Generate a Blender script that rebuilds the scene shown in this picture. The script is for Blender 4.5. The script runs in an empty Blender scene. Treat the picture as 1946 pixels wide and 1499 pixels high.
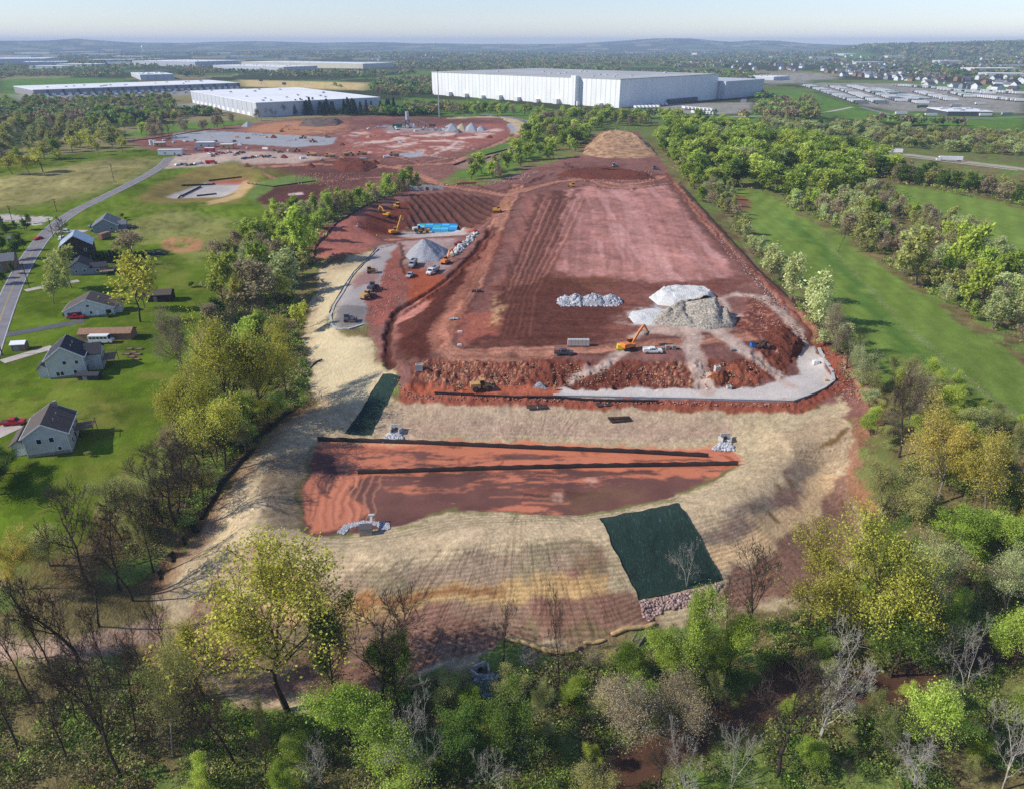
import bpy, math, random
import numpy as np
from mathutils import Vector, Matrix
random.seed(7); RNG = np.random.default_rng(7)
SC = bpy.context.scene
COL = SC.collection
PI = math.pi

# ------------------------------------------------------------------ camera geometry
FPX, CX, CY, PW, PH = 1351.0, 973.0, 749.5, 1946, 1499
CAM = np.array([0.0, 0.0, 85.0]); PITCH = math.atan((CY - 82.0) / FPX)
FW = np.array([0, math.cos(PITCH), -math.sin(PITCH)]); UP = np.array([0, math.sin(PITCH), math.cos(PITCH)])

def ray(px, py):
    d = FW * FPX + np.array([1.0, 0, 0]) * (px - CX) + UP * (CY - py)
    return d / np.linalg.norm(d)

def plane(px, py, z):
    d = ray(px, py); t = (z - CAM[2]) / d[2]
    p = CAM + d * t
    return p[0], p[1]

# ------------------------------------------------------------------ numpy noise
_LAT = np.random.default_rng(3).random((8, 256, 256)).astype(np.float32)
def vnoise(x, y, k=0):
    L = _LAT[k % 8]
    xi = np.floor(x).astype(np.int64); yi = np.floor(y).astype(np.int64)
    fx = (x - xi).astype(np.float32); fy = (y - yi).astype(np.float32)
    fx = fx * fx * (3 - 2 * fx); fy = fy * fy * (3 - 2 * fy)
    x0 = xi & 255; x1 = (xi + 1) & 255; y0 = yi & 255; y1 = (yi + 1) & 255
    return (L[y0, x0] * (1 - fx) + L[y0, x1] * fx) * (1 - fy) + (L[y1, x0] * (1 - fx) + L[y1, x1] * fx) * fy
def fbm(x, y, scale, octv=4, k=0, gain=0.5):
    s = 0.0; a = 1.0; t = 0.0
    x = np.asarray(x, dtype=np.float64) / scale; y = np.asarray(y, dtype=np.float64) / scale
    for i in range(octv):
        s = s + a * vnoise(x + 17.3 * i, y - 9.1 * i, k + i); t += a
        x = x * 2.03; y = y * 2.03; a *= gain
    return s / t          # 0..1, centred on .5
def sstep(a, b, v):
    t = np.clip((v - a) / (b - a), 0, 1); return t * t * (3 - 2 * t)
def lin(r, g, b):
    f = lambda c: ((c / 255.0 + 0.055) / 1.055) ** 2.4 if c > 10 else c / 255.0 / 12.92
    return np.array([f(r), f(g), f(b)], dtype=np.float32)

# ------------------------------------------------------------------ terrain heights: breaklines read off the site, then a biharmonic fit
CTRL = []
def cl(z, *pts, step=9.0):
    """a line of constant (or per-point) height through pixels"""
    zs = z if isinstance(z, (list, tuple)) else [z] * len(pts)
    w = [np.array([*plane(p[0], p[1], zz), zz]) for p, zz in zip(pts, zs)]
    for a, b in zip(w[:-1], w[1:]):
        n = max(1, int(np.linalg.norm(b[:2] - a[:2]) / step))
        for i in range(n): CTRL.append(a + (b - a) * i / n)
    CTRL.append(w[-1])
def cp(z, *pts):
    for p in pts: CTRL.append(np.array([*plane(p[0], p[1], z), z]))
# building pad
cl(0, (785,682),(1000,682),(1300,686),(1420,672),(1480,655),(1518,630))
cp(0, (800,640),(950,640),(1150,640),(1250,600),(1400,560),(1000,560),(1100,500),(1300,480),(1000,430),(1150,400),(1280,400),(1020,500),(930,560),(880,620))
cp(0.5,(1050,350),(1160,330),(1230,310)); cp(1,(1150,285),(1220,280),(1080,310))
cl(0, (1290,360),(1340,410),(1400,470),(1470,540),(1530,600),(1590,670), step=20)
cl(-1.6, (1330,370),(1400,440),(1480,515),(1560,600),(1640,690),(1690,750), step=20)
cl(-4, (1500,420),(1600,510),(1700,610),(1820,730),(1946,850), step=30)
cl(-5, (1460,385),(1600,455),(1760,560),(1946,660), step=30)
cl(-3.5, (1690,380),(1800,420),(1946,470), step=40)
cl(-2, (1640,285),(1800,310),(1946,330), step=40); cp(0,(1300,240),(1500,250),(1400,290))
# bench, wall and slopes in front of the pad
cl(-4.2, (830,738),(1060,738),(1250,738),(1420,736),(1490,715),(1505,672), step=7)
cl(-4.2, (830,752),(1060,752),(1300,757),(1505,761),(1588,722),(1548,658), step=7)
cl(-6.0, (775,762),(1060,766),(1300,771),(1512,777),(1606,728), step=7)
cl(-11, (668,834),(850,838),(1100,842),(1395,848), step=7)
cl(-11, (606,852),(588,890),(570,960),(565,1012),(660,1018),(740,1003),(880,975),(1000,976),(1100,980),(1190,966),(1280,945),(1365,908),(1402,880), step=7)
cp(-11, (640,870),(800,860),(1000,900),(1200,870),(1350,870),(640,950),(800,930),(1000,950),(1180,930))
cl(-8.2, (560,850),(525,890),(500,950),(497,1010),(540,1050),(700,1045),(820,1020),(920,1005),(1130,998),(1290,970),(1400,938),(1470,885),(1478,840),(1440,815), step=7)
cl(-8.6, (500,870),(465,930),(455,1000),(480,1060),(600,1075),(740,1068),(880,1045),(1000,1030),(1135,1020),(1300,995),(1420,960), step=8)
cl(-13, (420,1010),(430,1080),(520,1140),(640,1150),(800,1132),(950,1108),(1150,1100),(1290,1075),(1420,1030),(1520,960),(1560,900), step=9)
cl(-13.2, (415,1030),(424,1100),(520,1165),(640,1172),(800,1154),(950,1128),(1150,1118),(1300,1092),(1440,1040),(1540,968),(1578,905), step=9)
cl(-18, (320,1110),(345,1210),(480,1310),(640,1332),(780,1275),(960,1220),(1100,1238),(1240,1192),(1400,1165),(1500,1155),(1590,1060),(1625,990), step=9)
cl([-8,-10.5,-12.5,-15], (560,800),(480,870),(400,965),(330,1085), step=12)
cl([-6.5,-7.5,-10,-13.5], (1620,770),(1600,840),(1630,920),(1665,985), step=12)
cp(-7,(1540,800),(1520,840)); cp(-5,(1670,800)); cp(-8,(1690,900)); cp(-11,(1760,960)); cp(-15,(1800,1070)); cp(-8,(1900,900)); cp(-12,(1946,1000)); cp(-17,(1946,1200),(1700,1200)); cp(-6,(1800,860))
# creek and banks
CREEK = [(1130,1540),(1195,1470),(1275,1420),(1400,1362),(1500,1305),(1600,1318),(1680,1312),(1800,1262),(1946,1225)]
cl(-21, *CREEK, step=8)
cl(-18.8, *[(x-34,y-34) for x,y in CREEK], step=10); cl(-18.8, *[(x+26,y+40) for x,y in CREEK], step=10)
cp(-18.2,(200,1420),(500,1450),(900,1480),(700,1400),(1500,1490),(1900,1450),(1800,1380),(1000,1330),(1200,1290)); cp(-15,(50,1320)); cp(-13.5,(0,1240),(120,1240)); cp(-12,(0,1100)); cp(-8,(0,960)); cp(-9,(110,1010)); cp(-8.5,(260,900)); cp(-12.5,(300,1000)); cp(-14,(200,1130)); cp(-6.5,(100,900))
cp(-9.5,(400,850)); cp(-9,(480,770),(560,775)); cp(-8,(560,650),(480,650)); cp(-7,(540,560)); cp(-6,(490,480)); cp(-6,(380,620)); cp(-6,(330,740)); cp(-5.5,(330,500))
# fill slope left of the pad, its bench and the lower yard
cl([-6.5,-8,-9,-9.5], (600,510),(580,600),(580,700),(600,770), step=14)
cl([-4.6,-5,-5.4,-5.8,-5.8], (712,478),(655,530),(622,590),(622,632),(645,650), step=8)
cl(-3.6, (722,480),(668,535),(634,592),(636,624),(690,616),(700,545),(735,490), step=8)
cp(-3.8,(690,660),(715,690)); cp(-8.5,(640,800)); cp(-7,(650,730))
cp(-3.6,(780,560),(740,570),(790,500),(850,455),(760,475),(820,470),(700,600)); cp(-2.8,(700,640))
cl(-0.2, (950,432),(900,500),(850,560),(790,600),(762,640),(758,690), step=10)
cl(-3.4, (905,440),(845,520),(800,560),(745,602),(738,700), step=10)
# pit
cl(0, (655,430),(690,400),(730,380),(780,368),(860,362),(940,372),(955,402),(925,428), step=12)
cl(-9, (740,447),(790,437),(870,437), step=10); cl(-4.2,(690,458),(760,462),(880,447),(905,438), step=12)
cl([-3.2,-6.5,-10.6], (742,716),(708,770),(680,828), step=8)
cp(-1.6,(610,462),(640,440),(660,480)); cp(-3,(560,410)); cp(-2,(640,365)); cp(-1.5,(740,352))
# beyond
cp(1,(300,275),(450,250),(600,240),(800,235),(950,235),(700,300),(500,300),(850,290)); cp(-0.5,(490,355),(640,375),(560,345)); cp(-1,(900,320),(960,300))
cl(-4.5,(320,376),(395,352),(460,350),(430,374), step=20); cl(-0.5,(262,380),(330,340),(400,314),(480,322),(500,345), step=20); cp(-1.5,(400,388),(320,392))
cp(-5.8,(110,850)); cp(-5.2,(140,705)); cp(-4.8,(190,600)); cp(-4,(150,500)); cp(-3,(210,430)); cp(-5,(260,640)); cp(-2.6,(95,430)); cp(-3.6,(35,520)); cp(-4.6,(0,640)); cp(0,(312,315)); cp(-1,(20,400)); cp(-1.6,(180,385)); cp(2,(20,325)); cp(1,(160,320)); cp(3,(30,250),(200,240)); cp(-4,(0,450)); cp(-5.5,(30,800)); cp(-4,(330,450)); cp(-3,(330,420))
CT = np.array(CTRL)
_X = CT[:, :2] / 100.0
_D = np.sqrt(((_X[:, None] - _X[None]) ** 2).sum(-1))
_n = len(CT)
_A = np.zeros((_n + 3, _n + 3)); _A[:_n, :_n] = _D - 0.004 * np.eye(_n); _A[:_n, _n] = 1; _A[:_n, _n+1:] = _X; _A[_n:, :_n] = _A[:_n, _n:].T
_W = np.linalg.solve(_A, np.concatenate([CT[:, 2], np.zeros(3)]))
GX0, GX1, GY0, GY1, GS = -520.0, 640.0, 20.0, 880.0, 2.0
_gx = np.arange(GX0, GX1 + .1, GS); _gy = np.arange(GY0, GY1 + .1, GS)
HM = np.empty((len(_gy), len(_gx)), dtype=np.float32)
_q = _gx / 100.0
for j, yy in enumerate(_gy):
    dy = (yy / 100.0 - _X[:, 1]) ** 2
    d = np.sqrt((_q[:, None] - _X[None, :, 0]) ** 2 + dy[None])
    HM[j] = d @ _W[:_n] + _W[_n] + _W[_n+1] * _q + _W[_n+2] * yy / 100.0
_b = (_gy < 330); _S = HM.copy()
for _ in range(3): _S[1:-1, 1:-1] = (_S[:-2, 1:-1] + _S[2:, 1:-1] + _S[1:-1, :-2] + _S[1:-1, 2:] + 4 * _S[1:-1, 1:-1]) / 8
HM = np.where(_b[:, None], _S, HM).astype(np.float32)
HALLS = tuple((a, b, c * 1.45) for a, b, c in ((30,108,60),(70,102,50),(150,101,40),(190,104,56),(250,109,44),(215,117,50),(330,106,36),(420,103,30),(470,109,40),(560,108,30),(1110,99,30),(1210,101,26),(1340,104,30),(1650,122,34),(1880,134,60),(1930,128,50),(1905,146,50),(1700,110,24),(1480,110,24),(160,126,54),(100,130,44),(620,104,24),(20,120,60),(280,114,40),(240,122,40),(700,100,24),(900,103,22),(1560,112,26),(1800,120,30)))
SKY = np.array([(-400,82),(0,79.5),(90,79),(150,76.5),(200,79),(240,81),(330,82.5),(420,80.5),(520,79.5),(600,81.5),(700,81),(800,82.5),(880,83.5),(1000,84),(1100,83),(1180,78.5),(1215,76.5),(1250,75),(1310,75.5),(1350,78.5),(1390,80.5),(1430,78.5),(1480,79),(1530,83),(1600,85),(2400,85)], dtype=float)
SKYN = np.array([(-400,95),(1500,95),(1560,92),(1620,87),(1700,84.5),(1780,83),(1860,81.5),(1946,80.5),(2400,80)], dtype=float)
def far_h(x, y):
    D = np.hypot(x, y)
    z = (fbm(x, y, 900.0, 3, 1) - .5) * 22 * sstep(700, 2500, D) + (fbm(x, y, 2600.0, 2, 4) - .5) * 40 * sstep(2500, 6000, D) - 1.0
    u = CX + FPX * (x / np.maximum(y, 1.0)) / math.cos(PITCH) * 1.0   # azimuth expressed as the photo column at the horizon
    for tab, D0, wd in ((SKY, 12500.0, 1700.0), (SKYN, 7000.0, 1500.0)):
        zz = CAM[2] + (82.0 - np.interp(u, tab[:, 0], tab[:, 1])) * D0 / FPX * 1.0
        zz = zz + (fbm(x, y, 500.0, 3, 6) - .5) * 14
        w = np.exp(-((D - D0) / wd) ** 2)
        if tab is SKYN: w = w * sstep(1480, 1660, u)
        z = z + np.maximum(zz - z, 0) * w
    return z
def height(x, y):
    x = np.asarray(x, dtype=np.float64); y = np.asarray(y, dtype=np.float64)
    gx = np.clip((x - GX0) / GS, 0, len(_gx) - 1.001); gy = np.clip((y - GY0) / GS, 0, len(_gy) - 1.001)
    i = gx.astype(int); j = gy.astype(int); fx = gx - i; fy = gy - j
    h = (HM[j, i] * (1 - fx) + HM[j, i+1] * fx) * (1 - fy) + (HM[j+1, i] * (1 - fx) + HM[j+1, i+1] * fx) * fy
    m = np.minimum(np.minimum(x - GX0, GX1 - x), GY1 - y)
    w = sstep(0, 220, m)
    return h * w + far_h(x, y) * (1 - w)
def H(x, y): return float(height(np.array([x]), np.array([y]))[0])
def Wn(pts):
    """the points of the ground seen at pixels of the photograph"""
    pts = np.asarray(pts, dtype=np.float64)
    d = FW[None] * FPX + np.array([[1.0, 0, 0]]) * (pts[:, :1] - CX) + UP[None] * (CY - pts[:, 1:2])
    d /= np.linalg.norm(d, axis=1)[:, None]
    t = np.full(len(pts), 15.0)
    for _ in range(140):
        p = CAM + d * t[:, None]
        g = p[:, 2] - height(p[:, 0], p[:, 1])
        t = np.minimum(t + g * 0.9 / (np.abs(d[:, 2]) + 0.55), 16500)
    p = CAM + d * t[:, None]
    p[:, 2] = height(p[:, 0], p[:, 1])
    return p
def W(px, py): return Wn([(px, py)])[0]
def top_z(x, y, py):
    """height of the point above (x, y) that shows on image row py"""
    # (d.z/d.y) of the row at this lateral position: solve dot((p-C),UP)*F = (CY-py)*dot((p-C),FW)
    k = (CY - py) / FPX
    # y*sin+dz*cos = k*(y*cos - dz*sin)
    return CAM[2] + y * (k * math.cos(PITCH) - math.sin(PITCH)) / (math.cos(PITCH) + k * math.sin(PITCH))
def ppm(p):
    """photo pixels per metre at a point"""
    return FPX / float(np.dot(np.asarray(p, float) - CAM, FW))
# ------------------------------------------------------------------ materials
def nmat(name):
    m = bpy.data.materials.new(name); m.use_nodes = True
    nt = m.node_tree; nt.nodes.clear()
    out = nt.nodes.new('ShaderNodeOutputMaterial'); b = nt.nodes.new('ShaderNodeBsdfPrincipled')
    nt.links.new(b.outputs[0], out.inputs[0])
    return m, nt, b, out
def link(nt, a, b): nt.links.new(a, b)
def node(nt, t, **kw):
    n = nt.nodes.new('ShaderNode' + t)
    for k, v in kw.items():
        if k in n.inputs.keys() if isinstance(k, str) and not hasattr(n, k) else False: n.inputs[k].default_value = v
        else: setattr(n, k, v)
    return n
def mat_plain(name, rgb, rough=.6, metal=0.0, var=.12, scale=1.2, spec=.3, dirt=None, dirt_amt=.35, streak=False):
    """painted / bare surface with blotchy wear: noise in object space"""
    m, nt, b, out = nmat(name)
    c = [float(v) for v in rgb[:3]]
    tc = nt.nodes.new('ShaderNodeTexCoord')
    mp = nt.nodes.new('ShaderNodeMapping'); link(nt, tc.outputs['Object'], mp.inputs['Vector'])
    if streak: mp.inputs['Scale'].default_value = (1, 1, .12)
    nz = nt.nodes.new('ShaderNodeTexNoise'); nz.inputs['Scale'].default_value = scale; nz.inputs['Detail'].default_value = 5
    link(nt, mp.outputs[0], nz.inputs['Vector'])
    cr = nt.nodes.new('ShaderNodeValToRGB')
    cr.color_ramp.elements[0].position = .3; cr.color_ramp.elements[1].position = .72
    d = [max(0, v * (1 - var * 1.6)) for v in c]
    if dirt is not None: d = [v * (1 - dirt_amt) + float(w) * dirt_amt for v, w in zip(c, dirt)]
    cr.color_ramp.elements[0].color = (*d, 1); cr.color_ramp.elements[1].color = (*[min(1, v * (1 + var * .5)) for v in c], 1)
    link(nt, nz.outputs['Fac'], cr.inputs[0]); link(nt, cr.outputs[0], b.inputs['Base Color'])
    b.inputs['Roughness'].default_value = rough; b.inputs['Metallic'].default_value = metal
    b.inputs['Specular IOR Level'].default_value = spec
    return m

def mat_ground(name, scales, amp, bump, rough=.95, extra=None):
    """ground: measured albedo per point, broken up by several scales of noise in metres"""
    m, nt, b, out = nmat(name)
    at = nt.nodes.new('ShaderNodeAttribute'); at.attribute_name = 'albedo'
    tc = nt.nodes.new('ShaderNodeTexCoord')
    prev = None
    for i, (s, w, stretch) in enumerate(scales):
        mp = nt.nodes.new('ShaderNodeMapping'); mp.inputs['Scale'].default_value = stretch
        link(nt, tc.outputs['Object'], mp.inputs['Vector'])
        nz = nt.nodes.new('ShaderNodeTexNoise'); nz.inputs['Scale'].default_value = s; nz.inputs['Detail'].default_value = 3; nz.inputs['Roughness'].default_value = .65
        link(nt, mp.outputs[0], nz.inputs['Vector'])
        mu = nt.nodes.new('ShaderNodeMath'); mu.operation = 'MULTIPLY_ADD'; mu.inputs[1].default_value = w; mu.inputs[2].default_value = -w * .5
        link(nt, nz.outputs['Fac'], mu.inputs[0])
        if prev is None: prev = mu.outputs[0]
        else:
            ad = nt.nodes.new('ShaderNodeMath'); ad.operation = 'ADD'; link(nt, prev, ad.inputs[0]); link(nt, mu.outputs[0], ad.inputs[1]); prev = ad.outputs[0]
    var = prev
    e = nt.nodes.new('ShaderNodeMath'); e.operation = 'ADD'; e.inputs[1].default_value = 1.0; link(nt, prev, e.inputs[0])
    cl_ = nt.nodes.new('ShaderNodeMath'); cl_.operation = 'MAXIMUM'; cl_.inputs[1].default_value = .25; link(nt, e.outputs[0], cl_.inputs[0])
    mx = nt.nodes.new('ShaderNodeVectorMath'); mx.operation = 'SCALE'
    link(nt, at.outputs['Color'], mx.inputs[0]); link(nt, cl_.outputs[0], mx.inputs['Scale'])
    link(nt, mx.outputs[0], b.inputs['Base Color'])
    b.inputs['Roughness'].default_value = rough; b.inputs['Specular IOR Level'].default_value = .0 if extra is None else .25
    if extra == 'wet':
        aw = nt.nodes.new('ShaderNodeAttribute'); aw.attribute_name = 'wet'
        mr = nt.nodes.new('ShaderNodeMapRange'); mr.inputs['To Min'].default_value = .95; mr.inputs['To Max'].default_value = .42
        link(nt, aw.outputs['Fac'], mr.inputs['Value']); link(nt, mr.outputs[0], b.inputs['Roughness'])
    bp = nt.nodes.new('ShaderNodeBump'); bp.inputs['Strength'].default_value = bump; bp.inputs['Distance'].default_value = .6
    link(nt, var, bp.inputs['Height']); link(nt, bp.outputs[0], b.inputs['Normal'])
    return m

# ------------------------------------------------------------------ the ground sheet: rings round the viewpoint's foot, finer where nearer
_v = np.arange(1760, 102, -1.75)
_D = 95.0 / np.tan(PITCH + np.arctan((_v - CY) / FPX))
_D = np.concatenate([_D, np.geomspace(_D[-1] * 1.04, 17500, 42)])
NR = len(_D); NA = 1290
_th = np.radians(np.linspace(-60, 60, NA))
X = (_D[:, None] * np.sin(_th)[None]).ravel(); Y = (_D[:, None] * np.cos(_th)[None]).ravel()
Z = height(X, Y); NV = len(X)
DIST = np.hypot(X, Y)
# warps that roughen the edges of every patch
WX = ((fbm(X, Y, 7.0, 3, 0) - .5) * 2 * 3.2 + (fbm(X, Y, 1.6, 2, 2) - .5) * 2).astype(np.float64)
WY = ((fbm(X + 400, Y, 7.0, 3, 3) - .5) * 2 * 3.2 + (fbm(X + 90, Y, 1.6, 2, 5) - .5) * 2).astype(np.float64)
N1 = fbm(X, Y, 1.3, 3, 1); N4 = fbm(X, Y, 4.5, 4, 2); N15 = fbm(X, Y, 16.0, 4, 3); N60 = fbm(X, Y, 60.0, 4, 4)
A = np.zeros((NV, 3), np.float32); WET = np.zeros(NV, np.float32); DZ = np.zeros(NV); ZONE = np.zeros(NV, np.int8)

def dens(pts, st=45.0, closed=True):
    o = []; n = len(pts)
    for i in range(n if closed else n - 1):
        a = pts[i]; b = pts[(i + 1) % n]; k = max(1, int(math.hypot(b[0]-a[0], b[1]-a[1]) / st))
        for q in range(k): o.append((a[0] + (b[0]-a[0]) * q / k, a[1] + (b[1]-a[1]) * q / k))
    if not closed: o.append(pts[-1])
    return o
def sdf(poly, x, y):
    """signed distance in metres to a ground polygon, positive inside"""
    d2 = np.full(len(x), 1e12); ins = np.zeros(len(x), bool); n = len(poly)
    for i in range(n):
        ax, ay = poly[i][:2]; bx, by = poly[(i + 1) % n][:2]
        ex, ey = bx - ax, by - ay; L = ex * ex + ey * ey + 1e-9
        t = np.clip(((x - ax) * ex + (y - ay) * ey) / L, 0, 1)
        d2 = np.minimum(d2, (x - ax - t * ex) ** 2 + (y - ay - t * ey) ** 2)
        c = (ay > y) != (by > y)
        ins ^= c & (x < (bx - ax) * (y - ay) / ((by - ay) if by != ay else 1e-9) + ax)
    d = np.sqrt(d2); return np.where(ins, d, -d)
def ldist(line, x, y):
    """distance to a ground polyline, signed side, run along it"""
    best = np.full(len(x), 1e12); lat = np.zeros(len(x)); run = np.zeros(len(x)); s0 = 0.0
    for i in range(len(line) - 1):
        ax, ay = line[i][:2]; bx, by = line[i + 1][:2]; ex, ey = bx - ax, by - ay; L = math.hypot(ex, ey) + 1e-9
        t = np.clip(((x - ax) * ex + (y - ay) * ey) / (L * L), 0, 1)
        dx = x - ax - t * ex; dy = y - ay - t * ey; d2 = dx * dx + dy * dy
        m = d2 < best
        best = np.where(m, d2, best); lat = np.where(m, (ex * dy - ey * dx) / L, lat); run = np.where(m, s0 + t * L, run); s0 += L
    return np.sqrt(best), lat, run
def _pick(p, mar):
    lo = p[:, :2].min(0) - mar; hi = p[:, :2].max(0) + mar
    return np.nonzero((X > lo[0]) & (X < hi[0]) & (Y > lo[1]) & (Y < hi[1]))[0]
def area(px, soft=.5, warp=1.0, grow=0.0):
    p = Wn(dens(px)); sc = max(1.0, float(np.median(np.hypot(p[:, 0], p[:, 1]))) / 220.0)
    k = _pick(p, 8 + soft)
    sd = sdf(p, X[k] + WX[k] * warp, Y[k] + WY[k] * warp) + grow
    return k, sstep(-soft * sc, soft * sc, sd).astype(np.float32), sd
def mixin(k, m, col, wet=None, zone=None):
    col = np.asarray(col, np.float32)
    A[k] = A[k] * (1 - m[:, None]) + col * m[:, None]
    if wet is not None: WET[k] = WET[k] * (1 - m) + wet * m
    if zone is not None: ZONE[k[m > .5]] = zone
def patch(px, col, soft=.6, warp=1.0, amt=1.0, zone=None, wet=0.0, vary=.22, broken=None):
    k, m, sd = area(px, soft, warp)
    if broken: m = m * sstep(broken[1] - .07, broken[1] + .07, broken[0][k])
    c = np.asarray(col, np.float32)[None] * (1 + vary * 2 * ((N4[k] * .5 + N15[k] * .5) - .5) * 1.6)[:, None]
    mixin(k, (m * amt).astype(np.float32), c, wet, zone); return k, m, sd
def stroke(px, width, col, amt=1.0, warp=.5, soft=.5, tracks=0.0, zone=None, dz=0.0, wet=None, vary=.15, broken=None):
    p = Wn(dens(px, 30, False)); k = _pick(p, width + 6)
    d, lat, run = ldist(p, X[k] + WX[k] * warp, Y[k] + WY[k] * warp)
    m = sstep(width / 2 + soft, width / 2 - soft, d)
    if broken: m = m * sstep(broken[1] - .07, broken[1] + .07, broken[0][k])
    c = np.asarray(col, np.float32)[None] * (1 + vary * 2 * (N4[k] - .5) * 1.6)[:, None]
    if tracks: 
        t = fbm(lat, run / 26.0, .75, 3, 3)
        c = c * (1 + tracks * 2.4 * (t - .5))[:, None]
    mixin(k, (m * amt).astype(np.float32), c, wet, zone)
    if dz: DZ[k] += dz * sstep(width / 2 + soft, 0, d) * (.7 + .6 * N1[k])
    return k, m, lat, run

G_LAWN = lin(90,109,30); G_FIELD = lin(110,129,58); G_DRY = lin(152,140,92); G_WOOD = lin(118,106,70); G_ROUGH = lin(104,112,58)
D_PINK = lin(170,120,108); D_RED = lin(128,89,79); D_DARK = lin(88,58,50); D_HAUL = lin(170,119,97); D_ORNG = lin(194,117,84)
S_STRAW = lin(180,160,126); S_NET = lin(156,130,102); S_REDN = lin(136,96,78); GREY = lin(182,178,170); GREY_D = lin(140,136,130); CONC = lin(152,153,155)

# --- far country and woods floor as the base
nf = fbm(X, Y, 420.0, 3, 2)
cellx = np.floor((X + (N60 - .5) * 160) / 210.0).astype(int); celly = np.floor((Y + (N60 - .5) * 160) / 260.0).astype(int)
pick = _LAT[2][celly & 255, cellx & 255]
base = .8 * np.where((pick < .58)[:, None], lin(70,78,48)[None], np.where((pick < .72)[:, None], lin(92,116,58)[None], np.where((pick < .86)[:, None], lin(112,126,70)[None], lin(150,140,98)[None])))
base = base * (1 + .5 * (nf - .5))[:, None]
wood = G_WOOD[None] * (1 + .9 * (N4 - .5) + .6 * (N15 - .5))[:, None]
wood = np.where((fbm(X, Y, 9.0, 3, 6) > .56)[:, None], lin(110,124,62)[None] * (1 + .6 * (N4 - .5))[:, None], wood)
f = sstep(620, 900, DIST)[:, None]
A[:] = wood * (1 - f) + base * f
# --- lawns and meadows on the far side of the road
patch([(-260,300),(60,300),(310,280),(420,316),(560,330),(500,390),(640,392),(560,400),(480,430),(430,470),(410,500),(420,590),(360,640),(340,760),(290,860),(220,910),(150,1010),(60,1070),(-260,1130)], G_LAWN, 1.5, 1.5, zone=1, vary=.3)
for q, a in (([(-50,345),(90,322),(200,303),(290,303),(300,317),(240,345),(150,375),(60,392),(-50,400)], .9), ([(210,425),(340,400),(430,420),(470,470),(400,500),(330,470),(260,455)], .55), ([(0,760),(140,745),(270,760),(260,800),(120,790),(0,800)], .3), ([(150,880),(260,850),(330,900),(240,960),(120,990)], .35)):
    patch(q, G_DRY if a > .5 else lin(130,124,60), 6, 2.5, amt=a, vary=.25)
patch([(60,1060),(200,960),(320,900),(420,880),(420,900),(300,1000),(200,1080),(60,1140)], lin(112,92,62), 3, 2, amt=.7)
k, m, sd = area([(303,460),(320,452),(372,452),(388,463),(375,477),(340,481),(312,475)], 1.0, .6)
mixin(k, (m * sstep(7.5, 3.0, np.abs(sd - 1.5)) * (.12 + .7 * sstep(395, 372, Y[k]))).astype(np.float32), lin(178,122,92))
stroke([(0,412),(40,417),(80,418)], 11, lin(190,182,176), soft=.8)
patch([(-30,408),(80,413),(82,427),(40,428),(40,420),(-30,424)], lin(186,178,172), .8, .4)
# mowing stripes
k = np.nonzero(ZONE == 1)[0]; A[k] *= (1 + .10 * np.sin(X[k] * .9 + Y[k] * .5 + 2 * N15[k] * 6) * sstep(.45, .6, N60[k]) + .5 * (N15[k] - .5) + .35 * (N60[k] - .5))[:, None].astype(np.float32)
k = np.nonzero(ZONE == 1)[0]; w_ = (sstep(.58, .70, fbm(X[k], Y[k], 11.0, 4, 5)) * .45 + sstep(.62, .72, fbm(X[k], Y[k], 3.0, 3, 2)) * .3).astype(np.float32); A[k] = A[k] * (1 - w_[:, None]) + lin(122,118,58)[None] * w_[:, None]
w_ = (sstep(.60, .68, fbm(X[k] + 300, Y[k], 5.0, 4, 1)) * .4).astype(np.float32); A[k] = A[k] * (1 - w_[:, None]) + lin(58,80,18)[None] * w_[:, None]
# --- meadows on the other flank
for q in ([(1388,358),(1440,360),(1490,385),(1530,415),(1600,458),(1700,520),(1780,580),(1870,640),(1960,700),(2300,900),(2300,1000),(1960,840),(1900,800),(1800,760),(1720,790),(1690,740),(1640,690),(1590,610),(1520,545),(1480,520),(1440,460),(1400,400)],
          [(1685,348),(1760,358),(1860,375),(1960,405),(2300,480),(2300,620),(1960,520),(1880,470),(1800,420),(1720,385)]):
    k, m, sd = patch(q, G_FIELD, 1.5, 1.2, zone=1, vary=.18)
    A[k] *= (1 + m * (.09 * np.sin((X[k] - .55 * Y[k]) * .55) * N15[k] * 2 + .5 * (N60[k] - .5)))[:, None].astype(np.float32)
for ln_ in ([(1420,370),(1600,520),(1760,670),(1960,870)], [(1700,360),(1820,390),(1960,440),(2200,520)]):
    k = np.nonzero((ZONE == 1) & (X > 60) & (Y > 90) & (Y < 560))[0]; d, lat, run = ldist(Wn(dens(ln_, 30, False)), X[k], Y[k]); w_ = sstep(75, 55, d); A[k] *= (1 + w_ * (.045 * np.sin(lat * 2 * PI / 5.5 + 2 * N15[k] * 3) + .04 * np.sin(lat * 2 * PI / 1.9) * sstep(300, 180, DIST[k])))[:, None].astype(np.float32)
stroke([(1560,440),(1612,505),(1660,560),(1720,620),(1800,690),(1870,745),(1940,800)], 1.8, lin(130,142,98), amt=.45, warp=1.0, broken=(N1, .52))
stroke([(1500,420),(1560,470),(1660,590),(1760,700)], 7, lin(58,100,44), amt=.5, warp=1.5, soft=3)
patch([(1395,368),(1418,375),(1425,395),(1408,402),(1395,388)], lin(128,84,66), 1.5, 1.5)
patch([(1600,650),(1640,690),(1700,780),(1720,860),(1690,980),(1650,960),(1668,860),(1640,780)], G_ROUGH, 2.5, 2, amt=.85, zone=1)
patch([(1190,1440),(1290,1400),(1420,1345),(1480,1400),(1460,1500),(1200,1500)], lin(96,124,48), 1.5, 2, amt=.7, zone=1, broken=(N15,.42))
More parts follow.
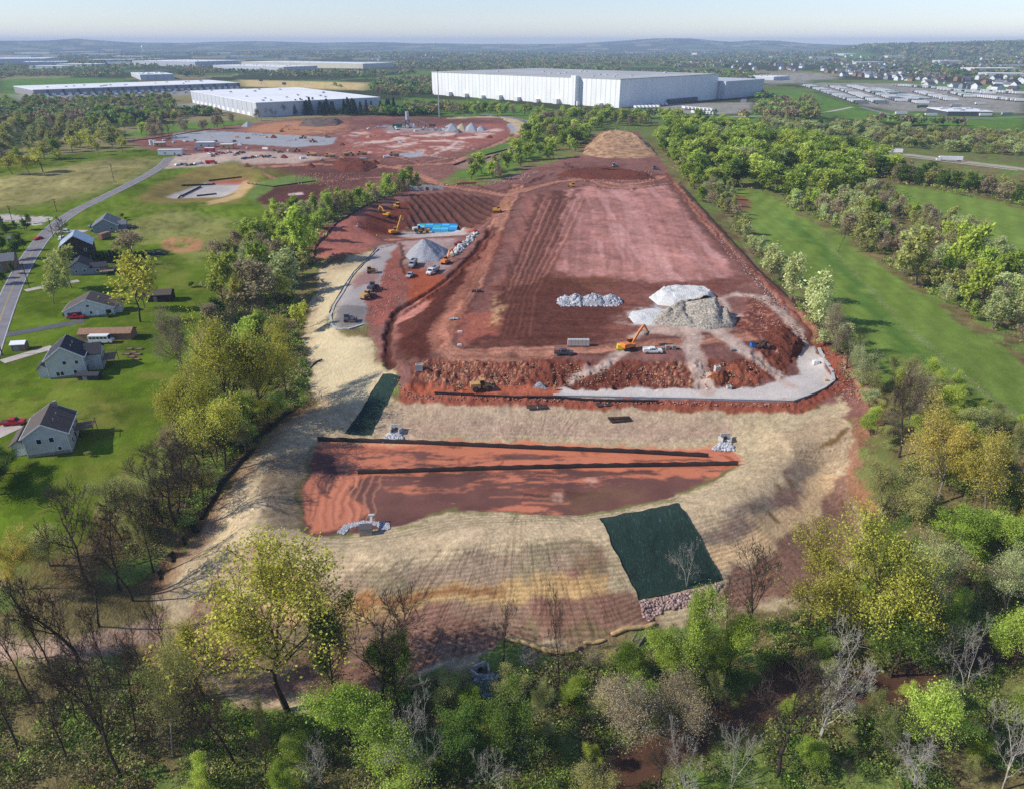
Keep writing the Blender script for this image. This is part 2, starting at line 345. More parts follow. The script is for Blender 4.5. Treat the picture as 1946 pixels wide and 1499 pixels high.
patch([(1800,1270),(1946,1240),(1946,1310),(1850,1330)], lin(140,150,80), 2, 2, amt=.6)
# --- greens round the warehouses and ponds
for q in ([(0,150),(130,148),(250,150),(230,165),(100,170),(0,170)], [(0,170),(40,172),(60,186),(0,200)], [(230,255),(330,235),(470,228),(480,236),(420,245),(260,262)], [(770,185),(1000,200),(1080,215),(1030,225),(880,222),(790,215)], [(1000,255),(1020,260),(1040,290),(990,310),(960,330),(880,340),(850,330),(960,300),(1000,280)], [(1130,205),(1290,225),(1470,215),(1560,220),(1560,238),(1330,232),(1140,216)], [(1430,175),(1530,170),(1640,205),(1620,218),(1500,205),(1440,190)], [(1560,205),(1760,215),(1946,222),(1946,250),(1720,235),(1600,225)], [(1720,165),(1946,178),(1946,165),(1760,155)], [(720,145),(820,138),(820,150),(730,155)], [(1590,102),(1660,100),(1680,110),(1600,112)]):
    patch(q, lin(92,122,52), 3, 2, zone=1, amt=.95)
patch([(455,152),(700,158),(690,172),(560,168),(460,165)], lin(196,172,118), 3, 2)
for q in ([(1520,161),(1560,158),(1730,160),(1800,168),(1946,178),(1946,216),(1800,213),(1700,212),(1640,201)], [(1420,150),(1530,152),(1540,158),(1440,160)], [(1200,205),(1290,197),(1430,195),(1430,215),(1300,222),(1210,218)], [(300,200),(420,195),(440,212),(360,218),(310,212)], [(20,180),(230,182),(455,166),(460,172),(240,192),(40,195)], [(1450,140),(1560,140),(1600,150),(1440,158)]):
    patch(q, lin(142,138,126), 2, .9, vary=.3)
# --- the fenced rear site
RS = [(238,270),(300,255),(440,240),(560,226),(700,220),(850,224),(960,222),(988,236),(978,262),(910,300),(860,330),(832,352),(780,346),(730,342),(640,385),(520,385),(480,378),(505,350),(570,328),(500,318),(440,306),(400,312),(345,300),(330,292),(280,284)]
patch(RS, D_RED, 1.5, 1.5, zone=2, vary=.35)
patch([(660,250),(960,235),(960,262),(860,290),(740,300),(640,290)], lin(158,98,84), 4, 3, amt=.8)
patch([(480,240),(560,230),(660,232),(640,252),(540,258),(470,250)], lin(184,132,96), 4, 3, amt=.75)
patch([(500,322),(560,305),(700,300),(800,330),(780,345),(720,342),(640,382),(560,350)], D_DARK, 4, 3, amt=.65)
patch([(640,235),(760,225),(940,228),(960,236),(880,236),(760,240)], D_DARK, 4, 3, amt=.45)
k, m, sd = patch([(640,250),(900,245),(960,245),(860,290),(700,300)], lin(205,180,165), 1, 2, amt=.8, broken=(N15,.60))
for q in ([(500,330),(560,352),(640,368),(740,352),(800,348)], [(560,335),(620,345),(700,338),(770,335)], [(860,300),(800,312),(760,300),(700,296)], [(600,300),(680,280),(800,262),(900,258)], [(500,345),(540,365),(600,372)], [(650,262),(720,258),(820,262),(930,256)], [(540,246),(640,250),(700,246)], [(470,300),(520,306),(600,304),(720,306)]): stroke(q, 7.5, D_DARK, amt=.6, warp=1.5, soft=1.5); stroke(q, 4, lin(166,116,96), amt=.75, warp=1.0, tracks=.4)
stroke([(500,318),(600,312),(720,318),(860,310),(960,268),(990,255)], 11, D_DARK, amt=.6, warp=1.2, soft=2)
stroke([(500,318),(600,312),(720,318),(860,310),(960,268),(990,255)], 6, D_HAUL, amt=.95, tracks=.3)
stroke([(720,315),(770,322),(805,338),(840,352),(900,358),(950,350),(985,352),(1040,335)], 8, D_HAUL, amt=.9, tracks=.3)
patch([(330,254),(400,249),(640,262),(632,275),(560,280),(325,266)], CONC, .4, .2, zone=3, vary=.12)
patch([(745,294),(800,288),(806,296),(780,301)], CONC, .8, 1)
patch([(820,296),(846,282),(870,268),(874,270),(850,286)], lin(196,172,160), .6, .6)
patch([(735,238),(830,244),(930,246),(900,252),(800,254),(730,250)], lin(150,140,135), 2, 2, amt=.8)
patch([(345,296),(420,286),(540,290),(620,300),(560,312),(480,312),(440,306),(400,316),(300,322),(318,304)], lin(186,164,148), 2, 1.2, amt=.85, zone=2)
# straw ring and swale at the far end
stroke([(862,225),(920,222),(965,224),(988,238),(984,254)], 17, S_STRAW, warp=.8, zone=4)
stroke([(968,236),(976,250)], 7, lin(150,152,158))
# sediment pond banks by the road
patch([(255,382),(300,350),(370,322),(440,312),(495,325),(490,350),(445,385),(370,385),(300,388)], lin(132,116,66), 2, 1, zone=1, vary=.3)
patch([(310,374),(390,347),(470,344),(470,356),(420,375),(330,378)], lin(176,168,160), .6, .2, wet=.6)
patch([(400,345),(470,338),(466,349),(405,352)], lin(160,84,66), 1.5, 1.0, amt=.8)
patch([(440,372),(462,345),(482,348),(460,376),(400,390),(390,384)], lin(178,150,104), 1, .6)
patch([(486,350),(560,332),(610,340),(585,352),(480,384),(470,375)], lin(102,120,60), 1.5, 1, zone=1)
patch([(484,380),(520,358),(560,350),(620,352),(610,380),(560,388),(500,388)], D_DARK, 1, 1, zone=2); patch([(550,369),(576,366),(578,370),(556,373)], lin(205,180,172), .5, .6)
patch([(862,316),(900,300),(985,278),(990,286),(940,306),(880,322)], lin(150,120,108), .8, .4, amt=.9, zone=2); patch([(880,296),(960,272),(985,275),(900,304)], lin(96,122,58), 1, 1)
# --- main construction pad
SITE = [(742,716),(706,655),(694,612),(640,618),(640,560),(664,500),(716,470),(610,492),(586,470),(588,452),(640,418),(700,388),(760,362),(800,352),(850,352),(930,352),(1000,322),(1060,306),(1105,296),(1112,268),(1150,248),(1212,250),(1245,290),(1292,356),(1332,400),(1392,460),(1452,530),(1526,592),(1572,645),(1625,705),(1660,765),(1640,790),(1590,790),(1560,768),(1400,768),(1100,768),(900,764),(780,760)]
patch(SITE, D_RED, .8, .8, zone=2, vary=.3)
# graded deck: pale, streaked along its length
k, m, sd = patch([(1075,362),(1130,352),(1265,352),(1330,440),(1400,525),(1240,540),(1060,520),(1050,440)], D_PINK, 1.6, 1.0, amt=.95)
s = fbm(X[k] * 1.0, Y[k] / 160.0, 2.6, 3, 5); A[k] *= (1 + m * (.35 * (s - .5) + .5 * (N15[k] - .5) + .35 * (N4[k] - .5)))[:, None].astype(np.float32)
mixin(k, (m * sstep(.56, .68, fbm(X[k], Y[k] / 9.0, 5.0, 5, 2)) * .5).astype(np.float32), lin(206,158,150))
k, m, sd = patch([(1000,370),(1075,362),(1060,520),(1050,600),(930,640),(880,640),(960,500),(985,430)], lin(134,89,77), 2, 1.5, amt=.9)
s = fbm(X[k] + .12 * Y[k], Y[k] / 90.0, 1.5, 3, 1); A[k] *= (1 + m * 1.0 * (s - .5))[:, None].astype(np.float32)
for q, w in (([(1062,365),(1035,430),(1010,500),(995,560)], 9), ([(1028,370),(1000,450),(960,540)], 3), ([(1100,360),(1065,400),(1052,470)], 4)): stroke(q, w, D_DARK, amt=.75, warp=1.0, tracks=.5, soft=1.5)
k, m, sd = patch([(950,530),(1060,518),(1240,540),(1420,530),(1380,560),(1240,560),(1180,600),(1240,640),(1000,668),(900,668),(930,600)], lin(116,72,60), 3, 2, amt=.85)
s = fbm(X[k] / 30.0, Y[k], 1.6, 4, 2); A[k] *= (1 + m * .7 * (s - .5))[:, None].astype(np.float32)
patch([(1000,560),(1060,528),(1200,530),(1080,552)], lin(110,74,44), 3, 3, amt=.5)
patch([(930,600),(1050,585),(1050,640),(920,655)], D_DARK, 6, 4, amt=.55)
for q, c, a in (([(1165,352),(1185,352),(1240,440),(1290,535),(1235,540),(1200,440)], lin(190,142,130), .4), ([(1090,362),(1112,360),(1120,440),(1118,525),(1078,520),(1080,440)], lin(136,94,84), .35), ([(1130,352),(1146,352),(1170,440),(1190,535),(1160,535),(1150,440)], lin(140,96,86), .3), ([(1220,352),(1240,352),(1310,440),(1370,525),(1340,530),(1280,440)], lin(142,98,88), .3)): patch(q, c, 1.2, .4, amt=a)
# haul roads
for q, w in (([(985,352),(962,390),(934,450),(897,540),(857,594),(838,628),(835,658),(862,675),(950,674),(1043,670)], 8.5), ([(1000,668),(1150,662),(1300,650),(1420,640)], 6), ([(820,348),(900,362),(960,372),(1020,355),(1060,345),(1110,340),(1180,352),(1230,345),(1262,335)], 7), ([(1110,335),(1150,355),(1200,358),(1280,348)], 5), ([(950,405),(900,432),(870,446),(800,452),(740,456)], 6), ([(1280,345),(1340,420),(1420,500),(1500,580),(1580,670),(1650,770)], 5)):
    stroke(q, w + 4.5, D_DARK, amt=.6, warp=1.0, soft=1.6); stroke(q, w, D_HAUL, amt=.9, warp=.6, tracks=.5, soft=.9, dz=-.25)
stroke([(1290,352),(1335,405),(1440,520),(1530,600),(1600,680)], 2.2, D_DARK, amt=.7, warp=.5, dz=.5)
stroke([(1262,330),(1312,388),(1400,490),(1480,560),(1540,640)], 1.6, lin(120,62,50), amt=.8, warp=.6, dz=.4)
for q in ([(1060,318),(1120,322),(1200,330),(1240,338)], [(1070,310),(1100,330),(1060,340)], [(900,352),(940,366),(1000,350),(1050,330)], [(1100,352),(1180,362),(1270,352)]): stroke(q, 2.5, D_DARK, amt=.8, warp=1, dz=.8)
patch([(1060,318),(1150,315),(1250,330),(1230,340),(1120,335)], D_DARK, 2, 2, amt=.5)
patch([(1130,255),(1155,248),(1185,250),(1205,275),(1195,298),(1110,298),(1112,275)], lin(150,112,86), 1, 1, amt=.9)
for i in range(34):
    x0 = 1075 + 9.5 * i + RNG.normal(0, 4); y0 = 372 + RNG.uniform(0, 40); x1 = x0 + (x0 - 1130) * .28; stroke([(x0, y0), ((x0 + x1) / 2 + RNG.normal(0, 3), y0 + 60), (x1 + RNG.normal(0, 5), y0 + 110 + RNG.uniform(0, 40))], RNG.uniform(.6, 1.4), D_DARK if i % 3 else lin(196,150,140), amt=RNG.uniform(.06, .22), warp=.2, soft=.6)
for i in range(22):
    x0 = 1000 + 4.0 * i; stroke([(x0 + 30, 380), (x0, 450), (x0 - 40 - i, 560), (x0 - 70, 640)], RNG.uniform(.5, 1.3), (D_DARK, lin(178,124,106), lin(112,64,52))[i % 3], amt=RNG.uniform(.3, .65), warp=.18, soft=.5)
for i in range(16):
    y0 = 560 + 7 * i; stroke([(930 + RNG.uniform(-20,20), y0), (1050, y0 - 4), (1200 + RNG.uniform(-40,60), y0 + RNG.uniform(-6,8))], RNG.uniform(.5, 1.2), (D_DARK, lin(160,104,86))[i % 2], amt=RNG.uniform(.25,.55), warp=.2, soft=.5)
for i in range(18):
    x0 = 560 + RNG.uniform(-30, 330); y0 = 240 + RNG.uniform(0, 60); stroke([(x0, y0), (x0 + RNG.uniform(30, 80), y0 + RNG.uniform(-10, 10)), (x0 + RNG.uniform(80, 140), y0 + RNG.uniform(-16, 16))], 2.2, (D_DARK, lin(190,140,120), lin(200,176,160))[i % 3], amt=.5, warp=1.5, soft=1)
# yard below: dark bank, lower floor, gravel bench
patch([(945,428),(925,436),(880,500),(830,560),(770,600),(748,640),(748,690),(775,690),(800,640),(850,575),(900,500)], D_DARK, 1.5, 1.2, amt=.9)
patch([(820,590),(900,480),(945,440),(970,440),(900,560),(850,660),(790,680),(760,660)], lin(112,58,44), 2.5, 1.5, amt=.5)
patch([(750,640),(770,595),(850,540),(850,575),(800,615),(790,625),(760,645)], lin(186,120,104), 1.5, 1, amt=.85)
patch([(770,560),(785,500),(840,520),(840,560),(800,590)], lin(158,82,56), 1.5, 1, amt=.9)
patch([(715,478),(750,466),(775,520),(760,580),(720,620),(700,615),(702,560)], lin(150,86,72), 1.5, 1.2, amt=.8)
patch([(760,458),(860,452),(860,482),(840,520),(790,505),(765,480)], lin(168,146,138), 2, 1.5, amt=.8)
patch([(724,466),(756,462),(735,500),(716,545),(700,560),(692,600),(690,620),(640,628),(632,600),(664,535),(690,505)], lin(158,150,146), .8, .5, amt=.95, zone=3)
patch([(640,582),(692,582),(692,618),(640,626),(634,604)], lin(112,106,104), .8, .5, amt=.8)
patch([(648,528),(715,515),(716,535),(670,548)], lin(140,92,80), 1, 1, amt=.7)
patch([(600,492),(588,462),(650,420),(700,396),(688,425),(715,455),(700,480),(650,490)], lin(164,102,86), 2, 1, amt=.85)
for i in range(26):
    pass
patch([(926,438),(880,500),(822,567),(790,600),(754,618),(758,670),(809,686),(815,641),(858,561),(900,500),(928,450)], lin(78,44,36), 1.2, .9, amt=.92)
patch([(745,618),(770,590),(800,568),(816,574),(792,600),(757,617)], lin(178,120,106), .8, .7, amt=.9)
patch([(925,600),(950,545),(1050,530),(1120,545),(1180,590),(1150,640),(1000,655),(915,655)], lin(84,50,41), 3, 2.5, amt=.7)
# pit
patch([(680,428),(700,405),(760,385),(800,384),(770,440),(720,452)], lin(122,64,48), 2, 1, amt=.9)
k, m, sd = patch([(775,378),(800,370),(860,366),(935,376),(945,402),(915,428),(880,438),(770,433),(778,400)], D_DARK, 1.5, .7, amt=.95)
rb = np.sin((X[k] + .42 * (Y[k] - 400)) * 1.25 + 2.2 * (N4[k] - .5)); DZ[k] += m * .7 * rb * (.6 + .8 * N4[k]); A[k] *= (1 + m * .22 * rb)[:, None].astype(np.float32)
patch([(765,440),(880,436),(888,446),(780,452),(760,450)], lin(176,164,156), 1, .8)
stroke([(770,433),(820,432),(880,434)], 1.5, lin(126,118,64), amt=.4)
# trench along the bank
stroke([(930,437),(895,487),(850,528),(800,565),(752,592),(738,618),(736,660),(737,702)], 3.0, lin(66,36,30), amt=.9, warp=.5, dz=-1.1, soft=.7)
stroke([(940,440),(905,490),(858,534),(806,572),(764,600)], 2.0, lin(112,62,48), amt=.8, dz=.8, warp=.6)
stroke([(726,470),(760,462),(768,490),(768,520)], 1.2, lin(70,40,34), amt=.7, dz=-.4)
# loop at the pad's corner
for q in ([(880,600),(920,590),(960,600),(940,640),(890,650),(870,630)], ): patch(q, lin(158,92,74), 2, 1.5, amt=.8)
for r in (0, 5, 10): stroke([(842+r,660-r),(836+r,630),(850+r,600),(880,580-r)], 1.2, lin(196,130,104), amt=.5, warp=.8)
patch([(930,570),(945,560),(952,610),(935,625),(925,600)], lin(196,160,112), 1.5, 1.5, amt=.6, broken=(N1,.46))
# pad front: raw cut with rubble
k, m, sd = patch([(785,684),(1000,684),(1300,690),(1420,676),(1482,658),(1518,632),(1530,660),(1508,690),(1490,716),(1420,738),(1060,738),(820,742),(770,745)], lin(112,62,48), 1, .8, amt=.95)
for (qx, qy, s, c) in ((0,0,.55,lin(196,158,118)), (31,7,.4,lin(182,132,108)), (77,3,.8,lin(150,96,78))):
    n = fbm(X[k] + qx, Y[k] * 1.0 + qy, s, 2, 4); mixin(k, (m * sstep(.68, .73, n) * sstep(.42, .58, N15[k]) * .7).astype(np.float32), c)
DZ[k] += m * (1.5 * (N1[k] - .5) + 1.8 * (N4[k] - .5))
patch([(1330,690),(1420,676),(1490,690),(1470,715),(1400,730),(1340,730)], lin(158,92,66), 2, 2, amt=.5)
k, m, sd = area([(1440,560),(1500,610),(1540,655),(1515,668),(1480,655),(1430,640),(1380,620)], 2, 1.2); DZ[k] += m * 1.6 * (N4[k] - .35); mixin(k, m * .8, lin(112,64,50))
mixin(k, (m * sstep(.6, .66, fbm(X[k], Y[k], 1.0, 2, 4)) * .7).astype(np.float32), lin(176,120,100))
# grey gravel bench and ramps
patch([(1056,739),(1250,738),(1420,738),(1460,732),(1492,716),(1520,712),(1508,664),(1548,657),(1562,690),(1586,720),(1560,742),(1506,760),(1300,756),(1060,752)], lin(196,186,176), .5, .35, zone=3, vary=.12)
for q, w in (([(1310,600),(1318,660),(1328,700),(1336,740)], 5.5), ([(1320,610),(1400,655),(1450,690),(1500,732)], 5), ([(1090,722),(1130,700),(1190,668)], 2.5), ([(1200,640),(1260,625),(1330,610)], 3), ([(1300,600),(1400,600)], 4), ([(1395,560),(1450,565),(1480,590),(1520,640),(1530,665)], 4.5), ([(1380,610),(1370,570),(1400,556)], 2.5)): stroke(q, w, lin(186,164,148), amt=.85, warp=.7, soft=1.0, tracks=.25)
patch([(1195,592),(1260,575),(1390,600),(1380,625),(1280,640),(1200,620)], lin(186,160,142), 2.5, 2, amt=.75)
patch([(1192,596),(1240,580),(1290,600),(1240,618),(1205,615)], lin(196,192,188), 1.5, 1.2)
stroke([(778,742),(850,744),(960,744),(1050,746)], 4.5, lin(168,92,66), amt=.8, warp=.5)
# --- straw blankets round the basin
straw = [(716,474),(690,480),(650,498),(604,505),(598,560),(578,620),(586,700),(600,765),(545,800),(490,855),(440,920),(395,980),(338,1060),(290,1130),(318,1200),(345,1268),(460,1345),(640,1352),(760,1290),(900,1262),(962,1212),(1050,1240),(1120,1218),(1240,1192),(1345,1162),(1480,1170),(1560,1140),(1640,1070),(1634,985),(1612,905),(1640,860),(1620,800),(1600,752),(1585,764),(1512,782),(1300,776),(1060,771),(900,764),(790,757),(752,760),(742,716),(716,690),(700,648),(642,634),(622,610),(626,590),(662,530)]
k, m, sd = patch(straw, S_STRAW, .8, .8, zone=4, vary=.18)
# netted outer faces: soil shows through; firm-edged bands also paint in the light-to-shade change at the crest
FRONT = [(470,1030),(510,1062),(620,1085),(740,1080),(900,1050),(1000,1036),(1135,1026),(1160,1098),(1150,1112),(950,1112),(800,1140),(640,1156),(520,1146),(400,1085)]
LOWER = [(395,1100),(520,1170),(640,1176),(800,1158),(960,1132),(1150,1122),(1192,1122),(1238,1186),(1100,1236),(960,1216),(780,1276),(640,1336),(470,1320),(330,1215)]
ROUT = [(1300,998),(1440,955),(1478,905),(1492,850),(1560,888),(1522,962),(1420,1030),(1352,1068)]
RLOW = [(1372,1104),(1460,1044),(1560,970),(1580,905),(1615,900),(1630,990),(1620,1060),(1540,1140),(1400,1168)]
for q, c, a, w in ((FRONT, lin(160,136,112), .95, .8), (LOWER, lin(146,116,96), .92, .9), (ROUT, lin(140,122,104), .92, .7), (RLOW, lin(132,98,82), .9, .9), ([(780,765),(1300,778),(1390,790),(1380,832),(1000,834),(740,832),(700,820),(745,768)], lin(182,156,130), .75, 1.0), ([(1480,830),(1560,780),(1620,810),(1610,880),(1560,890),(1500,850)], lin(168,144,114), .85, 1.5), ([(506,868),(596,856),(562,1010),(500,1012)], lin(138,120,96), .9, .8), ([(740,800),(1380,804),(1380,832),(1000,834),(720,832)], lin(168,138,118), .5, 1.2)):
    patch(q, c, .9, w, amt=a, vary=.16)
RB = (fbm(X, Y, 11.0, 5, 7), .50)
patch(FRONT, lin(134,88,72), 1.5, 1.5, amt=.7, vary=.2, broken=(fbm(X, Y, 14.0, 5, 7) + .10 * sstep(-5, 25, X) - .03, .53))
patch(LOWER, lin(134,96,80), 1.5, 1.5, amt=.72, vary=.25, broken=(fbm(X, Y, 9.0, 5, 4) + .12 * sstep(0, 22, X), .50))
patch(ROUT, lin(126,88,76), 1.5, 1.5, amt=.6, broken=(fbm(X, Y, 8.0, 5, 2), .54)); patch(RLOW, lin(138,102,84), 1.5, 1.5, amt=.6, broken=(fbm(X, Y, 7.0, 5, 2), .47))
patch(FRONT, lin(126,122,86), 2, 2, amt=.45, broken=(fbm(X, Y, 12.0, 4, 1), .55)); patch(LOWER, lin(112,112,72), 2, 2, amt=.5, broken=(fbm(X, Y, 10.0, 4, 1), .57))
stroke([(505,1030),(600,1062),(720,1056),(880,1020),(1000,1006),(1130,1006)], 7, lin(196,172,136), amt=.8, warp=.8, soft=1)
stroke([(1300,990),(1400,950),(1460,905),(1480,860),(1465,830)], 6.5, lin(190,166,130), amt=.8, warp=.8, soft=1)
stroke([(520,1155),(640,1162),(760,1148),(880,1120),(960,1116),(1150,1110)], 4.5, lin(192,156,104), amt=.8, warp=.9, soft=1)
stroke([(680,1150),(780,1138),(880,1116),(950,1110)], 2.0, lin(142,92,58), amt=.7, warp=.8)
stroke([(1300,1086),(1420,1040),(1530,965),(1570,905)], 5.0, lin(206,172,128), amt=.85, warp=.8, soft=1)
for i in range(30): pass
# netting: seams down the slope and the stitched rows across it
k = np.nonzero(ZONE == 4)[0]
bc = W(1000, 900); az_ = np.arctan2((X[k] - bc[0]) / 1.7, Y[k] - bc[1]) * 62.0 + (N15[k] - .5) * 3
slope_ = np.abs(np.gradient(Z.reshape(NR, NA), axis=0).ravel()[k]) / np.maximum(np.gradient(DIST.reshape(NR, NA), axis=0).ravel()[k], .05); onsl = sstep(.12, .3, slope_).astype(np.float32)
st1 = fbm(az_ / .26, DIST[k] / 9.0, 1.0, 3, 4); st2 = fbm(az_ / 2.0, DIST[k] / 12.0, 1.0, 3, 6); gap = sstep(.42, .56, N15[k])
A[k] *= (1 - .34 * sstep(.60, .66, st1) * gap * onsl + .24 * (st2 - .5) + .12 * (N15[k] - .5) + .08 * (N60[k] - .5))[:, None].astype(np.float32)
rows = np.sin(Z[k] * 2 * PI / .40 + 3.0 * (N4[k] - .5) + .8 * (N1[k] - .5)); vis = sstep(190, 140, DIST[k]) * onsl
A[k] *= (1 + .17 * rows * vis)[:, None].astype(np.float32)
fine = fbm(X[k] * 1.0, Y[k] * 1.0, .5, 2, 6); A[k] *= (1 + .5 * (fine - .5) + .45 * (N1[k] - .5))[:, None].astype(np.float32)
DZ[k] += .06 * rows * vis
for (a, b) in (((1186,960),(1190,966)), ((1500,915),(1505,925)), ((1475,920),(1480,927)), ((1467,978),(1480,988)), ((1560,850),(1600,822)), ((1575,846),(1612,815))): stroke([a, b], 1.3, lin(112,88,54), amt=.8, warp=.3)
# left straw apron: pale, with darker scuffs
patch([(700,500),(640,520),(600,600),(590,700),(640,760),(690,790),(720,710),(690,645),(640,640),(625,600),(660,540)], lin(198,182,144), 3, 1, amt=.75, vary=.12)
# dirt track down the far flank
stroke([(1650,770),(1640,830),(1625,880),(1640,940),(1670,1000)], 3.4, lin(150,104,80), amt=.85, warp=1.2, soft=1.2)
patch([(1600,740),(1650,760),(1640,800),(1610,790)], D_RED, 2, 2, amt=.8)
k, m, lat, run = stroke([(770,758),(1060,764),(1300,769),(1512,776),(1606,730),(1560,650)], 3.6, lin(138,76,58), amt=.95, warp=.5, zone=2); DZ[k] += m * .8 * (N1[k] - .5)
# --- basin floor
BAS = [(608,848),(800,846),(1000,850),(1200,850),(1395,856),(1404,876),(1370,905),(1280,942),(1180,968),(1090,977),(980,974),(890,968),(800,985),(740,1003),(660,1017),(600,1021),(568,1012),(570,960),(590,882)]
k, m, sd = patch(BAS, lin(106,69,59), .5, .5, zone=5, vary=.3, wet=.25)
def wetpatch(q, th, st=(9., 2.2), warp=1.2, amt=.95):
    k, m, sd = area(q, 1.2, warp)
    n = fbm(X[k] / st[0], Y[k] / st[1], 1.6, 6, 3, .62) + .05 * (N1[k] - .5)
    mixin(k, (m * amt * sstep(th - .07, th + .07, n)).astype(np.float32), D_ORNG * 1.0, wet=.85)
wetpatch([(610,850),(1400,856),(1400,886),(1000,892),(700,898),(640,880)], .43)
wetpatch([(1000,850),(1395,860),(1395,884),(1000,890)], .36, amt=.9)
wetpatch([(572,960),(590,890),(660,900),(690,960),(640,1010),(575,1010)], .36, (2.0, 6))
wetpatch([(640,880),(760,860),(800,880),(700,910),(640,930)], .38, (6, 1.5))
wetpatch([(680,905),(1000,900),(1200,900),(1300,905),(1000,930),(740,935)], .55)
wetpatch([(800,930),(1040,925),(1060,972),(900,968),(820,985)], .53, (8, 3))
for i in range(26):
    y0 = 857 + RNG.uniform(0, 100); x0 = RNG.uniform(610, 1250); L_ = RNG.uniform(40, 160)
    if y0 > 930: x0 = min(x0, 1000)
    stroke([(x0, y0), (x0 + L_ * .5, y0 + RNG.normal(0, 1.5)), (x0 + L_, y0 + RNG.normal(0, 2))], RNG.uniform(.4, 1.3), (lin(84,48,38), D_ORNG)[i % 2], amt=RNG.uniform(.4, .8), warp=.5, soft=.4, wet=.5)
for i in range(16):
    x0 = 585 + 8 * i; stroke([(x0 + 20, 890 + RNG.uniform(0, 20)), (x0 + 8, 940), (x0 - 2 + RNG.normal(0, 4), 985 + RNG.uniform(0, 20))], .5, (lin(96,60,50), lin(206,140,108))[i % 2], amt=RNG.uniform(.3, .6), warp=.4, soft=.3)
wetpatch([(900,895),(1380,888),(1340,905),(1000,912)], .52)
for i, (cx_, cy_, r) in enumerate(((640,925,34),(648,930,44),(660,925,54),(652,918,26),(636,930,62))):
    pts = [(cx_ + r * math.cos(t), cy_ - 6 + r * .62 * math.sin(t)) for t in np.linspace(2.2, 5.0, 12)]
    stroke(pts, .45, lin(96,60,50), amt=.6, warp=.25, soft=.25, wet=.6); stroke([(x + 5, y + 2) for x, y in pts], .4, lin(96,60,50), amt=.5, warp=.25, soft=.25)
for cx_, r, a in ((935,20,(-1.2,1.2)),(1375,16,(-1.3,1.3)),(1366,22,(-1.3,1.3)),(885,16,(1.9,4.4))):
    stroke([(cx_ + r * math.cos(t), 876 + r * .5 * math.sin(t)) for t in np.linspace(a[0], a[1], 9)], .7, lin(150,74,50), amt=.7, warp=.3, soft=.3)
patch([(610,838),(1000,842),(1390,848),(1390,856),(1000,852),(610,850)], lin(204,116,84), 1, .8, amt=.7, zone=5)
stroke([(568,1012),(600,1022),(660,1018),(740,1003),(800,986),(890,968),(980,975),(1090,978),(1180,969),(1280,943),(1400,882)], 2.2, lin(104,108,54), amt=.6, warp=1, broken=(N4,.45))
stroke([(604,850),(586,885),(566,950),(562,1010)], 1.6, lin(78,80,46), amt=.6, warp=.8)
patch([(1060,935),(1200,925),(1200,950),(1080,970)], lin(122,96,62), 3, 2, amt=.35)
for q in ([(1112,912),(1130,910),(1134,918),(1116,919)], [(1060,932),(1078,930),(1080,937),(1062,939)]): patch(q, lin(206,160,138), 1, 1.2, amt=.8)
# --- creek bed
stroke(CREEK, 6.5, lin(84,56,42), amt=.95, warp=1.2, zone=6, wet=.9, soft=.8)
stroke(CREEK, 10, lin(92,66,50), amt=.4, warp=1.5, soft=2)
# raw earth under the left tree line
stroke([(600,770),(540,800),(480,862),(420,945),(360,1040),(310,1110)], 6, lin(128,92,70), amt=.6, warp=1.5, soft=2)
stroke([(0,1238),(100,1236),(200,1228),(290,1200)], 6, lin(176,146,126), amt=.85, warp=1.0, soft=1.2)
patch([(230,1220),(330,1190),(480,1330),(330,1300),(240,1270)], lin(140,104,82), 3, 2.5, amt=.6)
# grain that only shows close by
grain = np.random.default_rng(8).normal(0, 1, NV).astype(np.float32) * sstep(420, 120, DIST).astype(np.float32)
for zn, g in ((2, .12), (4, .11), (0, .16), (1, .07), (3, .06), (5, .03)):
    k = np.nonzero(ZONE == zn)[0]; A[k] *= np.clip(1 + g * grain[k], .5, 1.6)[:, None]
# small-scale roughness of bare ground
k = np.nonzero((ZONE == 2) & (DIST < 700))[0]; DZ[k] += .22 * (N1[k] - .5) + .3 * (N4[k] - .5); A[k] *= (1 + .45 * (N1[k] - .5))[:, None].astype(np.float32)
k = np.nonzero((ZONE == 0) & (DIST < 500))[0]; DZ[k] += .5 * (N4[k] - .5)
A = np.clip(A, .008, .9)
Z = Z + DZ

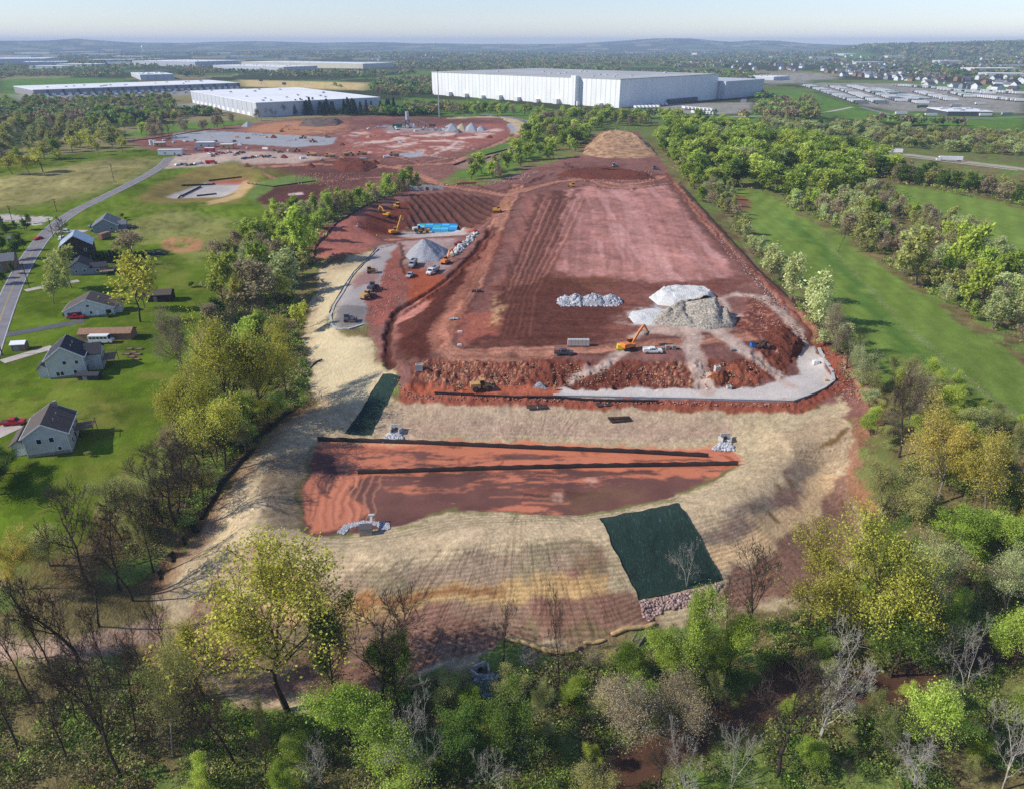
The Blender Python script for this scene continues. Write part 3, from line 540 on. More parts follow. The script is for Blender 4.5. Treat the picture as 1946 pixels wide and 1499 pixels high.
def build_ground():
    verts = np.stack([X, Y, Z], 1).astype(np.float32)
    idx = np.arange(NR * NA).reshape(NR, NA)
    quads = np.stack([idx[:-1, :-1], idx[:-1, 1:], idx[1:, 1:], idx[1:, :-1]], -1).reshape(-1, 4)
    zf = ZONE[quads]; zf = np.where((zf[:, 0] == zf[:, 2]), zf[:, 0], np.minimum(zf[:, 1], zf[:, 3]))
    T = ((.35, .5, (1, 1, 1)), (1.6, .5, (1, 1, 1)))
    MG = {0: mat_ground('woodland_litter', ((.5, .7, (1, 1, 1)), (2.2, .9, (1, 1, 1))), 1, .5),
          1: mat_ground('turf', ((.25, .35, (1, 1, 1)), (2.5, .55, (1, 1, 1))), 1, .3),
          2: mat_ground('red_clay', ((.4, .35, (1, 1, 1)), (2.0, .55, (1, 1, 1))), 1, .35),
          3: mat_ground('crushed_stone', ((.6, .25, (1, 1, 1)), (4.0, .5, (1, 1, 1))), 1, .3),
          4: mat_ground('straw_blanket', ((.5, .3, (1, 1, 1)), (3.0, .6, (.7, 1.6, 1))), 1, .35),
          5: mat_ground('wet_mud', ((.3, .15, (.5, 1.5, 1)), (1.5, .2, (.5, 1.5, 1))), 1, .08, extra='wet'),
          6: mat_ground('creek_water', ((.3, .2, (1, 1, 1)),), 1, .03, extra='wet')}
    names = {0: 'ground', 1: 'grass_field', 2: 'dirt_ground', 3: 'gravel_ground', 4: 'straw_slope_ground', 5: 'basin_mud_ground', 6: 'creek_water'}
    for zn, nm in names.items():
        q = quads[zf == zn]
        if not len(q): continue
        used, inv = np.unique(q, return_inverse=True); q = inv.reshape(-1, 4).astype(np.int32)
        me = bpy.data.meshes.new(nm); me.vertices.add(len(used)); me.loops.add(q.size); me.polygons.add(len(q))
        me.vertices.foreach_set('co', verts[used].ravel()); me.loops.foreach_set('vertex_index', q.ravel())
        me.polygons.foreach_set('loop_start', np.arange(0, q.size, 4, dtype=np.int32))
        me.polygons.foreach_set('use_smooth', np.ones(len(q), bool))
        ca = me.attributes.new('albedo', 'FLOAT_COLOR', 'POINT'); ca.data.foreach_set('color', np.concatenate([A[used], np.ones((len(used), 1), np.float32)], 1).ravel())
        wa = me.attributes.new('wet', 'FLOAT', 'POINT'); wa.data.foreach_set('value', WET[used].astype(np.float32))
        me.update(); me.materials.append(MG[zn])
        o = bpy.data.objects.new(nm, me); COL.objects.link(o); o['kind'] = 'structure'
build_ground()
# ------------------------------------------------------------------ mesh helpers
def mesh_np(name, verts, faces, mat, parent=None, smooth=False, attrs=None, loc=None, link_it=True):
    """verts n x 3, faces m x k (all the same k) -> one object"""
    me = bpy.data.meshes.new(name); verts = np.asarray(verts, np.float32); faces = np.asarray(faces, np.int32); k = faces.shape[1]
    me.vertices.add(len(verts)); me.loops.add(faces.size); me.polygons.add(len(faces))
    me.vertices.foreach_set('co', verts.ravel()); me.loops.foreach_set('vertex_index', faces.ravel())
    me.polygons.foreach_set('loop_start', np.arange(0, faces.size, k, dtype=np.int32))
    if smooth: me.polygons.foreach_set('use_smooth', np.ones(len(faces), bool))
    for an, dom, typ, data in (attrs or ()):
        a = me.attributes.new(an, typ, dom); a.data.foreach_set('value' if typ == 'FLOAT' else 'color', np.asarray(data, np.float32).ravel())
    me.update(); me.materials.append(mat)
    o = bpy.data.objects.new(name, me)
    if link_it: COL.objects.link(o)
    if parent is not None: o.parent = parent
    if loc is not None: o.location = loc
    return o
def thing(name, label, cat, loc=(0, 0, 0), rz=0.0, group=None):
    o = bpy.data.objects.new(name, None); o.empty_display_size = .5; COL.objects.link(o)
    o.location = loc; o.rotation_euler = (0, 0, rz); o['label'] = label; o['category'] = cat
    if group: o['group'] = group
    return o
def tag(o, label, cat, group=None):
    o['label'] = label; o['category'] = cat
    if group: o['group'] = group
    return o
def dup(src, loc, rz=0.0, scale=None, label=None, group=None, cat=None):
    r = src.copy(); COL.objects.link(r); r.location = loc; r.rotation_euler = (0, 0, rz)
    if scale is not None: r.scale = scale if isinstance(scale, (tuple, list)) else (scale,) * 3
    if label: r['label'] = label
    if cat: r['category'] = cat
    if group: r['group'] = group
    for ch in list(src.children):
        c = ch.copy(); COL.objects.link(c); c.parent = r
        for g in list(ch.children):
            d = g.copy(); COL.objects.link(d); d.parent = c
    return r

# ------------------------------------------------------------------ trees
def leaf_mat(name, c1, c2, c3, trans=.35):
    m = bpy.data.materials.new(name); m.use_nodes = True; nt = m.node_tree; nt.nodes.clear()
    out = nt.nodes.new('ShaderNodeOutputMaterial'); mx = nt.nodes.new('ShaderNodeMixShader'); di = nt.nodes.new('ShaderNodeBsdfDiffuse'); tr = nt.nodes.new('ShaderNodeBsdfTranslucent')
    at = nt.nodes.new('ShaderNodeAttribute'); at.attribute_name = 'tone'
    oi = nt.nodes.new('ShaderNodeObjectInfo')
    cr = nt.nodes.new('ShaderNodeValToRGB'); e = cr.color_ramp.elements
    e[0].color = (*[float(v) for v in c1], 1); e[1].color = (*[float(v) for v in c3], 1); n = e.new(.5); n.color = (*[float(v) for v in c2], 1)
    nt.links.new(at.outputs['Fac'], cr.inputs[0])
    hs = nt.nodes.new('ShaderNodeHueSaturation')
    a = nt.nodes.new('ShaderNodeMapRange'); a.inputs['To Min'].default_value = .486; a.inputs['To Max'].default_value = .512; nt.links.new(oi.outputs['Random'], a.inputs['Value']); nt.links.new(a.outputs[0], hs.inputs['Hue'])
    mm = nt.nodes.new('ShaderNodeMath'); mm.operation = 'MULTIPLY'; mm.inputs[1].default_value = 7.31; nt.links.new(oi.outputs['Random'], mm.inputs[0])
    fr = nt.nodes.new('ShaderNodeMath'); fr.operation = 'FRACT'; nt.links.new(mm.outputs[0], fr.inputs[0])
    b = nt.nodes.new('ShaderNodeMapRange'); b.inputs['To Min'].default_value = .78; b.inputs['To Max'].default_value = 1.18; nt.links.new(fr.outputs[0], b.inputs['Value']); nt.links.new(b.outputs[0], hs.inputs['Value'])
    nt.links.new(cr.outputs[0], hs.inputs['Color']); nt.links.new(hs.outputs[0], di.inputs['Color']); nt.links.new(hs.outputs[0], tr.inputs['Color'])
    nt.nodes.remove(mx); ad = nt.nodes.new('ShaderNodeAddShader'); va = nt.nodes.new('ShaderNodeVectorMath'); va.operation = 'SCALE'; va.inputs['Scale'].default_value = .84; vb = nt.nodes.new('ShaderNodeVectorMath'); vb.operation = 'SCALE'; vb.inputs['Scale'].default_value = trans * 1.2
    nt.links.new(hs.outputs[0], va.inputs[0]); nt.links.new(hs.outputs[0], vb.inputs[0]); nt.links.new(va.outputs[0], di.inputs[0]); nt.links.new(vb.outputs[0], tr.inputs[0])
    nt.links.new(di.outputs[0], ad.inputs[0]); nt.links.new(tr.outputs[0], ad.inputs[1]); nt.links.new(ad.outputs[0], out.inputs[0])
    return m
BARK = mat_plain('bark_grey', lin(140,128,112), .95, var=.4, scale=2.5, spec=.1); BARK_D = mat_plain('bark_dark', lin(84,73,62), .95, var=.4, scale=2.5, spec=.1); BARK_W = mat_plain('bark_white', lin(186,178,164), .9, var=.35, scale=1.5, spec=.1)

def tubes(segs, rmin=.02):
    """branch segments -> verts, quad faces (4 or 3 sided tubes, open ends)"""
    P0 = np.array([s[0] for s in segs]); P1 = np.array([s[1] for s in segs]); R0 = np.maximum(rmin, np.array([s[2] for s in segs])); R1 = np.maximum(rmin * .8, np.array([s[3] for s in segs]))
    d = P1 - P0; d /= (np.linalg.norm(d, axis=1)[:, None] + 1e-9)
    h = np.where(np.abs(d[:, 2:3]) > .9, np.array([[1.0, 0, 0]]), np.array([[0, 0, 1.0]]))
    a = np.cross(d, h); a /= np.linalg.norm(a, axis=1)[:, None]; b = np.cross(d, a)
    V = []; F = []; n0 = 0
    for k, sel in ((6, R0 > .12), (3, R0 <= .12)):
        if not sel.any(): continue
        m = int(sel.sum()); ang = np.arange(k) * 2 * PI / k
        ring = a[sel][:, None] * np.cos(ang)[None, :, None] + b[sel][:, None] * np.sin(ang)[None, :, None]
        v = np.concatenate([P0[sel][:, None] + ring * R0[sel][:, None, None], P1[sel][:, None] + ring * R1[sel][:, None, None]], 1)   # m x 2k x 3
        base = n0 + np.arange(m)[:, None] * 2 * k; i = np.arange(k); j = (i + 1) % k
        f = np.stack([base + i, base + j, base + k + j, base + k + i], -1)
        V.append(v.reshape(-1, 3)); F.append(f.reshape(-1, 4)); n0 += m * 2 * k
    return np.concatenate(V), np.concatenate(F)
def leafquads(P, size, rng, flat=.35, tone=None):
    n = len(P)
    nr = rng.normal(size=(n, 3)); nr[:, 2] = np.abs(nr[:, 2]) + flat; nr /= np.linalg.norm(nr, axis=1)[:, None]
    t = rng.normal(size=(n, 3)); a = np.cross(nr, t); a /= np.linalg.norm(a, axis=1)[:, None]; b = np.cross(nr, a)
    s = size * np.clip(np.exp(rng.normal(-.05, .42, (n, 1))), .35, 1.6); w = s * rng.uniform(.55, .9, (n, 1))
    V = np.stack([P - a * s * .5, P + b * w * .5 + nr * s * .08, P + a * s * .5, P - b * w * .5 + nr * s * .08], 1).reshape(-1, 3)
    F = np.arange(n * 4).reshape(n, 4)
    return V, F
def grow(seed, H_, clear=.28, limbs=9, spread=.55, up=.12, lev=3, wob=.10, ang=(35, 62), r0=None, multi=1, kids=(2, 2, 2)):
    rng = random.Random(seed); segs = []; ends = []
    lid = [0]
    def branch(p, d, L, r, l, li=0):
        n = (8, 5, 4, 3, 3)[l]
        for i in range(n):
            q = [d[c] + rng.gauss(0, wob * (1 + .7 * l)) for c in range(3)]; q[2] += up * (1 if l else .3)
            m = math.sqrt(sum(v * v for v in q)); d = [v / m for v in q]
            p2 = [p[c] + d[c] * L / n for c in range(3)]
            ra = r * (1 - .72 * i / n); rb = r * (1 - .72 * (i + 1) / n)
            segs.append((p, p2, ra, rb)); p = p2
            if l >= 2: ends.append((p2, l, li))
            if l < lev and (i + 1) / n > (clear if l == 0 else .25):
                for _ in range(kids[min(l, 2)] if l else max(1, round(limbs / (n * (1 - clear))))):
                    a_ = math.radians(rng.uniform(*ang)) * (1 if l else (1.15 - .4 * i / n)); f = rng.uniform(0, 2 * PI)
                    h = [1, 0, 0] if abs(d[2]) > .9 else [0, 0, 1]
                    u = [d[1]*h[2]-d[2]*h[1], d[2]*h[0]-d[0]*h[2], d[0]*h[1]-d[1]*h[0]]; mu = math.sqrt(sum(v*v for v in u)); u = [v / mu for v in u]
                    w = [d[1]*u[2]-d[2]*u[1], d[2]*u[0]-d[0]*u[2], d[0]*u[1]-d[1]*u[0]]
                    c = [d[k] * math.cos(a_) + (u[k] * math.cos(f) + w[k] * math.sin(f)) * math.sin(a_) for k in range(3)]
                    lid[0] += (l == 0); branch(p, c, L * rng.uniform(.6, 1.22) * (spread if l == 0 else .56) * (1 - .35 * i / n), rb * .62, l + 1, lid[0] if l == 0 else li)
        if l < lev: branch(p, d, L * .32, rb, max(l + 1, 2), li)
    for k in range(multi):
        t = rng.uniform(0, 2 * PI); s = .22 if multi > 1 else .03
        branch([0, 0, -.4], [math.cos(t) * s, math.sin(t) * s, 1], H_ * (.74 if multi == 1 else .66) * rng.uniform(.9, 1.05), (r0 or H_ * .017) * (1 if multi == 1 else .7), 0)
    z = max(s[1][2] for s in segs); k = H_ / z
    segs = [([v * k for v in a], [v * k for v in b], c, d) for a, b, c, d in segs]; ends = [([v * k for v in a], l, li) for a, l, li in ends]
    return segs, ends

LM = {'oak': leaf_mat('oak_leaves', lin(138,138,54), lin(170,170,70), lin(200,196,96), .42),
      'amber': leaf_mat('amber_leaves', lin(140,134,58), lin(170,158,74), lin(196,182,98), .42),
      'maple': leaf_mat('maple_leaves', lin(94,114,44), lin(126,146,58), lin(160,176,80), .42),
      'bright': leaf_mat('bright_leaves', lin(126,144,58), lin(158,172,74), lin(188,200,100), .45),
      'dark': leaf_mat('dark_leaves', lin(64,84,42), lin(90,112,50), lin(120,138,66), .38),
      'pale': leaf_mat('pale_leaves', lin(138,148,90), lin(168,176,116), lin(198,202,150), .45),
      'olive': leaf_mat('olive_leaves', lin(126,128,74), lin(154,156,90), lin(180,178,112), .42),
      'bud': leaf_mat('bud_leaves', lin(126,114,84), lin(154,140,106), lin(180,164,130), .4),
      'pine': leaf_mat('pine_needles', lin(30,50,36), lin(44,68,48), lin(64,90,62), .2)}
PROTO = {}
# (kind, material key) -> thing name, category
TNAME = {'oak': 'oak_tree', 'amber': 'amber_oak_tree', 'maple': 'maple_tree', 'bright': 'young_maple_tree', 'dark': 'dark_leafy_tree', 'pale': 'flowering_tree', 'olive': 'olive_leafed_tree', 'bud': 'budding_tree', 'bare': 'bare_tree', 'white': 'white_barked_tree', 'pine': 'pine_tree'}
def hide_away(o):
    for c in list(o.children): COL.objects.unlink(c)
    COL.objects.unlink(o)
def make_tree(kind, seed, near):
    rng = np.random.default_rng(seed)
    t = bpy.data.objects.new(TNAME[kind], None)
    HT = 16.0
    if kind == 'pine':
        segs = [([0,0,0],[0,0,HT],.22,.03)]; P = []
        n = 3200 if near else 900
        z = rng.random(n) ** .8 * .93 + .06; lay = np.floor(z * 16) / 16 + .02
        th = rng.integers(0, 9, n) * 2 * PI / 9 + np.floor(z * 16) * 1.1 + rng.normal(0, .12, n)
        r = (1 - lay) ** .85 * 3.3 * np.sqrt(rng.random(n)); P = np.stack([np.cos(th) * r, np.sin(th) * r, lay * HT - r * .22 + rng.normal(0, .12, n)], 1)
        V, F = leafquads(P, .62 if near else 1.1, rng, .8); ncl = n
    else:
        bare = kind in ('bare', 'white')
        par = dict(oak=dict(clear=.42, limbs=13, spread=.72, up=.09), amber=dict(clear=.36, limbs=11, spread=.66, up=.04), maple=dict(clear=.2, limbs=13, spread=.52, up=.12), bright=dict(clear=.18, limbs=12, spread=.50, up=.12), dark=dict(clear=.15, limbs=13, spread=.5, up=.1),
                   pale=dict(clear=.2, limbs=10, spread=.5, up=.16, multi=2), olive=dict(clear=.22, limbs=11, spread=.52, up=.14), bud=dict(clear=.22, limbs=12, spread=.5, up=.18, multi=2), bare=dict(clear=.40, limbs=9, spread=.48, up=.2, wob=.10, ang=(24,50), r0=.185), white=dict(clear=.2, limbs=8, spread=.62, up=.14, multi=2, wob=.15))[kind]
        lev = 3 if near else (3 if bare or kind == 'bud' else 2)
        segs, ends = grow(seed, HT, lev=lev, kids=((2, 2, 2) if bare else (2, 2, 2)) if near else (2, 1, 1), **par)
        if not bare:
            E = np.array([e[0] for e in ends])
            dens_ = dict(oak=15000, amber=22000, maple=22000, bright=20000, dark=22000, pale=15000, olive=16000, bud=15000)[kind] if near else dict(oak=2000, amber=2400, maple=2800, bright=2600, dark=2800, pale=1900, olive=2000, bud=1500)[kind]
            # leaves gather in sprays: some branch ends carry many, others few, so sky and ground show between
            w = rng.random(len(E)) ** (1.6 if kind in ('oak', 'pale', 'olive', 'bud') else .7); lw = rng.random(200) ** 1.3 + .12; w = w * lw[np.array([e[2] for e in ends]) % 200]; w /= w.sum()
            c = E[rng.choice(len(E), dens_, p=w)]
            P = c + rng.normal(0, 1, (dens_, 3)) * (.58 if near else .8) * np.array([1, 1, .75]); P = P[P[:, 2] > HT * .14]
            sz = dict(oak=.18, bud=.12, olive=.17, pale=.17).get(kind, .2) if near else (.72 if kind in ('oak','bud','pale') else .85)
            V, F = leafquads(P, sz, rng)
    bare = kind in ('bare', 'white')
    tv, tf = tubes(segs, (.02 if bare else .02) if near else .045)
    bm_ = BARK_W if kind == 'white' else (BARK_D if kind in ('maple', 'bright', 'dark', 'oak', 'bare') else BARK)
    tr = mesh_np('trunk', tv, tf, bm_, t, smooth=True, link_it=False)
    if kind not in ('bare', 'white'):
        tone = np.clip(.5 + .35 * (fbm(P[:, 0] + P[:, 2], P[:, 1] + 40 + P[:, 2] * .7, 2.4, 2, seed % 5) - .5) * 2 + rng.normal(0, .16, len(P)), 0, 1)
        mesh_np('crown', V, F, LM[kind], t, attrs=(('tone', 'FACE', 'FLOAT', tone),), link_it=False)
    zs = tv[:, 2].max(); rad = float(np.percentile(np.hypot(*( (P if kind not in ('bare','white') else tv)[:, :2].T)), 93))
    return t, HT, rad
def proto(kind, near, i):
    key = (kind, near, i % 3)
    if key not in PROTO: PROTO[key] = make_tree(kind, 100 + sum(map(ord, kind)) * 7 + (i % 3) * 13 + near, near)
    return PROTO[key]
TREES = []      # (x, y, height, radius, kind)
_tc = [0]
def plant(kind, x, y, h, wid=None, label=None, group=None):
    z = H(x, y); near = math.hypot(x, y) < 235
    _tc[0] += 1
    t, HT, rad = proto(kind, near, _tc[0] * 7 + int(abs(x) * 3))
    s = h / HT; sx = s if wid is None else wid / 2 / rad
    sx = min(max(sx, s * .45), s * 1.9)
    rz = RNG.uniform(0, 2 * PI)
    r = dup(t, (x, y, z), rz, (sx, sx, s), label, group, 'tree')
    if not group and 'group' in r: del r['group']
    TREES.append((x, y, h, sx * rad, kind)); return r
def tree_px(kind, bx, by, ty, wpx, label):
    """a tree read off the photograph: foot, top row, crown width"""
    p = W(bx, by); h = max(2.5, top_z(p[0], p[1], ty) - p[2]); 
    return plant(kind, p[0], p[1], h, wpx / ppm(p + np.array([0, 0, h * .6])), label)
_occ = {}
def wood(px, n, kinds, hr, label, mind=4.0, wid=(.55, .85), avoid=()):
    """a stand of trees in a ground polygon; labels per kind, filled from a dict"""
    p = Wn(dens(px, 60)); lo = p[:, :2].min(0); hi = p[:, :2].max(0); av = [Wn(dens(a, 60)) for a in avoid]
    ks = list(kinds); ws = np.array([kinds[k] for k in ks], float); ws /= ws.sum(); got = 0; tries = 0
    while got < n and tries < n * 5:
        xs = RNG.uniform(lo[0], hi[0], 400); ys = RNG.uniform(lo[1], hi[1], 400); sd = sdf(p, xs, ys)
        cl_ = fbm(xs, ys, 30.0, 2, 5)
        ok = sd > 0
        for a in av: ok &= sdf(a, xs, ys) < 0
        for x, y, g in zip(xs[ok], ys[ok], cl_[ok]):
            tries += 1
            if got >= n: break
            c = (int(x // 8), int(y // 8)); near_ = [q for i in (-1, 0, 1) for j in (-1, 0, 1) for q in _occ.get((c[0] + i, c[1] + j), ())]
            if any((q[0] - x) ** 2 + (q[1] - y) ** 2 < mind * mind for q in near_): continue
            _occ.setdefault(c, []).append((x, y))
            k = ks[min(len(ks) - 1, int(np.searchsorted(np.cumsum(ws), (RNG.random() * .55 + np.clip((g - .3) / .4, 0, .999) * .45))))]
            h = RNG.uniform(*hr); 
            plant(k, x, y, h, h * RNG.uniform(*wid), label % TDESC[k], (label % TDESC[k])); got += 1
        tries += 1
    return got
TDESC = {'oak': 'yellow-green oak', 'amber': 'amber-leafed oak', 'maple': 'full green maple', 'bright': 'fresh bright green tree', 'dark': 'dark green leafy tree', 'pale': 'pale blossoming tree', 'olive': 'olive-leafed tree', 'bud': 'brown budding tree', 'bare': 'bare grey tree', 'white': 'bare white-barked tree', 'pine': 'dark pine'}
def mark(x, y): _occ.setdefault((int(x // 8), int(y // 8)), []).append((x, y))
KEY = [
 # the near wood, left to right
 ('bare',150,1256,1052,150,'tall bare tree leaning over the end of the dirt track'),('bare',192,1392,1195,120,'bare forked tree below the pale green bush'),('bare',229,1476,1235,130,'lowest bare tree of the left wood, trunk meeting the bottom undergrowth'),
 ('bare',150,1375,1225,90,'thin bare tree beside the pale green bush in the lower left'),('olive',331,1437,1200,110,'sparse olive tree with long bare stem in the lower left wood'),('bare',447,1460,1250,110,'dark-limbed bare tree just left of the big spreading oak'),
 ('oak',548,1352,1052,285,'great spreading yellow-green oak against the straw slope'),('oak',390,1330,1180,100,'smaller yellow oak tucked under the great spreading oak'),('dark',640,1330,1150,110,'dark green tree right of the great spreading oak'),
 ('bare',737,1370,1128,150,'dark bare tree with high forks on the straw slope toe'),('dark',758,1352,1190,100,'dark leafy tree hugging the dark bare forked tree'),('maple',665,1425,1285,150,'rounded green tree below the great spreading oak'),
 ('bright',735,1520,1395,140,'bright green tree at the bottom edge left of the white-limbed tree'),('white',822,1494,1325,170,'white-limbed spreading tree near the rock outlet'),('bright',575,1445,1385,70,'small bright tree under the rounded green tree'),
 ('bare',956,1266,1138,55,'thin bare sapling rising in front of the straw wattle end'),('bare',1062,1308,1095,50,'slim bare pole tree crossing the straw wattle'),('white',999,1275,1232,50,'small white-limbed tree above the rock outlet'),
 ('olive',1010,1378,1285,80,'grey-olive tree below the rock outlet'),('bud',1185,1385,1258,165,'broad brown budding tree on the creek bank'),('bud',1310,1402,1295,150,'second broad brown budding tree overhanging the creek'),
 ('bright',1300,1330,1132,130,'bright green tree below the dark green mat'),('maple',1372,1312,1168,95,'green tree between the green mat and the creek'),('maple',1255,1310,1190,80,'green tree beside the toppled logs'),
 ('white',1300,1500,1368,90,'bare white tree on the grassy creek bank'),('bare',1252,1500,1398,80,'bare tree beside the white tree on the grassy bank'),('bare',1143,1498,1420,45,'dead snag at the creek mouth'),('white',1389,1498,1388,100,'pale many-forked tree on the far grassy bank'),
 ('bright',1130,1456,1404,45,'small vivid green tree by the creek bend'),('dark',980,1450,1335,120,'dark green tree in the deep shade below the rocks'),('dark',880,1440,1350,110,'dark green tree behind the white-limbed tree'),('white',928,1500,1395,110,'grey-white thicket tree at the bottom centre'),
 ('bare',1476,1475,1258,140,'tall bare tree with a fan of fine twigs above the creek'),('white',1554,1410,1192,165,'pale forked tree spreading wide over the creek'),('bare',1521,1412,1295,70,'slim bare tree beside the wide pale forked tree'),
 ('white',1832,1326,1192,145,'pale bare tree standing in the right clearing'),('bright',1760,1425,1268,165,'lime-yellow bushy tree in the lower right'),('dark',1692,1285,1160,120,'tall dark green tree under the big yellow-green oaks'),('bright',1926,1272,1135,110,'bright green tree at the right edge'),
 ('white',1905,1500,1330,110,'white birch-like tree in the bottom right corner'),('white',1737,1500,1395,130,'sprawling white dead tree on the bottom edge'),('bare',1410,1440,1385,60,'small bare tree on the inner creek bend'),
 ('white',1305,1115,1030,75,'small leafless white tree standing before the green mat'),('bare',1412,1240,1040,110,'tall bare tree right of the green mat'),('bare',1380,1210,1105,50,'slender bare tree right of the mat foot'),
 ('oak',1531,1198,1000,130,'leaning yellow-green oak nearest the green mat'),('oak',1625,1235,968,175,'largest of the yellow-green oaks on the right slope'),('oak',1692,1250,1075,110,'lower yellow-green oak on the right slope'),('dark',1700,1120,1005,90,'dark green tree behind the yellow-green oaks'),('oak',1580,1215,1080,110,'low yellow oak at the slope toe'),
 ('olive',1672,988,882,80,'airy olive tree beside the dirt track'),('olive',1722,992,905,90,'second airy olive tree beside the dirt track'),('pale',1740,1155,1015,90,'pale green tree behind the big oaks'),('pale',1912,1170,1045,100,'pale grey-green tree at the right edge'),
 ('maple',1812,1045,955,100,'deep green tree under the amber oaks'),('bright',1905,1045,962,110,'bright green thicket tree below the amber oaks'),
 ('amber',1778,960,775,170,'front amber oak beside the green field'),('amber',1872,975,790,165,'rear amber oak beside the green field'),('amber',1935,1010,880,90,'amber oak at the right edge'),('amber',1828,930,800,100,'small amber oak between the two large ones'),
 ('bare',1708,868,700,75,'tall slim bare tree at the field corner'),('bud',1728,800,690,75,'reddish budding tree at the field corner'),('bare',1692,812,705,45,'thin bare tree at the corner of the straw slope'),('olive',1770,820,770,95,'low olive thicket tree above the amber oaks'),('bright',1818,765,705,35,'small vivid tree in the green field'),
 ('pale',1638,748,666,50,'pale blossoming tree by the gravel bench corner'),('bud',1588,676,568,60,'tall reddish tree in the row along the pad'),('pale',1556,634,550,55,'pale tree next to the tall reddish tree'),('pale',1537,608,516,60,'pale blossoming tree third in the row along the pad'),('pale',1503,572,484,55,'pale blossoming tree near the start of the row along the pad'),('bare',1608,700,620,40,'thin bare tree in the row along the pad'),('pale',1615,722,650,35,'slim pale tree in the row along the pad'),('pale',1468,535,470,50,'pale tree at the head of the row along the pad'),
 ('olive',1740,542,432,100,'big olive tree in the strip between the fields'),('bright',1812,545,430,70,'bright tree behind the big olive tree'),('bright',1835,592,500,62,'bright round tree jutting into the long field'),('maple',1916,525,474,45,'dark round tree at the upper field edge'),('bare',1592,480,420,38,'lone reddish bare tree on the long field edge'),('olive',1648,478,398,60,'olive tree at the bend of the strip'),
 ('bare',60,1335,1110,80,'tall bare tree near the left edge of the lower wood'),('bare',112,1302,1075,90,'second tall bare tree by the dirt track'),('bare',178,1335,1140,70,'straight bare tree below the dirt track'),('bare',262,1402,1225,80,'bare tree standing among low green shrubs'),('bare',292,1335,1180,70,'bare tree left of the great spreading oak'),('bare',322,1265,1118,60,'slim bare tree at the straw toe corner'),('bare',38,1425,1245,90,'bare tree by the bottom left corner'),('bare',378,1445,1285,80,'forked bare tree below the great spreading oak'),('bare',210,1300,1150,55,'thin bare tree at the end of the dirt track'),('bare',130,1445,1285,80,'leaning bare tree in the lower left undergrowth'),('olive',70,1250,1170,60,'small olive tree on the dirt track verge'),('bare',505,1480,1380,70,'bare tree at the bottom edge below the oak'),('white',610,1490,1400,70,'grey bare tree at the bottom edge among green crowns'),
 # the left line
 ('bare',168,1118,925,120,'tall bare tree by the lawn below the lowest house'),('bare',190,1190,1040,90,'bare tree left of the dirt track end'),('bare',252,1140,985,90,'bare tree at the foot of the left line'),('bare',292,1086,935,70,'slim bare tree beside the straw wattle pieces'),('bare',228,1120,960,100,'leaning bare tree behind the wattle pieces'),('amber',20,1120,1000,110,'rust and gold tree at the left edge'),('olive',95,1075,1000,90,'dark bush-like tree at the left edge lawn'),
 ('oak',507,798,634,110,'yellow oak nearest the straw shoulder'),('oak',452,812,588,130,'tall yellow-green oak behind the straw shoulder'),('oak',385,868,690,110,'yellow-green oak overlooking the back lawns'),('oak',428,895,735,110,'low golden oak in the left line'),('oak',350,850,700,70,'small yellow oak beside the lawn'),('bare',413,898,790,50,'slim dark trunk tree in the left line'),('maple',470,830,740,60,'green tree under the yellow oaks'),('bare',335,1000,830,110,'large bare tree leaning over the lawn'),('oak',545,760,600,70,'yellow oak at the top of the straw shoulder'),
 ('bud',345,702,572,75,'tan budding tree standing on the back lawn'),('oak',267,612,486,85,'round yellow-green lawn tree behind the white house'),('olive',275,585,500,60,'olive lawn tree behind the white house'),('olive',136,548,468,70,'olive yard tree beside the road houses'),('olive',103,578,500,55,'small yard tree by the driveway'),('bud',250,482,438,60,'reddish bush tree behind the barn'),
 ('bud',478,590,502,100,'broad tan tree in the upper left line'),('bright',425,580,488,60,'light green tree at the lawn edge'),('maple',500,545,458,60,'deep green round tree in the upper left line'),('pale',540,562,472,55,'pale tree above the straw apron'),('bright',588,500,392,65,'yellow-green tree overhanging the red dirt'),('bright',505,470,418,60,'light green round tree behind the broad tan tree'),
 ('bare',118,480,410,40,'bare roadside tree in front of the barn'),
]
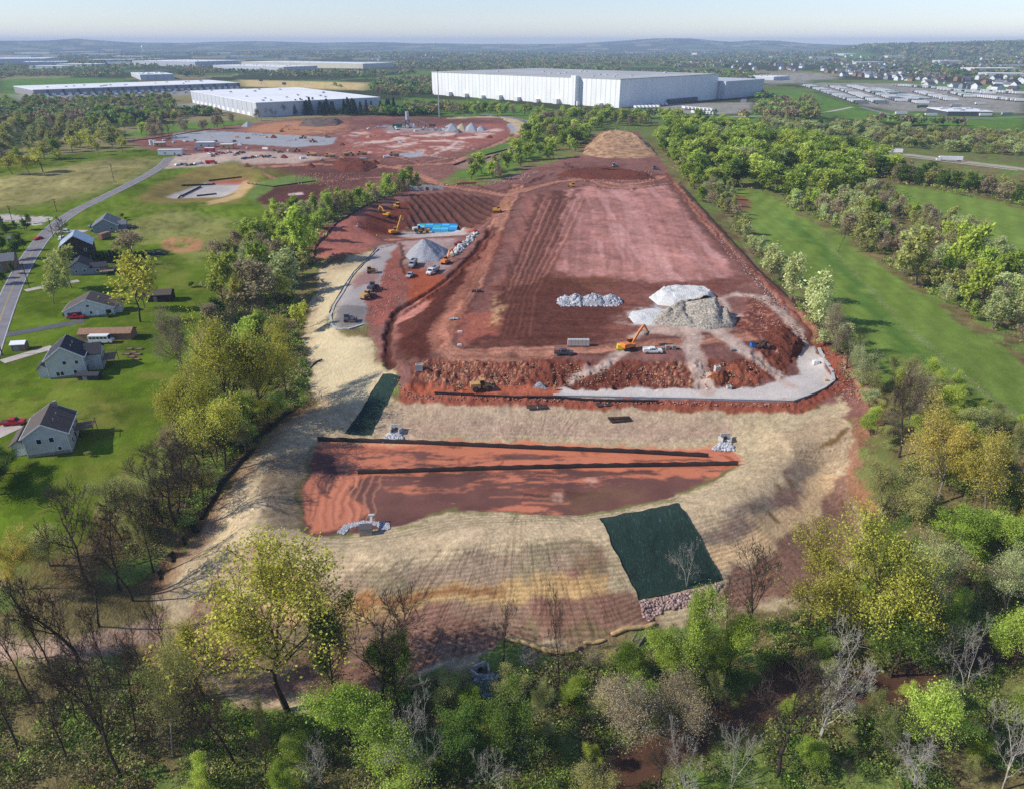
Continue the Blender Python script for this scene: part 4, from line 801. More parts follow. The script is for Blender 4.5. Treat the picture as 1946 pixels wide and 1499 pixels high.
def build_trees():
    for a in KEY:
        r = tree_px(*a); mark(r.location.x, r.location.y)
    MEAD = [(1190,1440),(1290,1400),(1420,1345),(1480,1400),(1460,1560),(1200,1560)]
    wood([(-60,1270),(250,1262),(420,1362),(640,1385),(800,1310),(920,1330),(1000,1290),(1100,1268),(1240,1260),(1330,1300),(1390,1270),(1560,1190),(1680,1100),(1690,1000),(1760,900),(1960,830),(2100,900),(2100,1560),(1500,1560),(1480,1380),(1240,1400),(1100,1560),(-60,1560)], 84, {'bare': 1.6, 'olive': 3, 'dark': .5, 'maple': 2, 'bright': 3.4, 'bud': 1.6, 'white': 2.4}, (4, 10), '%s in the near wood around the creek', 4.2, avoid=[MEAD])
    wood([(540,790),(480,850),(430,905),(385,965),(330,1050),(285,1095),(230,1090),(200,1060),(260,960),(310,890),(370,830),(460,790)], 40, {'bare': 5, 'olive': 1.4, 'bright': 2.4, 'maple': .8, 'oak': 1.2}, (6, 15), '%s in the left line below the yellow oaks', 3.2)
    wood([(430,560),(540,570),(572,620),(578,690),(588,760),(540,785),(440,790),(370,820),(365,760),(400,680),(410,610)], 34, {'olive': 2, 'oak': 3, 'bare': 4, 'bud': .7, 'bright': 1.4, 'dark': .6}, (7, 13), '%s in the left line beside the straw apron', 3.8)
    wood([(600,402),(660,385),(700,375),(760,355),(800,346),(790,358),(720,382),(660,408),(604,440),(592,490),(570,545),(520,565),(440,565),(408,500),(440,470),(480,430),(540,410)], 105, {'bare': 2, 'olive': 4, 'bright': 2.5, 'bud': 1, 'maple': 1.5, 'pale': 1.8}, (6, 13), '%s in the wood above the straw apron', 4.2)
    wood([(1250,238),(1300,236),(1420,262),(1560,290),(1640,312),(1690,330),(1685,350),(1640,368),(1560,388),(1500,388),(1440,360),(1390,358),(1330,348),(1290,310)], 215, {'maple': 5, 'bright': 4, 'dark': 1.6, 'pale': 1.4, 'bud': .8}, (13, 19), '%s in the wood behind the pad', 5.2, (.75, 1.0))
    wood([(1240,262),(1262,258),(1300,300),(1352,342),(1345,392),(1318,368),(1280,318),(1252,286)], 44, {'maple': 3, 'bright': 2, 'olive': 2, 'bud': 1}, (7, 13), '%s hard against the far right edge of the pad', 4.0, (.7, 1.0))
    wood([(1320,352),(1392,360),(1396,400),(1420,450),(1470,520),(1490,540),(1440,500),(1380,430)], 32, {'bud': 3, 'olive': 3, 'pale': 3, 'bare': 1}, (6, 10), '%s along the right edge of the pad', 4.2)
    wood([(1545,606),(1590,640),(1650,740),(1700,830),(1660,865),(1635,760),(1585,690)], 30, {'pale': 3, 'olive': 3, 'bright': 2, 'bud': 1}, (4, 9), '%s in the brush at the pad corner', 3.4, (.7, 1.0))
    wood([(1690,700),(1790,762),(1960,835),(1960,905),(1780,875),(1700,815)], 34, {'olive': 3, 'bright': 2.4, 'maple': 2, 'bud': 1}, (5, 10), '%s in the brush behind the amber oaks', 4.0, (.7, 1.0))
    wood([(1480,388),(1560,392),(1690,352),(1700,392),(1790,430),(1880,475),(1960,520),(1960,665),(1860,625),(1780,570),(1690,505),(1600,450),(1530,412)], 150, {'olive': 2, 'bud': 2, 'pale': 2.5, 'bright': 2, 'bare': 1.5, 'dark': 1}, (5, 13), '%s in the strip between the green fields', 5.0)
    wood([(1690,330),(1800,347),(1960,378),(1960,398),(1860,372),(1760,355),(1690,348)], 46, {'olive': 3, 'dark': 3, 'bud': 2, 'maple': 1}, (8, 13), '%s below the highway', 5.0)
    wood([(1440,232),(1560,240),(1960,262),(1960,300),(1720,284),(1600,270),(1500,262)], 230, {'bud': 1.6, 'olive': 3, 'pale': 1.6, 'bare': 1.6, 'dark': 1}, (6, 11), '%s in the scrub beyond the highway', 5.0, (.9, 1.4))
    wood([(1000,238),(1060,220),(1120,216),(1200,226),(1236,238),(1140,250),(1104,285),(1056,304),(1000,318),(960,345),(930,350),(870,353),(862,342),(940,322),(990,296)], 135, {'maple': 4, 'bright': 2.5, 'bud': .8, 'olive': 2, 'dark': 1}, (9, 16), '%s in the copse between the two sites', 4.6, (.75, 1.05))
    wood([(-60,255),(100,235),(232,252),(236,292),(150,298),(60,338),(-60,350)], 105, {'olive': 5, 'oak': 2.5, 'bud': .6, 'maple': 1.8, 'dark': .6}, (10, 17), '%s in the wood behind the dry meadow', 6.5, (.6, .95))
    wood([(-60,205),(60,198),(240,192),(330,198),(345,215),(330,232),(240,250),(228,240),(100,228),(-60,245)], 150, {'olive': 3, 'bud': 1.2, 'maple': 3, 'bare': 2, 'dark': 1}, (10, 16), '%s in the wood before the long pilastered warehouse', 8.0, (.7, 1.0))
    wood([(240,262),(330,246),(430,238),(540,216),(560,220),(440,242),(300,266)], 32, {'bare': 4, 'bud': 2, 'bright': 1}, (10, 16), '%s along the rear site edge', 6.0)
    wood([(760,212),(870,212),(1000,215),(1040,222),(980,222),(860,222),(770,218)], 34, {'maple': 3, 'bright': 2, 'bud': 2, 'olive': 1}, (9, 15), '%s beside the tall light mast', 7.0)
    wood([(545,216),(640,216),(700,214),(760,214),(760,219),(640,221),(545,221)], 34, {'pine': 1}, (16, 21), '%s in the row before the low white warehouse', 5.0, (.35, .45))
    wood([(1440,215),(1500,190),(1540,195),(1570,225),(1500,232)], 40, {'bud': 2, 'olive': 3, 'maple': 2}, (9, 14), '%s in the clump beside the trailer lot', 6.0, (.7, 1.0))
    wood([(0,478),(60,470),(28,520),(0,560),(-60,560),(-60,470)], 14, {'dark': 3, 'maple': 1}, (5, 9), '%s across the road at the left edge', 3.5)
    wood([(-40,450),(60,445),(70,425),(10,425),(-40,430)], 10, {'dark': 2, 'olive': 1}, (4, 7), '%s beside the roadside shed', 4)
build_trees()

# --- the mass of woods further off, and the undergrowth: nobody could count these
def blobs(P, R, Hh, kindcol, per, name, size):
    n = len(P); rng = np.random.default_rng(11)
    c = np.repeat(P, per, 0); r = np.repeat(R, per); h = np.repeat(Hh, per)
    d = rng.normal(size=(n * per, 3)); d /= np.linalg.norm(d, axis=1)[:, None]; d[:, 2] = np.abs(d[:, 2]) * 1.1 - .15
    rr = rng.uniform(.55, 1.0, n * per)
    Q = c + np.stack([d[:, 0] * r * rr, d[:, 1] * r * rr, h * .42 + d[:, 2] * h * .55 * rr], 1)
    V, F = leafquads(Q, 1.0, rng, .25)
    s = np.repeat(np.repeat(R, per) * size * rng.uniform(.7, 1.2, n * per), 4)[:, None]; ctr = np.repeat(Q, 4, 0); V = ctr + (V - ctr) * s
    col = np.repeat(kindcol, per, 0) * rng.uniform(.72, 1.3, (n * per, 1))
    return mesh_np(name, V, F, LEAFCOL, attrs=(('leafcol', 'FACE', 'FLOAT_COLOR', np.concatenate([col, np.ones((len(col), 1))], 1)),))
def leafcol_mat():
    m = bpy.data.materials.new('woodland_leaves'); m.use_nodes = True; nt = m.node_tree; nt.nodes.clear()
    out = nt.nodes.new('ShaderNodeOutputMaterial'); di = nt.nodes.new('ShaderNodeBsdfDiffuse'); tr = nt.nodes.new('ShaderNodeBsdfTranslucent'); mx = nt.nodes.new('ShaderNodeMixShader'); mx.inputs[0].default_value = .3
    a = nt.nodes.new('ShaderNodeAttribute'); a.attribute_name = 'leafcol'
    nt.links.new(a.outputs['Color'], di.inputs[0]); nt.links.new(a.outputs['Color'], tr.inputs[0]); nt.links.new(di.outputs[0], mx.inputs[1]); nt.links.new(tr.outputs[0], mx.inputs[2]); nt.links.new(mx.outputs[0], out.inputs[0]); return m
LEAFCOL = leafcol_mat()
PAL = 1.95 * np.array([lin(64,92,40), lin(84,110,48), lin(96,96,58), lin(112,98,78), lin(104,120,66), lin(46,70,38), lin(128,118,72)])
UGP = 1.8 * np.array([lin(88,108,48), lin(108,122,58), lin(100,100,58), lin(72,92,42), lin(120,118,76), lin(110,98,74), lin(126,144,68)])
CLEAR = [[(0,148),(460,146),(470,178),(250,196),(30,200),(-40,190)], [(360,160),(520,155),(770,185),(770,216),(480,222),(300,214)], [(780,180),(1440,180),(1440,225),(1240,224),(1040,214),(780,205)], [(440,144),(720,150),(700,178),(640,168),(460,168)], [(1430,135),(1600,140),(1760,152),(1990,158),(1990,226),(1560,226),(1440,180)], [(720,145),(820,138),(820,150),(730,155)], [(310,105),(750,112),(760,138),(480,138),(400,130),(300,128)], [(-20,100),(110,104),(120,124),(-20,124)], [(1580,100),(1670,98),(1690,112),(1600,114)], [(230,130),(340,134),(335,155),(235,155)], [(1555,205),(1990,218),(1990,245),(1700,236),(1560,225)]]
def far_woods():
    rng = np.random.default_rng(5)
    n = 60000
    D = rng.uniform(0, 1, n); D = 800 * (8200 / 800.0) ** (D ** .8); th = rng.uniform(-.72, .72, n)
    x = D * np.sin(th); y = D * np.cos(th)
    m = fbm(x, y, 260.0, 3, 3) + .35 * (fbm(x, y, 900.0, 2, 6) - .5) + .06 * sstep(2500, 6000, D)
    ok = m > .385
    for c in CLEAR:
        p = Wn(dens(c, 80)); ok &= sdf(p, x, y) < 0
    site = Wn(dens([(-60,230),(230,235),(480,215),(760,222),(1060,205),(1250,230),(1560,240),(1990,262),(1990,600),(-60,600)], 80)); ok &= sdf(site, x, y) < 0
    for c in ([(-20,99),(335,99),(345,130),(-20,130)], [(1560,132),(1720,128),(1946,140),(1946,176),(1780,168),(1560,150)], [(1290,122),(1600,116),(1760,128),(1560,140),(1300,136)]):
        p = Wn(dens(c, 80)); ok &= (sdf(p, x, y) < 0) | (rng.random(n) < .45)
    for hx, hy, hw in HALLS:
        p = W(hx, hy); L_ = hw / ppm(p); ok &= ~((np.abs(x - p[0]) < .8 * L_) & (y < p[1] + L_ * .6) & (y > p[1] - 1.0 * L_))
    x, y, D = x[ok], y[ok], D[ok]
    z = height(x, y); k = rng.integers(0, 7, len(x)); k2 = (fbm(x, y, 140.0, 2, 1) * 9).astype(int) % 7; k = np.where(rng.random(len(x)) < .6, k2, k)
    R = rng.uniform(4, 7.5, len(x)) * (1 + .9 * sstep(2500, 7000, D)); Hh = rng.uniform(8, 14, len(x))
    P = np.stack([x, y, z], 1); a = D < 2200
    o = blobs(P[a], R[a], Hh[a], PAL[k[a]], 46, 'far_woods', .62); o['kind'] = 'stuff'
    o = blobs(P[~a], R[~a], Hh[~a], PAL[k[~a]] * .95, 14, 'distant_woods', 1.0); o['kind'] = 'stuff'
    print('far trees', a.sum(), (~a).sum())
def undergrowth():
    rng = np.random.default_rng(6); Ps = []; Cs = []
    for poly, n in (([(-60,1262),(250,1262),(420,1352),(640,1372),(780,1300),(920,1290),(1040,1262),(1240,1225),(1390,1200),(1560,1160),(1660,1090),(1660,1000),(1720,880),(1960,800),(2100,900),(2100,1640),(-60,1640)], 9000),
                    ([(584,768),(520,800),(460,862),(402,940),(338,1040),(288,1108),(200,1090),(230,1000),(300,900),(350,800),(380,700),(400,600),(430,560),(560,560),(580,640)], 3600),
                    ([(600,402),(700,375),(800,345),(790,358),(660,408),(600,450),(590,500),(560,560),(430,570),(408,500),(480,430)], 900),
                    ([(1480,385),(1690,352),(1790,430),(1960,520),(1960,665),(1780,570),(1600,450)], 1100), ([(1240,238),(1690,328),(1685,350),(1560,388),(1390,360),(1290,310)], 500), ([(1690,328),(1960,376),(1960,398),(1690,348)], 250), ([(1395,395),(1480,520),(1560,610),(1650,740),(1690,800),(1660,790),(1580,680),(1480,545),(1390,440)], 330), ([(1430,234),(1960,262),(1960,300),(1500,264)], 2600), ([(1000,238),(1236,238),(1104,285),(1000,318),(870,353),(940,322)], 300)):
        p = Wn(dens(poly, 50)); lo = p[:, :2].min(0); hi = p[:, :2].max(0); m = 0
        cr = Wn(dens(CREEK, 40, False)); md = Wn(dens([(1230,1430),(1290,1405),(1420,1350),(1470,1400),(1440,1520),(1240,1520)], 40))
        xs = rng.uniform(lo[0], hi[0], n * 4); ys = rng.uniform(lo[1], hi[1], n * 4); ok = (sdf(p, xs, ys) > 0) & (ldist(cr, xs, ys)[0] > 4.0) & ((sdf(md, xs, ys) < 0) | (rng.random(n * 4) < .25)) & (fbm(xs, ys, 9.0, 3, 2) > .38)
        xs = xs[ok][:n]; ys = ys[ok][:n]; Ps.append(np.stack([xs, ys, height(xs, ys)], 1))
    P = np.concatenate(Ps); n = len(P); D = np.hypot(P[:, 0], P[:, 1])
    k2 = (fbm(P[:, 0], P[:, 1], 22.0, 2, 1) * 11).astype(int) % 7
    R = rng.uniform(.6, 1.9, n) * (1 + .5 * sstep(200, 500, D)); cc = UGP[np.where(rng.random(n) < .5, k2, rng.integers(0, 7, n))]; hh = R * rng.uniform(.8, 1.6, n); a = D < 200
    o = blobs(P[a], R[a], hh[a], cc[a], 54, 'undergrowth', .19); o['kind'] = 'stuff'
    o = blobs(P[~a], R[~a], hh[~a], cc[~a], 26, 'hedge_undergrowth', .34); o['kind'] = 'stuff'
far_woods(); undergrowth()
# ------------------------------------------------------------------ solid-mesh builder
class MB:
    def __init__(s): s.v = []; s.f = []
    def add(s, vs, fs):
        n = len(s.v); s.v += [tuple(map(float, v)) for v in vs]; s.f += [tuple(n + i for i in f) for f in fs]; return s
    def box(s, c, d, rz=0.0, top=1.0, ry=0.0):
        """centre, size; top scales the upper face"""
        x, y, z = (q / 2 for q in d); vs = [(-x,-y,-z),(x,-y,-z),(x,y,-z),(-x,y,-z)] + [(a*top, b*top, z) for a, b in ((-x,-y),(x,-y),(x,y),(-x,y))]
        M = Matrix.Rotation(rz, 3, 'Z') @ Matrix.Rotation(ry, 3, 'Y'); vs = [tuple(M @ Vector(v) + Vector(c)) for v in vs]
        return s.add(vs, [(3,2,1,0),(4,5,6,7),(0,1,5,4),(1,2,6,5),(2,3,7,6),(3,0,4,7)])
    def prism(s, prof, y0, y1, axis='y'):
        """profile (x, z) swept along y (or (y, z) along x)"""
        n = len(prof); m = (lambda p, t: (p[0], t, p[1])) if axis == 'y' else (lambda p, t: (t, p[0], p[1]))
        vs = [m(p, y0) for p in prof] + [m(p, y1) for p in prof]
        return s.add(vs, [tuple(range(n)), tuple(range(2*n-1, n-1, -1))] + [(i, i + n, (i+1) % n + n, (i+1) % n) for i in range(n)])
    def cyl(s, a, b, r0, r1=None, n=8):
        r1 = r0 if r1 is None else r1; a = Vector(a); b = Vector(b); d = (b - a).normalized(); h = Vector((1,0,0)) if abs(d.z) > .9 else Vector((0,0,1)); u = d.cross(h).normalized(); w = d.cross(u)
        vs = [tuple(a + (u * math.cos(t) + w * math.sin(t)) * r0) for t in (2*PI*i/n for i in range(n))] + [tuple(b + (u * math.cos(t) + w * math.sin(t)) * r1) for t in (2*PI*i/n for i in range(n))]
        return s.add(vs, [tuple(range(n-1, -1, -1)), tuple(range(n, 2*n))] + [(i, (i+1) % n, (i+1) % n + n, i + n) for i in range(n)])
    def slab(s, poly, z0, z1):
        n = len(poly); vs = [(p[0], p[1], z0) for p in poly] + [(p[0], p[1], z1) for p in poly]
        return s.add(vs, [tuple(range(n-1, -1, -1)), tuple(range(n, 2*n))] + [(i, (i+1) % n, (i+1) % n + n, i + n) for i in range(n)])
    def build(s, name, mat, parent=None, smooth=False):
        me = bpy.data.meshes.new(name); me.from_pydata(s.v, [], s.f)
        for m in (mat if isinstance(mat, (list, tuple)) else [mat]): me.materials.append(m)
        if smooth: me.polygons.foreach_set('use_smooth', [True] * len(me.polygons))
        me.update(); o = bpy.data.objects.new(name, me); COL.objects.link(o)
        if parent is not None: o.parent = parent
        return o
def ang(p, q): return math.atan2(q[1] - p[1], q[0] - p[0])
def dirpx(a, b):
    p = Wn([a, b]); return ang(p[0], p[1])
DUST = lin(150,104,86)
MT = {'white': mat_plain('white_paint', lin(222,222,218), .45, var=.06, dirt=DUST, dirt_amt=.12), 'yellow': mat_plain('machine_yellow', lin(212,152,48), .5, var=.12, dirt=DUST, dirt_amt=.3), 'orange': mat_plain('machine_orange', lin(208,124,58), .5, var=.12, dirt=DUST, dirt_amt=.25),
      'tan': mat_plain('machine_tan', lin(190,150,88), .6, var=.15, dirt=DUST, dirt_amt=.35), 'black': mat_plain('rubber', lin(34,32,31), .85, var=.3, dirt=DUST, dirt_amt=.3), 'steel': mat_plain('dull_steel', lin(96,94,92), .55, metal=.4, var=.2, dirt=DUST, dirt_amt=.2), 'glass': mat_plain('dark_glass', lin(26,32,38), .12, var=.1, spec=.6),
      'grey': mat_plain('grey_paint', lin(112,118,122), .45, var=.1, dirt=DUST, dirt_amt=.15), 'slate': mat_plain('slate_paint', lin(66,74,84), .4, var=.1, dirt=DUST, dirt_amt=.15), 'red': mat_plain('red_paint', lin(176,30,34), .4, var=.08), 'blue': mat_plain('blue_paint', lin(48,84,150), .4, var=.1), 'navy': mat_plain('navy_paint', lin(34,44,66), .4, var=.1), 'green': mat_plain('green_paint', lin(40,96,74), .5, var=.12), 'silver': mat_plain('silver_paint', lin(178,180,182), .35, metal=.2, var=.06),
      'conc': mat_plain('concrete', lin(188,184,176), .9, var=.15, scale=.8), 'concd': mat_plain('weathered_concrete', lin(150,146,138), .92, var=.22, scale=1.4), 'siding': mat_plain('pale_siding', lin(206,208,204), .7, var=.05, scale=.5), 'sidingg': mat_plain('grey_siding', lin(148,152,158), .7, var=.06, scale=.5), 'sidingw': mat_plain('white_siding', lin(226,228,228), .7, var=.04, scale=.5),
      'shingle': mat_plain('brown_shingles', lin(92,82,76), .9, var=.2, scale=3), 'shingled': mat_plain('charcoal_shingles', lin(60,60,66), .9, var=.2, scale=3), 'shingleg': mat_plain('grey_shingles', lin(110,112,116), .9, var=.16, scale=3), 'metalroof': mat_plain('metal_roof', lin(176,186,196), .35, metal=.3, var=.16, scale=.35), 'barnwood': mat_plain('barn_boards', lin(70,58,50), .9, var=.35, scale=1.5, streak=True), 'wood': mat_plain('deck_boards', lin(140,118,96), .85, var=.25, scale=2), 'brown': mat_plain('brown_shed', lin(150,116,90), .8, var=.15), 'teal': mat_plain('teal_plastic', lin(64,140,126), .5, var=.1),
      'trim': mat_plain('white_trim', lin(232,232,230), .6, var=.03)}

# ------------------------------------------------------------------ vehicles (forward is +x)
def wheels(parent, xs, w, r, wd=.3, name='wheel'):
    for x in xs:
        for s in (-1, 1):
            y = s * (w / 2 - wd / 2)
            o = MB().cyl((0, -wd/2, 0), (0, wd/2, 0), r, n=12).build(name, MT['black'], parent); o.location = (x, y, r)
            MB().cyl((0, s * (wd/2 + .005) - .03, 0), (0, s * (wd/2 + .005) + .03, 0), r * .55, n=10).build('rim', MT['steel'], o)
def pickup(label, loc, rz, mat, rack=False, utility=False, group=None):
    t = thing('pickup_truck', label, 'pickup truck', loc, rz, group)
    b = MB(); b.prism([(-2.9,.55),(2.85,.5),(2.9,.95),(2.75,1.12),(1.35,1.2),(-2.9,1.15)], -.98, .98); b.build('body', mat, t)
    c = MB(); c.prism([(-.95,1.16),(1.3,1.19),(.62,1.86),(-.7,1.9)], -.86, .86); c.build('cab', mat, t)
    MB().prism([(1.12,1.25),(1.3,1.22),(.66,1.83),(.52,1.83)], -.8, .8).build('windscreen', MT['glass'], t)
    for s in (-1, 1): MB().box((.02, s * .87, 1.53), (1.25, .03, .42)).build('side_window', MT['glass'], t)
    if utility:
        u = MB(); u.box((-1.95, -.9, 1.42), (1.9, .2, .5)); u.box((-1.95, .9, 1.42), (1.9, .2, .5)); u.box((-1.95, 0, 1.23), (1.9, 1.6, .06)); u.box((-1.02, 0, 1.5), (.08, 1.8, .7)); u.build('utility_bed', mat, t)
    else:
        MB().box((-1.95, 0, 1.165), (1.75, 1.6, .03)).build('bed_liner', MT['black'], t)
    if rack:
        r = MB()
        for x in (-2.7, -1.1):
            for s in (-1, 1): r.box((x, s * .9, 1.65), (.08, .08, 1.0))
        for s in (-1, 1): r.box((-1.2, s * .9, 2.15), (3.4, .09, .09))
        for x in (-2.7, -1.1, .3): r.box((x, 0, 2.2), (.09, 1.9, .08))
        r.build('ladder_rack', MT['steel'], t)
    for s in (-1, 1): MB().box((2.9, s * .7, .86), (.06, .34, .2)).build('headlight', MT['silver'], t)
    wheels(t, (-1.75, 1.85), 1.98, .42); return t
def car(label, loc, rz, mat, group=None, van=False):
    t = thing('van' if van else 'car', label, 'van' if van else 'car', loc, rz, group)
    MB().prism([(-2.25,.35),(2.25,.32),(2.25,.72),(1.2,.92),(-2.1,.98),(-2.3,.7)], -.9, .9).build('body', mat, t)
    top = 1.95 if van else 1.45
    MB().prism([(-2.0,.95),(1.2,.92),(.45,top-.02),(-1.55 if not van else -2.0,top)], -.82, .82).build('roof', mat, t)
    MB().prism([(1.0,.98),(1.2,.95),(.48,top-.06),(.3,top-.06)], -.78, .78).build('windscreen', MT['glass'], t)
    for s in (-1, 1): MB().box((-.5, s * .825, (top + .95) / 2 + .02), (1.7, .03, (top - .95) * .6)).build('side_window', MT['glass'], t)
    wheels(t, (-1.4, 1.4), 1.82, .33, .22); return t
def tracks(t, L, W_, h=.9, tw=.6):
    for s in (-1, 1):
        pr = [(-L/2+.3,0),(L/2-.3,0),(L/2,.3),(L/2,h-.3),(L/2-.3,h),(-L/2+.3,h),(-L/2,h-.3),(-L/2,.3)]
        MB().prism(pr, s * (W_/2 - tw/2) - tw/2, s * (W_/2 - tw/2) + tw/2).build('track', MT['black'], t)
def limb(m, pts, w, th):
    for a, b in zip(pts[:-1], pts[1:]):
        a = Vector((a[0], 0, a[1])); b = Vector((b[0], 0, b[1])); d = b - a; c = (a + b) / 2
        m.box(c, (d.length + th * .3, w, th), ry=-math.atan2(d.z, d.x))
def excavator(label, loc, rz, mat, boom=((1.0,1.9),(3.6,4.8),(6.0,5.2)), stick=((6.0,5.2),(7.6,2.3)), turn=0.0, sc=1.0, group=None):
    t = thing('excavator', label, 'excavator', loc, rz, group); t.scale = (sc,) * 3
    tracks(t, 4.4, 3.0); MB().box((0, 0, .75), (2.2, 1.7, .5)).build('undercarriage', MT['steel'], t)
    h = MB(); h.box((-.6, 0, 1.6), (4.0, 2.7, .9)); h.prism([(-2.75,1.2),(-2.5,1.15),(-2.5,2.35),(-2.75,2.2)], -1.3, 1.3); h.box((-1.4, -.3, 2.2), (1.9, 2.0, .45)); b = h.build('house', mat, t); b.rotation_euler.z = turn
    c = MB().prism([(.0,2.05),(1.55,2.05),(1.5,2.9),(1.1,3.15),(.0,3.15)], .35, 1.3).build('cab', MT['glass'], b); MB().box((.6, .82, 3.19), (1.35, 1.0, .1)).build('cab_roof', mat, b)
    m = MB(); limb(m, boom, .55, .62); o = m.build('boom', mat, t); o.rotation_euler.z = turn
    m = MB(); limb(m, stick, .42, .45); o = m.build('stick', mat, t); o.rotation_euler.z = turn
    x, z = stick[-1]; m = MB(); m.prism([(x+.25,z+.2),(x-.25,z+.15),(x-1.0,z-.5),(x-.75,z-1.1),(x-.1,z-1.0)], -.65, .65); o = m.build('bucket', MT['steel'], t); o.rotation_euler.z = turn
    return t
def dozer(label, loc, rz, mat, group=None, loader=False):
    t = thing('wheel_loader' if loader else 'bulldozer', label, 'loader' if loader else 'bulldozer', loc, rz, group)
    if loader:
        MB().box((-1.6, 0, 1.75), (2.8, 2.2, 1.3)).build('engine_hood', mat, t); MB().box((1.4, 0, 1.3), (1.8, 1.5, .8)).build('front_frame', mat, t)
        MB().prism([(-.3,1.6),(1.1,1.6),(.95,3.3),(-.3,3.3)], -.8, .8).build('cab', MT['glass'], t); MB().box((.35, 0, 3.36), (1.5, 1.8, .12)).build('cab_roof', mat, t)
        for s in (-1, 1): m = MB(); limb(m, ((1.2,1.9),(2.9,1.5),(3.6,.7)), .25, .35); o = m.build('lift_arm', mat, t); o.location.y = s * .6
        MB().prism([(3.4,.25),(4.6,.1),(4.7,.2),(3.9,.7),(3.7,1.5),(3.4,1.4)], -1.5, 1.5).build('bucket', MT['steel'], t); wheels(t, (-1.7, 1.7), 2.8, .85, .65)
    else:
        tracks(t, 3.6, 2.6, 1.0, .55); MB().box((.8, 0, 1.45), (2.2, 1.3, 1.1), top=.92).build('engine_hood', mat, t); MB().box((-1.0, 0, 1.3), (1.6, 1.7, .8)).build('body', mat, t)
        MB().prism([(-1.6,1.7),(.0,1.7),(-.1,2.9),(-1.6,2.9)], -.75, .75).build('cab', MT['glass'], t); MB().box((-.82, 0, 2.96), (1.8, 1.75, .12)).build('cab_roof', mat, t)
        MB().prism([(2.3,.15),(2.55,.1),(2.45,.8),(2.6,1.35),(2.45,1.4),(2.25,.8)], -1.75, 1.75).build('blade', MT['steel'], t)
        for s in (-1, 1): m = MB(); limb(m, ((0,.55),(2.3,.6)), .2, .25); o = m.build('push_arm', mat, t); o.location.y = s * 1.42
    return t
def hauler(label, loc, rz, mat, group=None):
    t = thing('articulated_dump_truck', label, 'dump truck', loc, rz, group)
    MB().prism([(1.4,1.2),(4.3,1.2),(4.4,1.7),(3.6,2.1),(1.6,2.2)], -1.2, 1.2).build('engine_hood', mat, t)
    MB().prism([(1.2,2.0),(2.7,2.0),(2.5,3.3),(1.2,3.3)], -.95, .95).build('cab', MT['glass'], t); MB().box((1.95, 0, 3.36), (1.7, 2.1, .12)).build('cab_roof', mat, t)
    MB().box((-1.5, 0, 1.1), (5.4, 1.0, .45)).build('chassis', MT['steel'], t)
    MB().prism([(.9,1.6),(-3.6,1.5),(-4.9,2.2),(-4.7,2.5),(1.0,3.2)], -1.45, 1.45).build('dump_body', mat, t); wheels(t, (-3.0, -1.2, 2.9), 2.9, .85, .6); return t
def dump_truck(label, loc, rz, cabm, bodym, group=None, mixer=False, tank=False):
    t = thing('mixer_truck' if mixer else ('tanker_truck' if tank else 'dump_truck'), label, 'mixer truck' if mixer else ('tanker truck' if tank else 'dump truck'), loc, rz, group)
    MB().prism([(2.1,.9),(4.4,.8),(4.45,1.5),(4.2,1.75),(2.9,1.85),(2.1,1.85)], -1.05, 1.05).build('engine_hood', cabm, t)
    MB().prism([(1.0,.9),(2.9,.9),(2.9,1.85),(2.55,2.75),(1.0,2.8)], -1.15, 1.15).build('cab', cabm, t); MB().prism([(2.78,1.9),(2.93,1.88),(2.6,2.68),(2.45,2.68)], -1.0, 1.0).build('windscreen', MT['glass'], t)
    for s in (-1, 1): MB().box((1.95, s * 1.165, 2.25), (1.0, .03, .6)).build('side_window', MT['glass'], t)
    MB().box((4.47, 0, 1.2), (.06, 1.2, .7)).build('grille', MT['silver'], t); MB().box((-1.2, 0, .85), (6.6, .9, .3)).build('chassis', MT['steel'], t)
    if mixer:
        m = MB(); m.cyl((.6,0,1.9),(-1.2,0,2.4),.75,1.2,12); m.cyl((-1.2,0,2.4),(-3.4,0,3.0),1.2,.55,12); m.build('drum', bodym, t); MB().box((-3.9, 0, 2.6), (.9, 1.2, 1.4)).build('hopper', MT['steel'], t)
    elif tank:
        MB().cyl((.7,0,1.95),(-4.3,0,1.95),1.0,n=14).build('tank', bodym, t)
    else:
        m = MB(); m.box((-1.9, 0, 1.25), (5.0, 2.3, .15)); m.box((-1.9, 1.15, 1.9), (5.0, .12, 1.3)); m.box((-1.9, -1.15, 1.9), (5.0, .12, 1.3)); m.box((.62, 0, 2.1), (.12, 2.4, 1.8)); m.box((-4.4, 0, 1.8), (.12, 2.3, 1.1)); m.build('dump_body', bodym, t)
        MB().box((-1.9, 0, 1.75), (4.8, 2.1, .5), top=.8).build('load', GRAV, t)
    wheels(t, (-3.4, -2.1, 3.4), 2.4, .52, .34); return t
def trailer(label, loc, rz, mat, group=None, L=16.0):
    t = thing('semi_trailer', label, 'semi-trailer', loc, rz, group); body_trailer(t, mat, L); return t
def body_trailer(t, mat, L, x0=None):
    x0 = -L / 2 if x0 is None else x0
    MB().box((x0 + L/2, 0, 2.6), (L, 2.6, 2.8)).build('cargo_box', mat, t)
    u = MB(); u.box((x0 + L/2, 0, 1.08), (L * .96, 1.1, .22)); u.box((x0 + L*.8, .8, .55), (.18, .18, 1.0)); u.box((x0 + L*.8, -.8, .55), (.18, .18, 1.0)); u.build('chassis', MT['steel'], t)
    w = MB()
    for x in (x0 + 1.2, x0 + 2.5):
        w.cyl((x, -1.25, .5), (x, 1.25, .5), .5, n=10)
    w.build('axle', MT['black'], t)
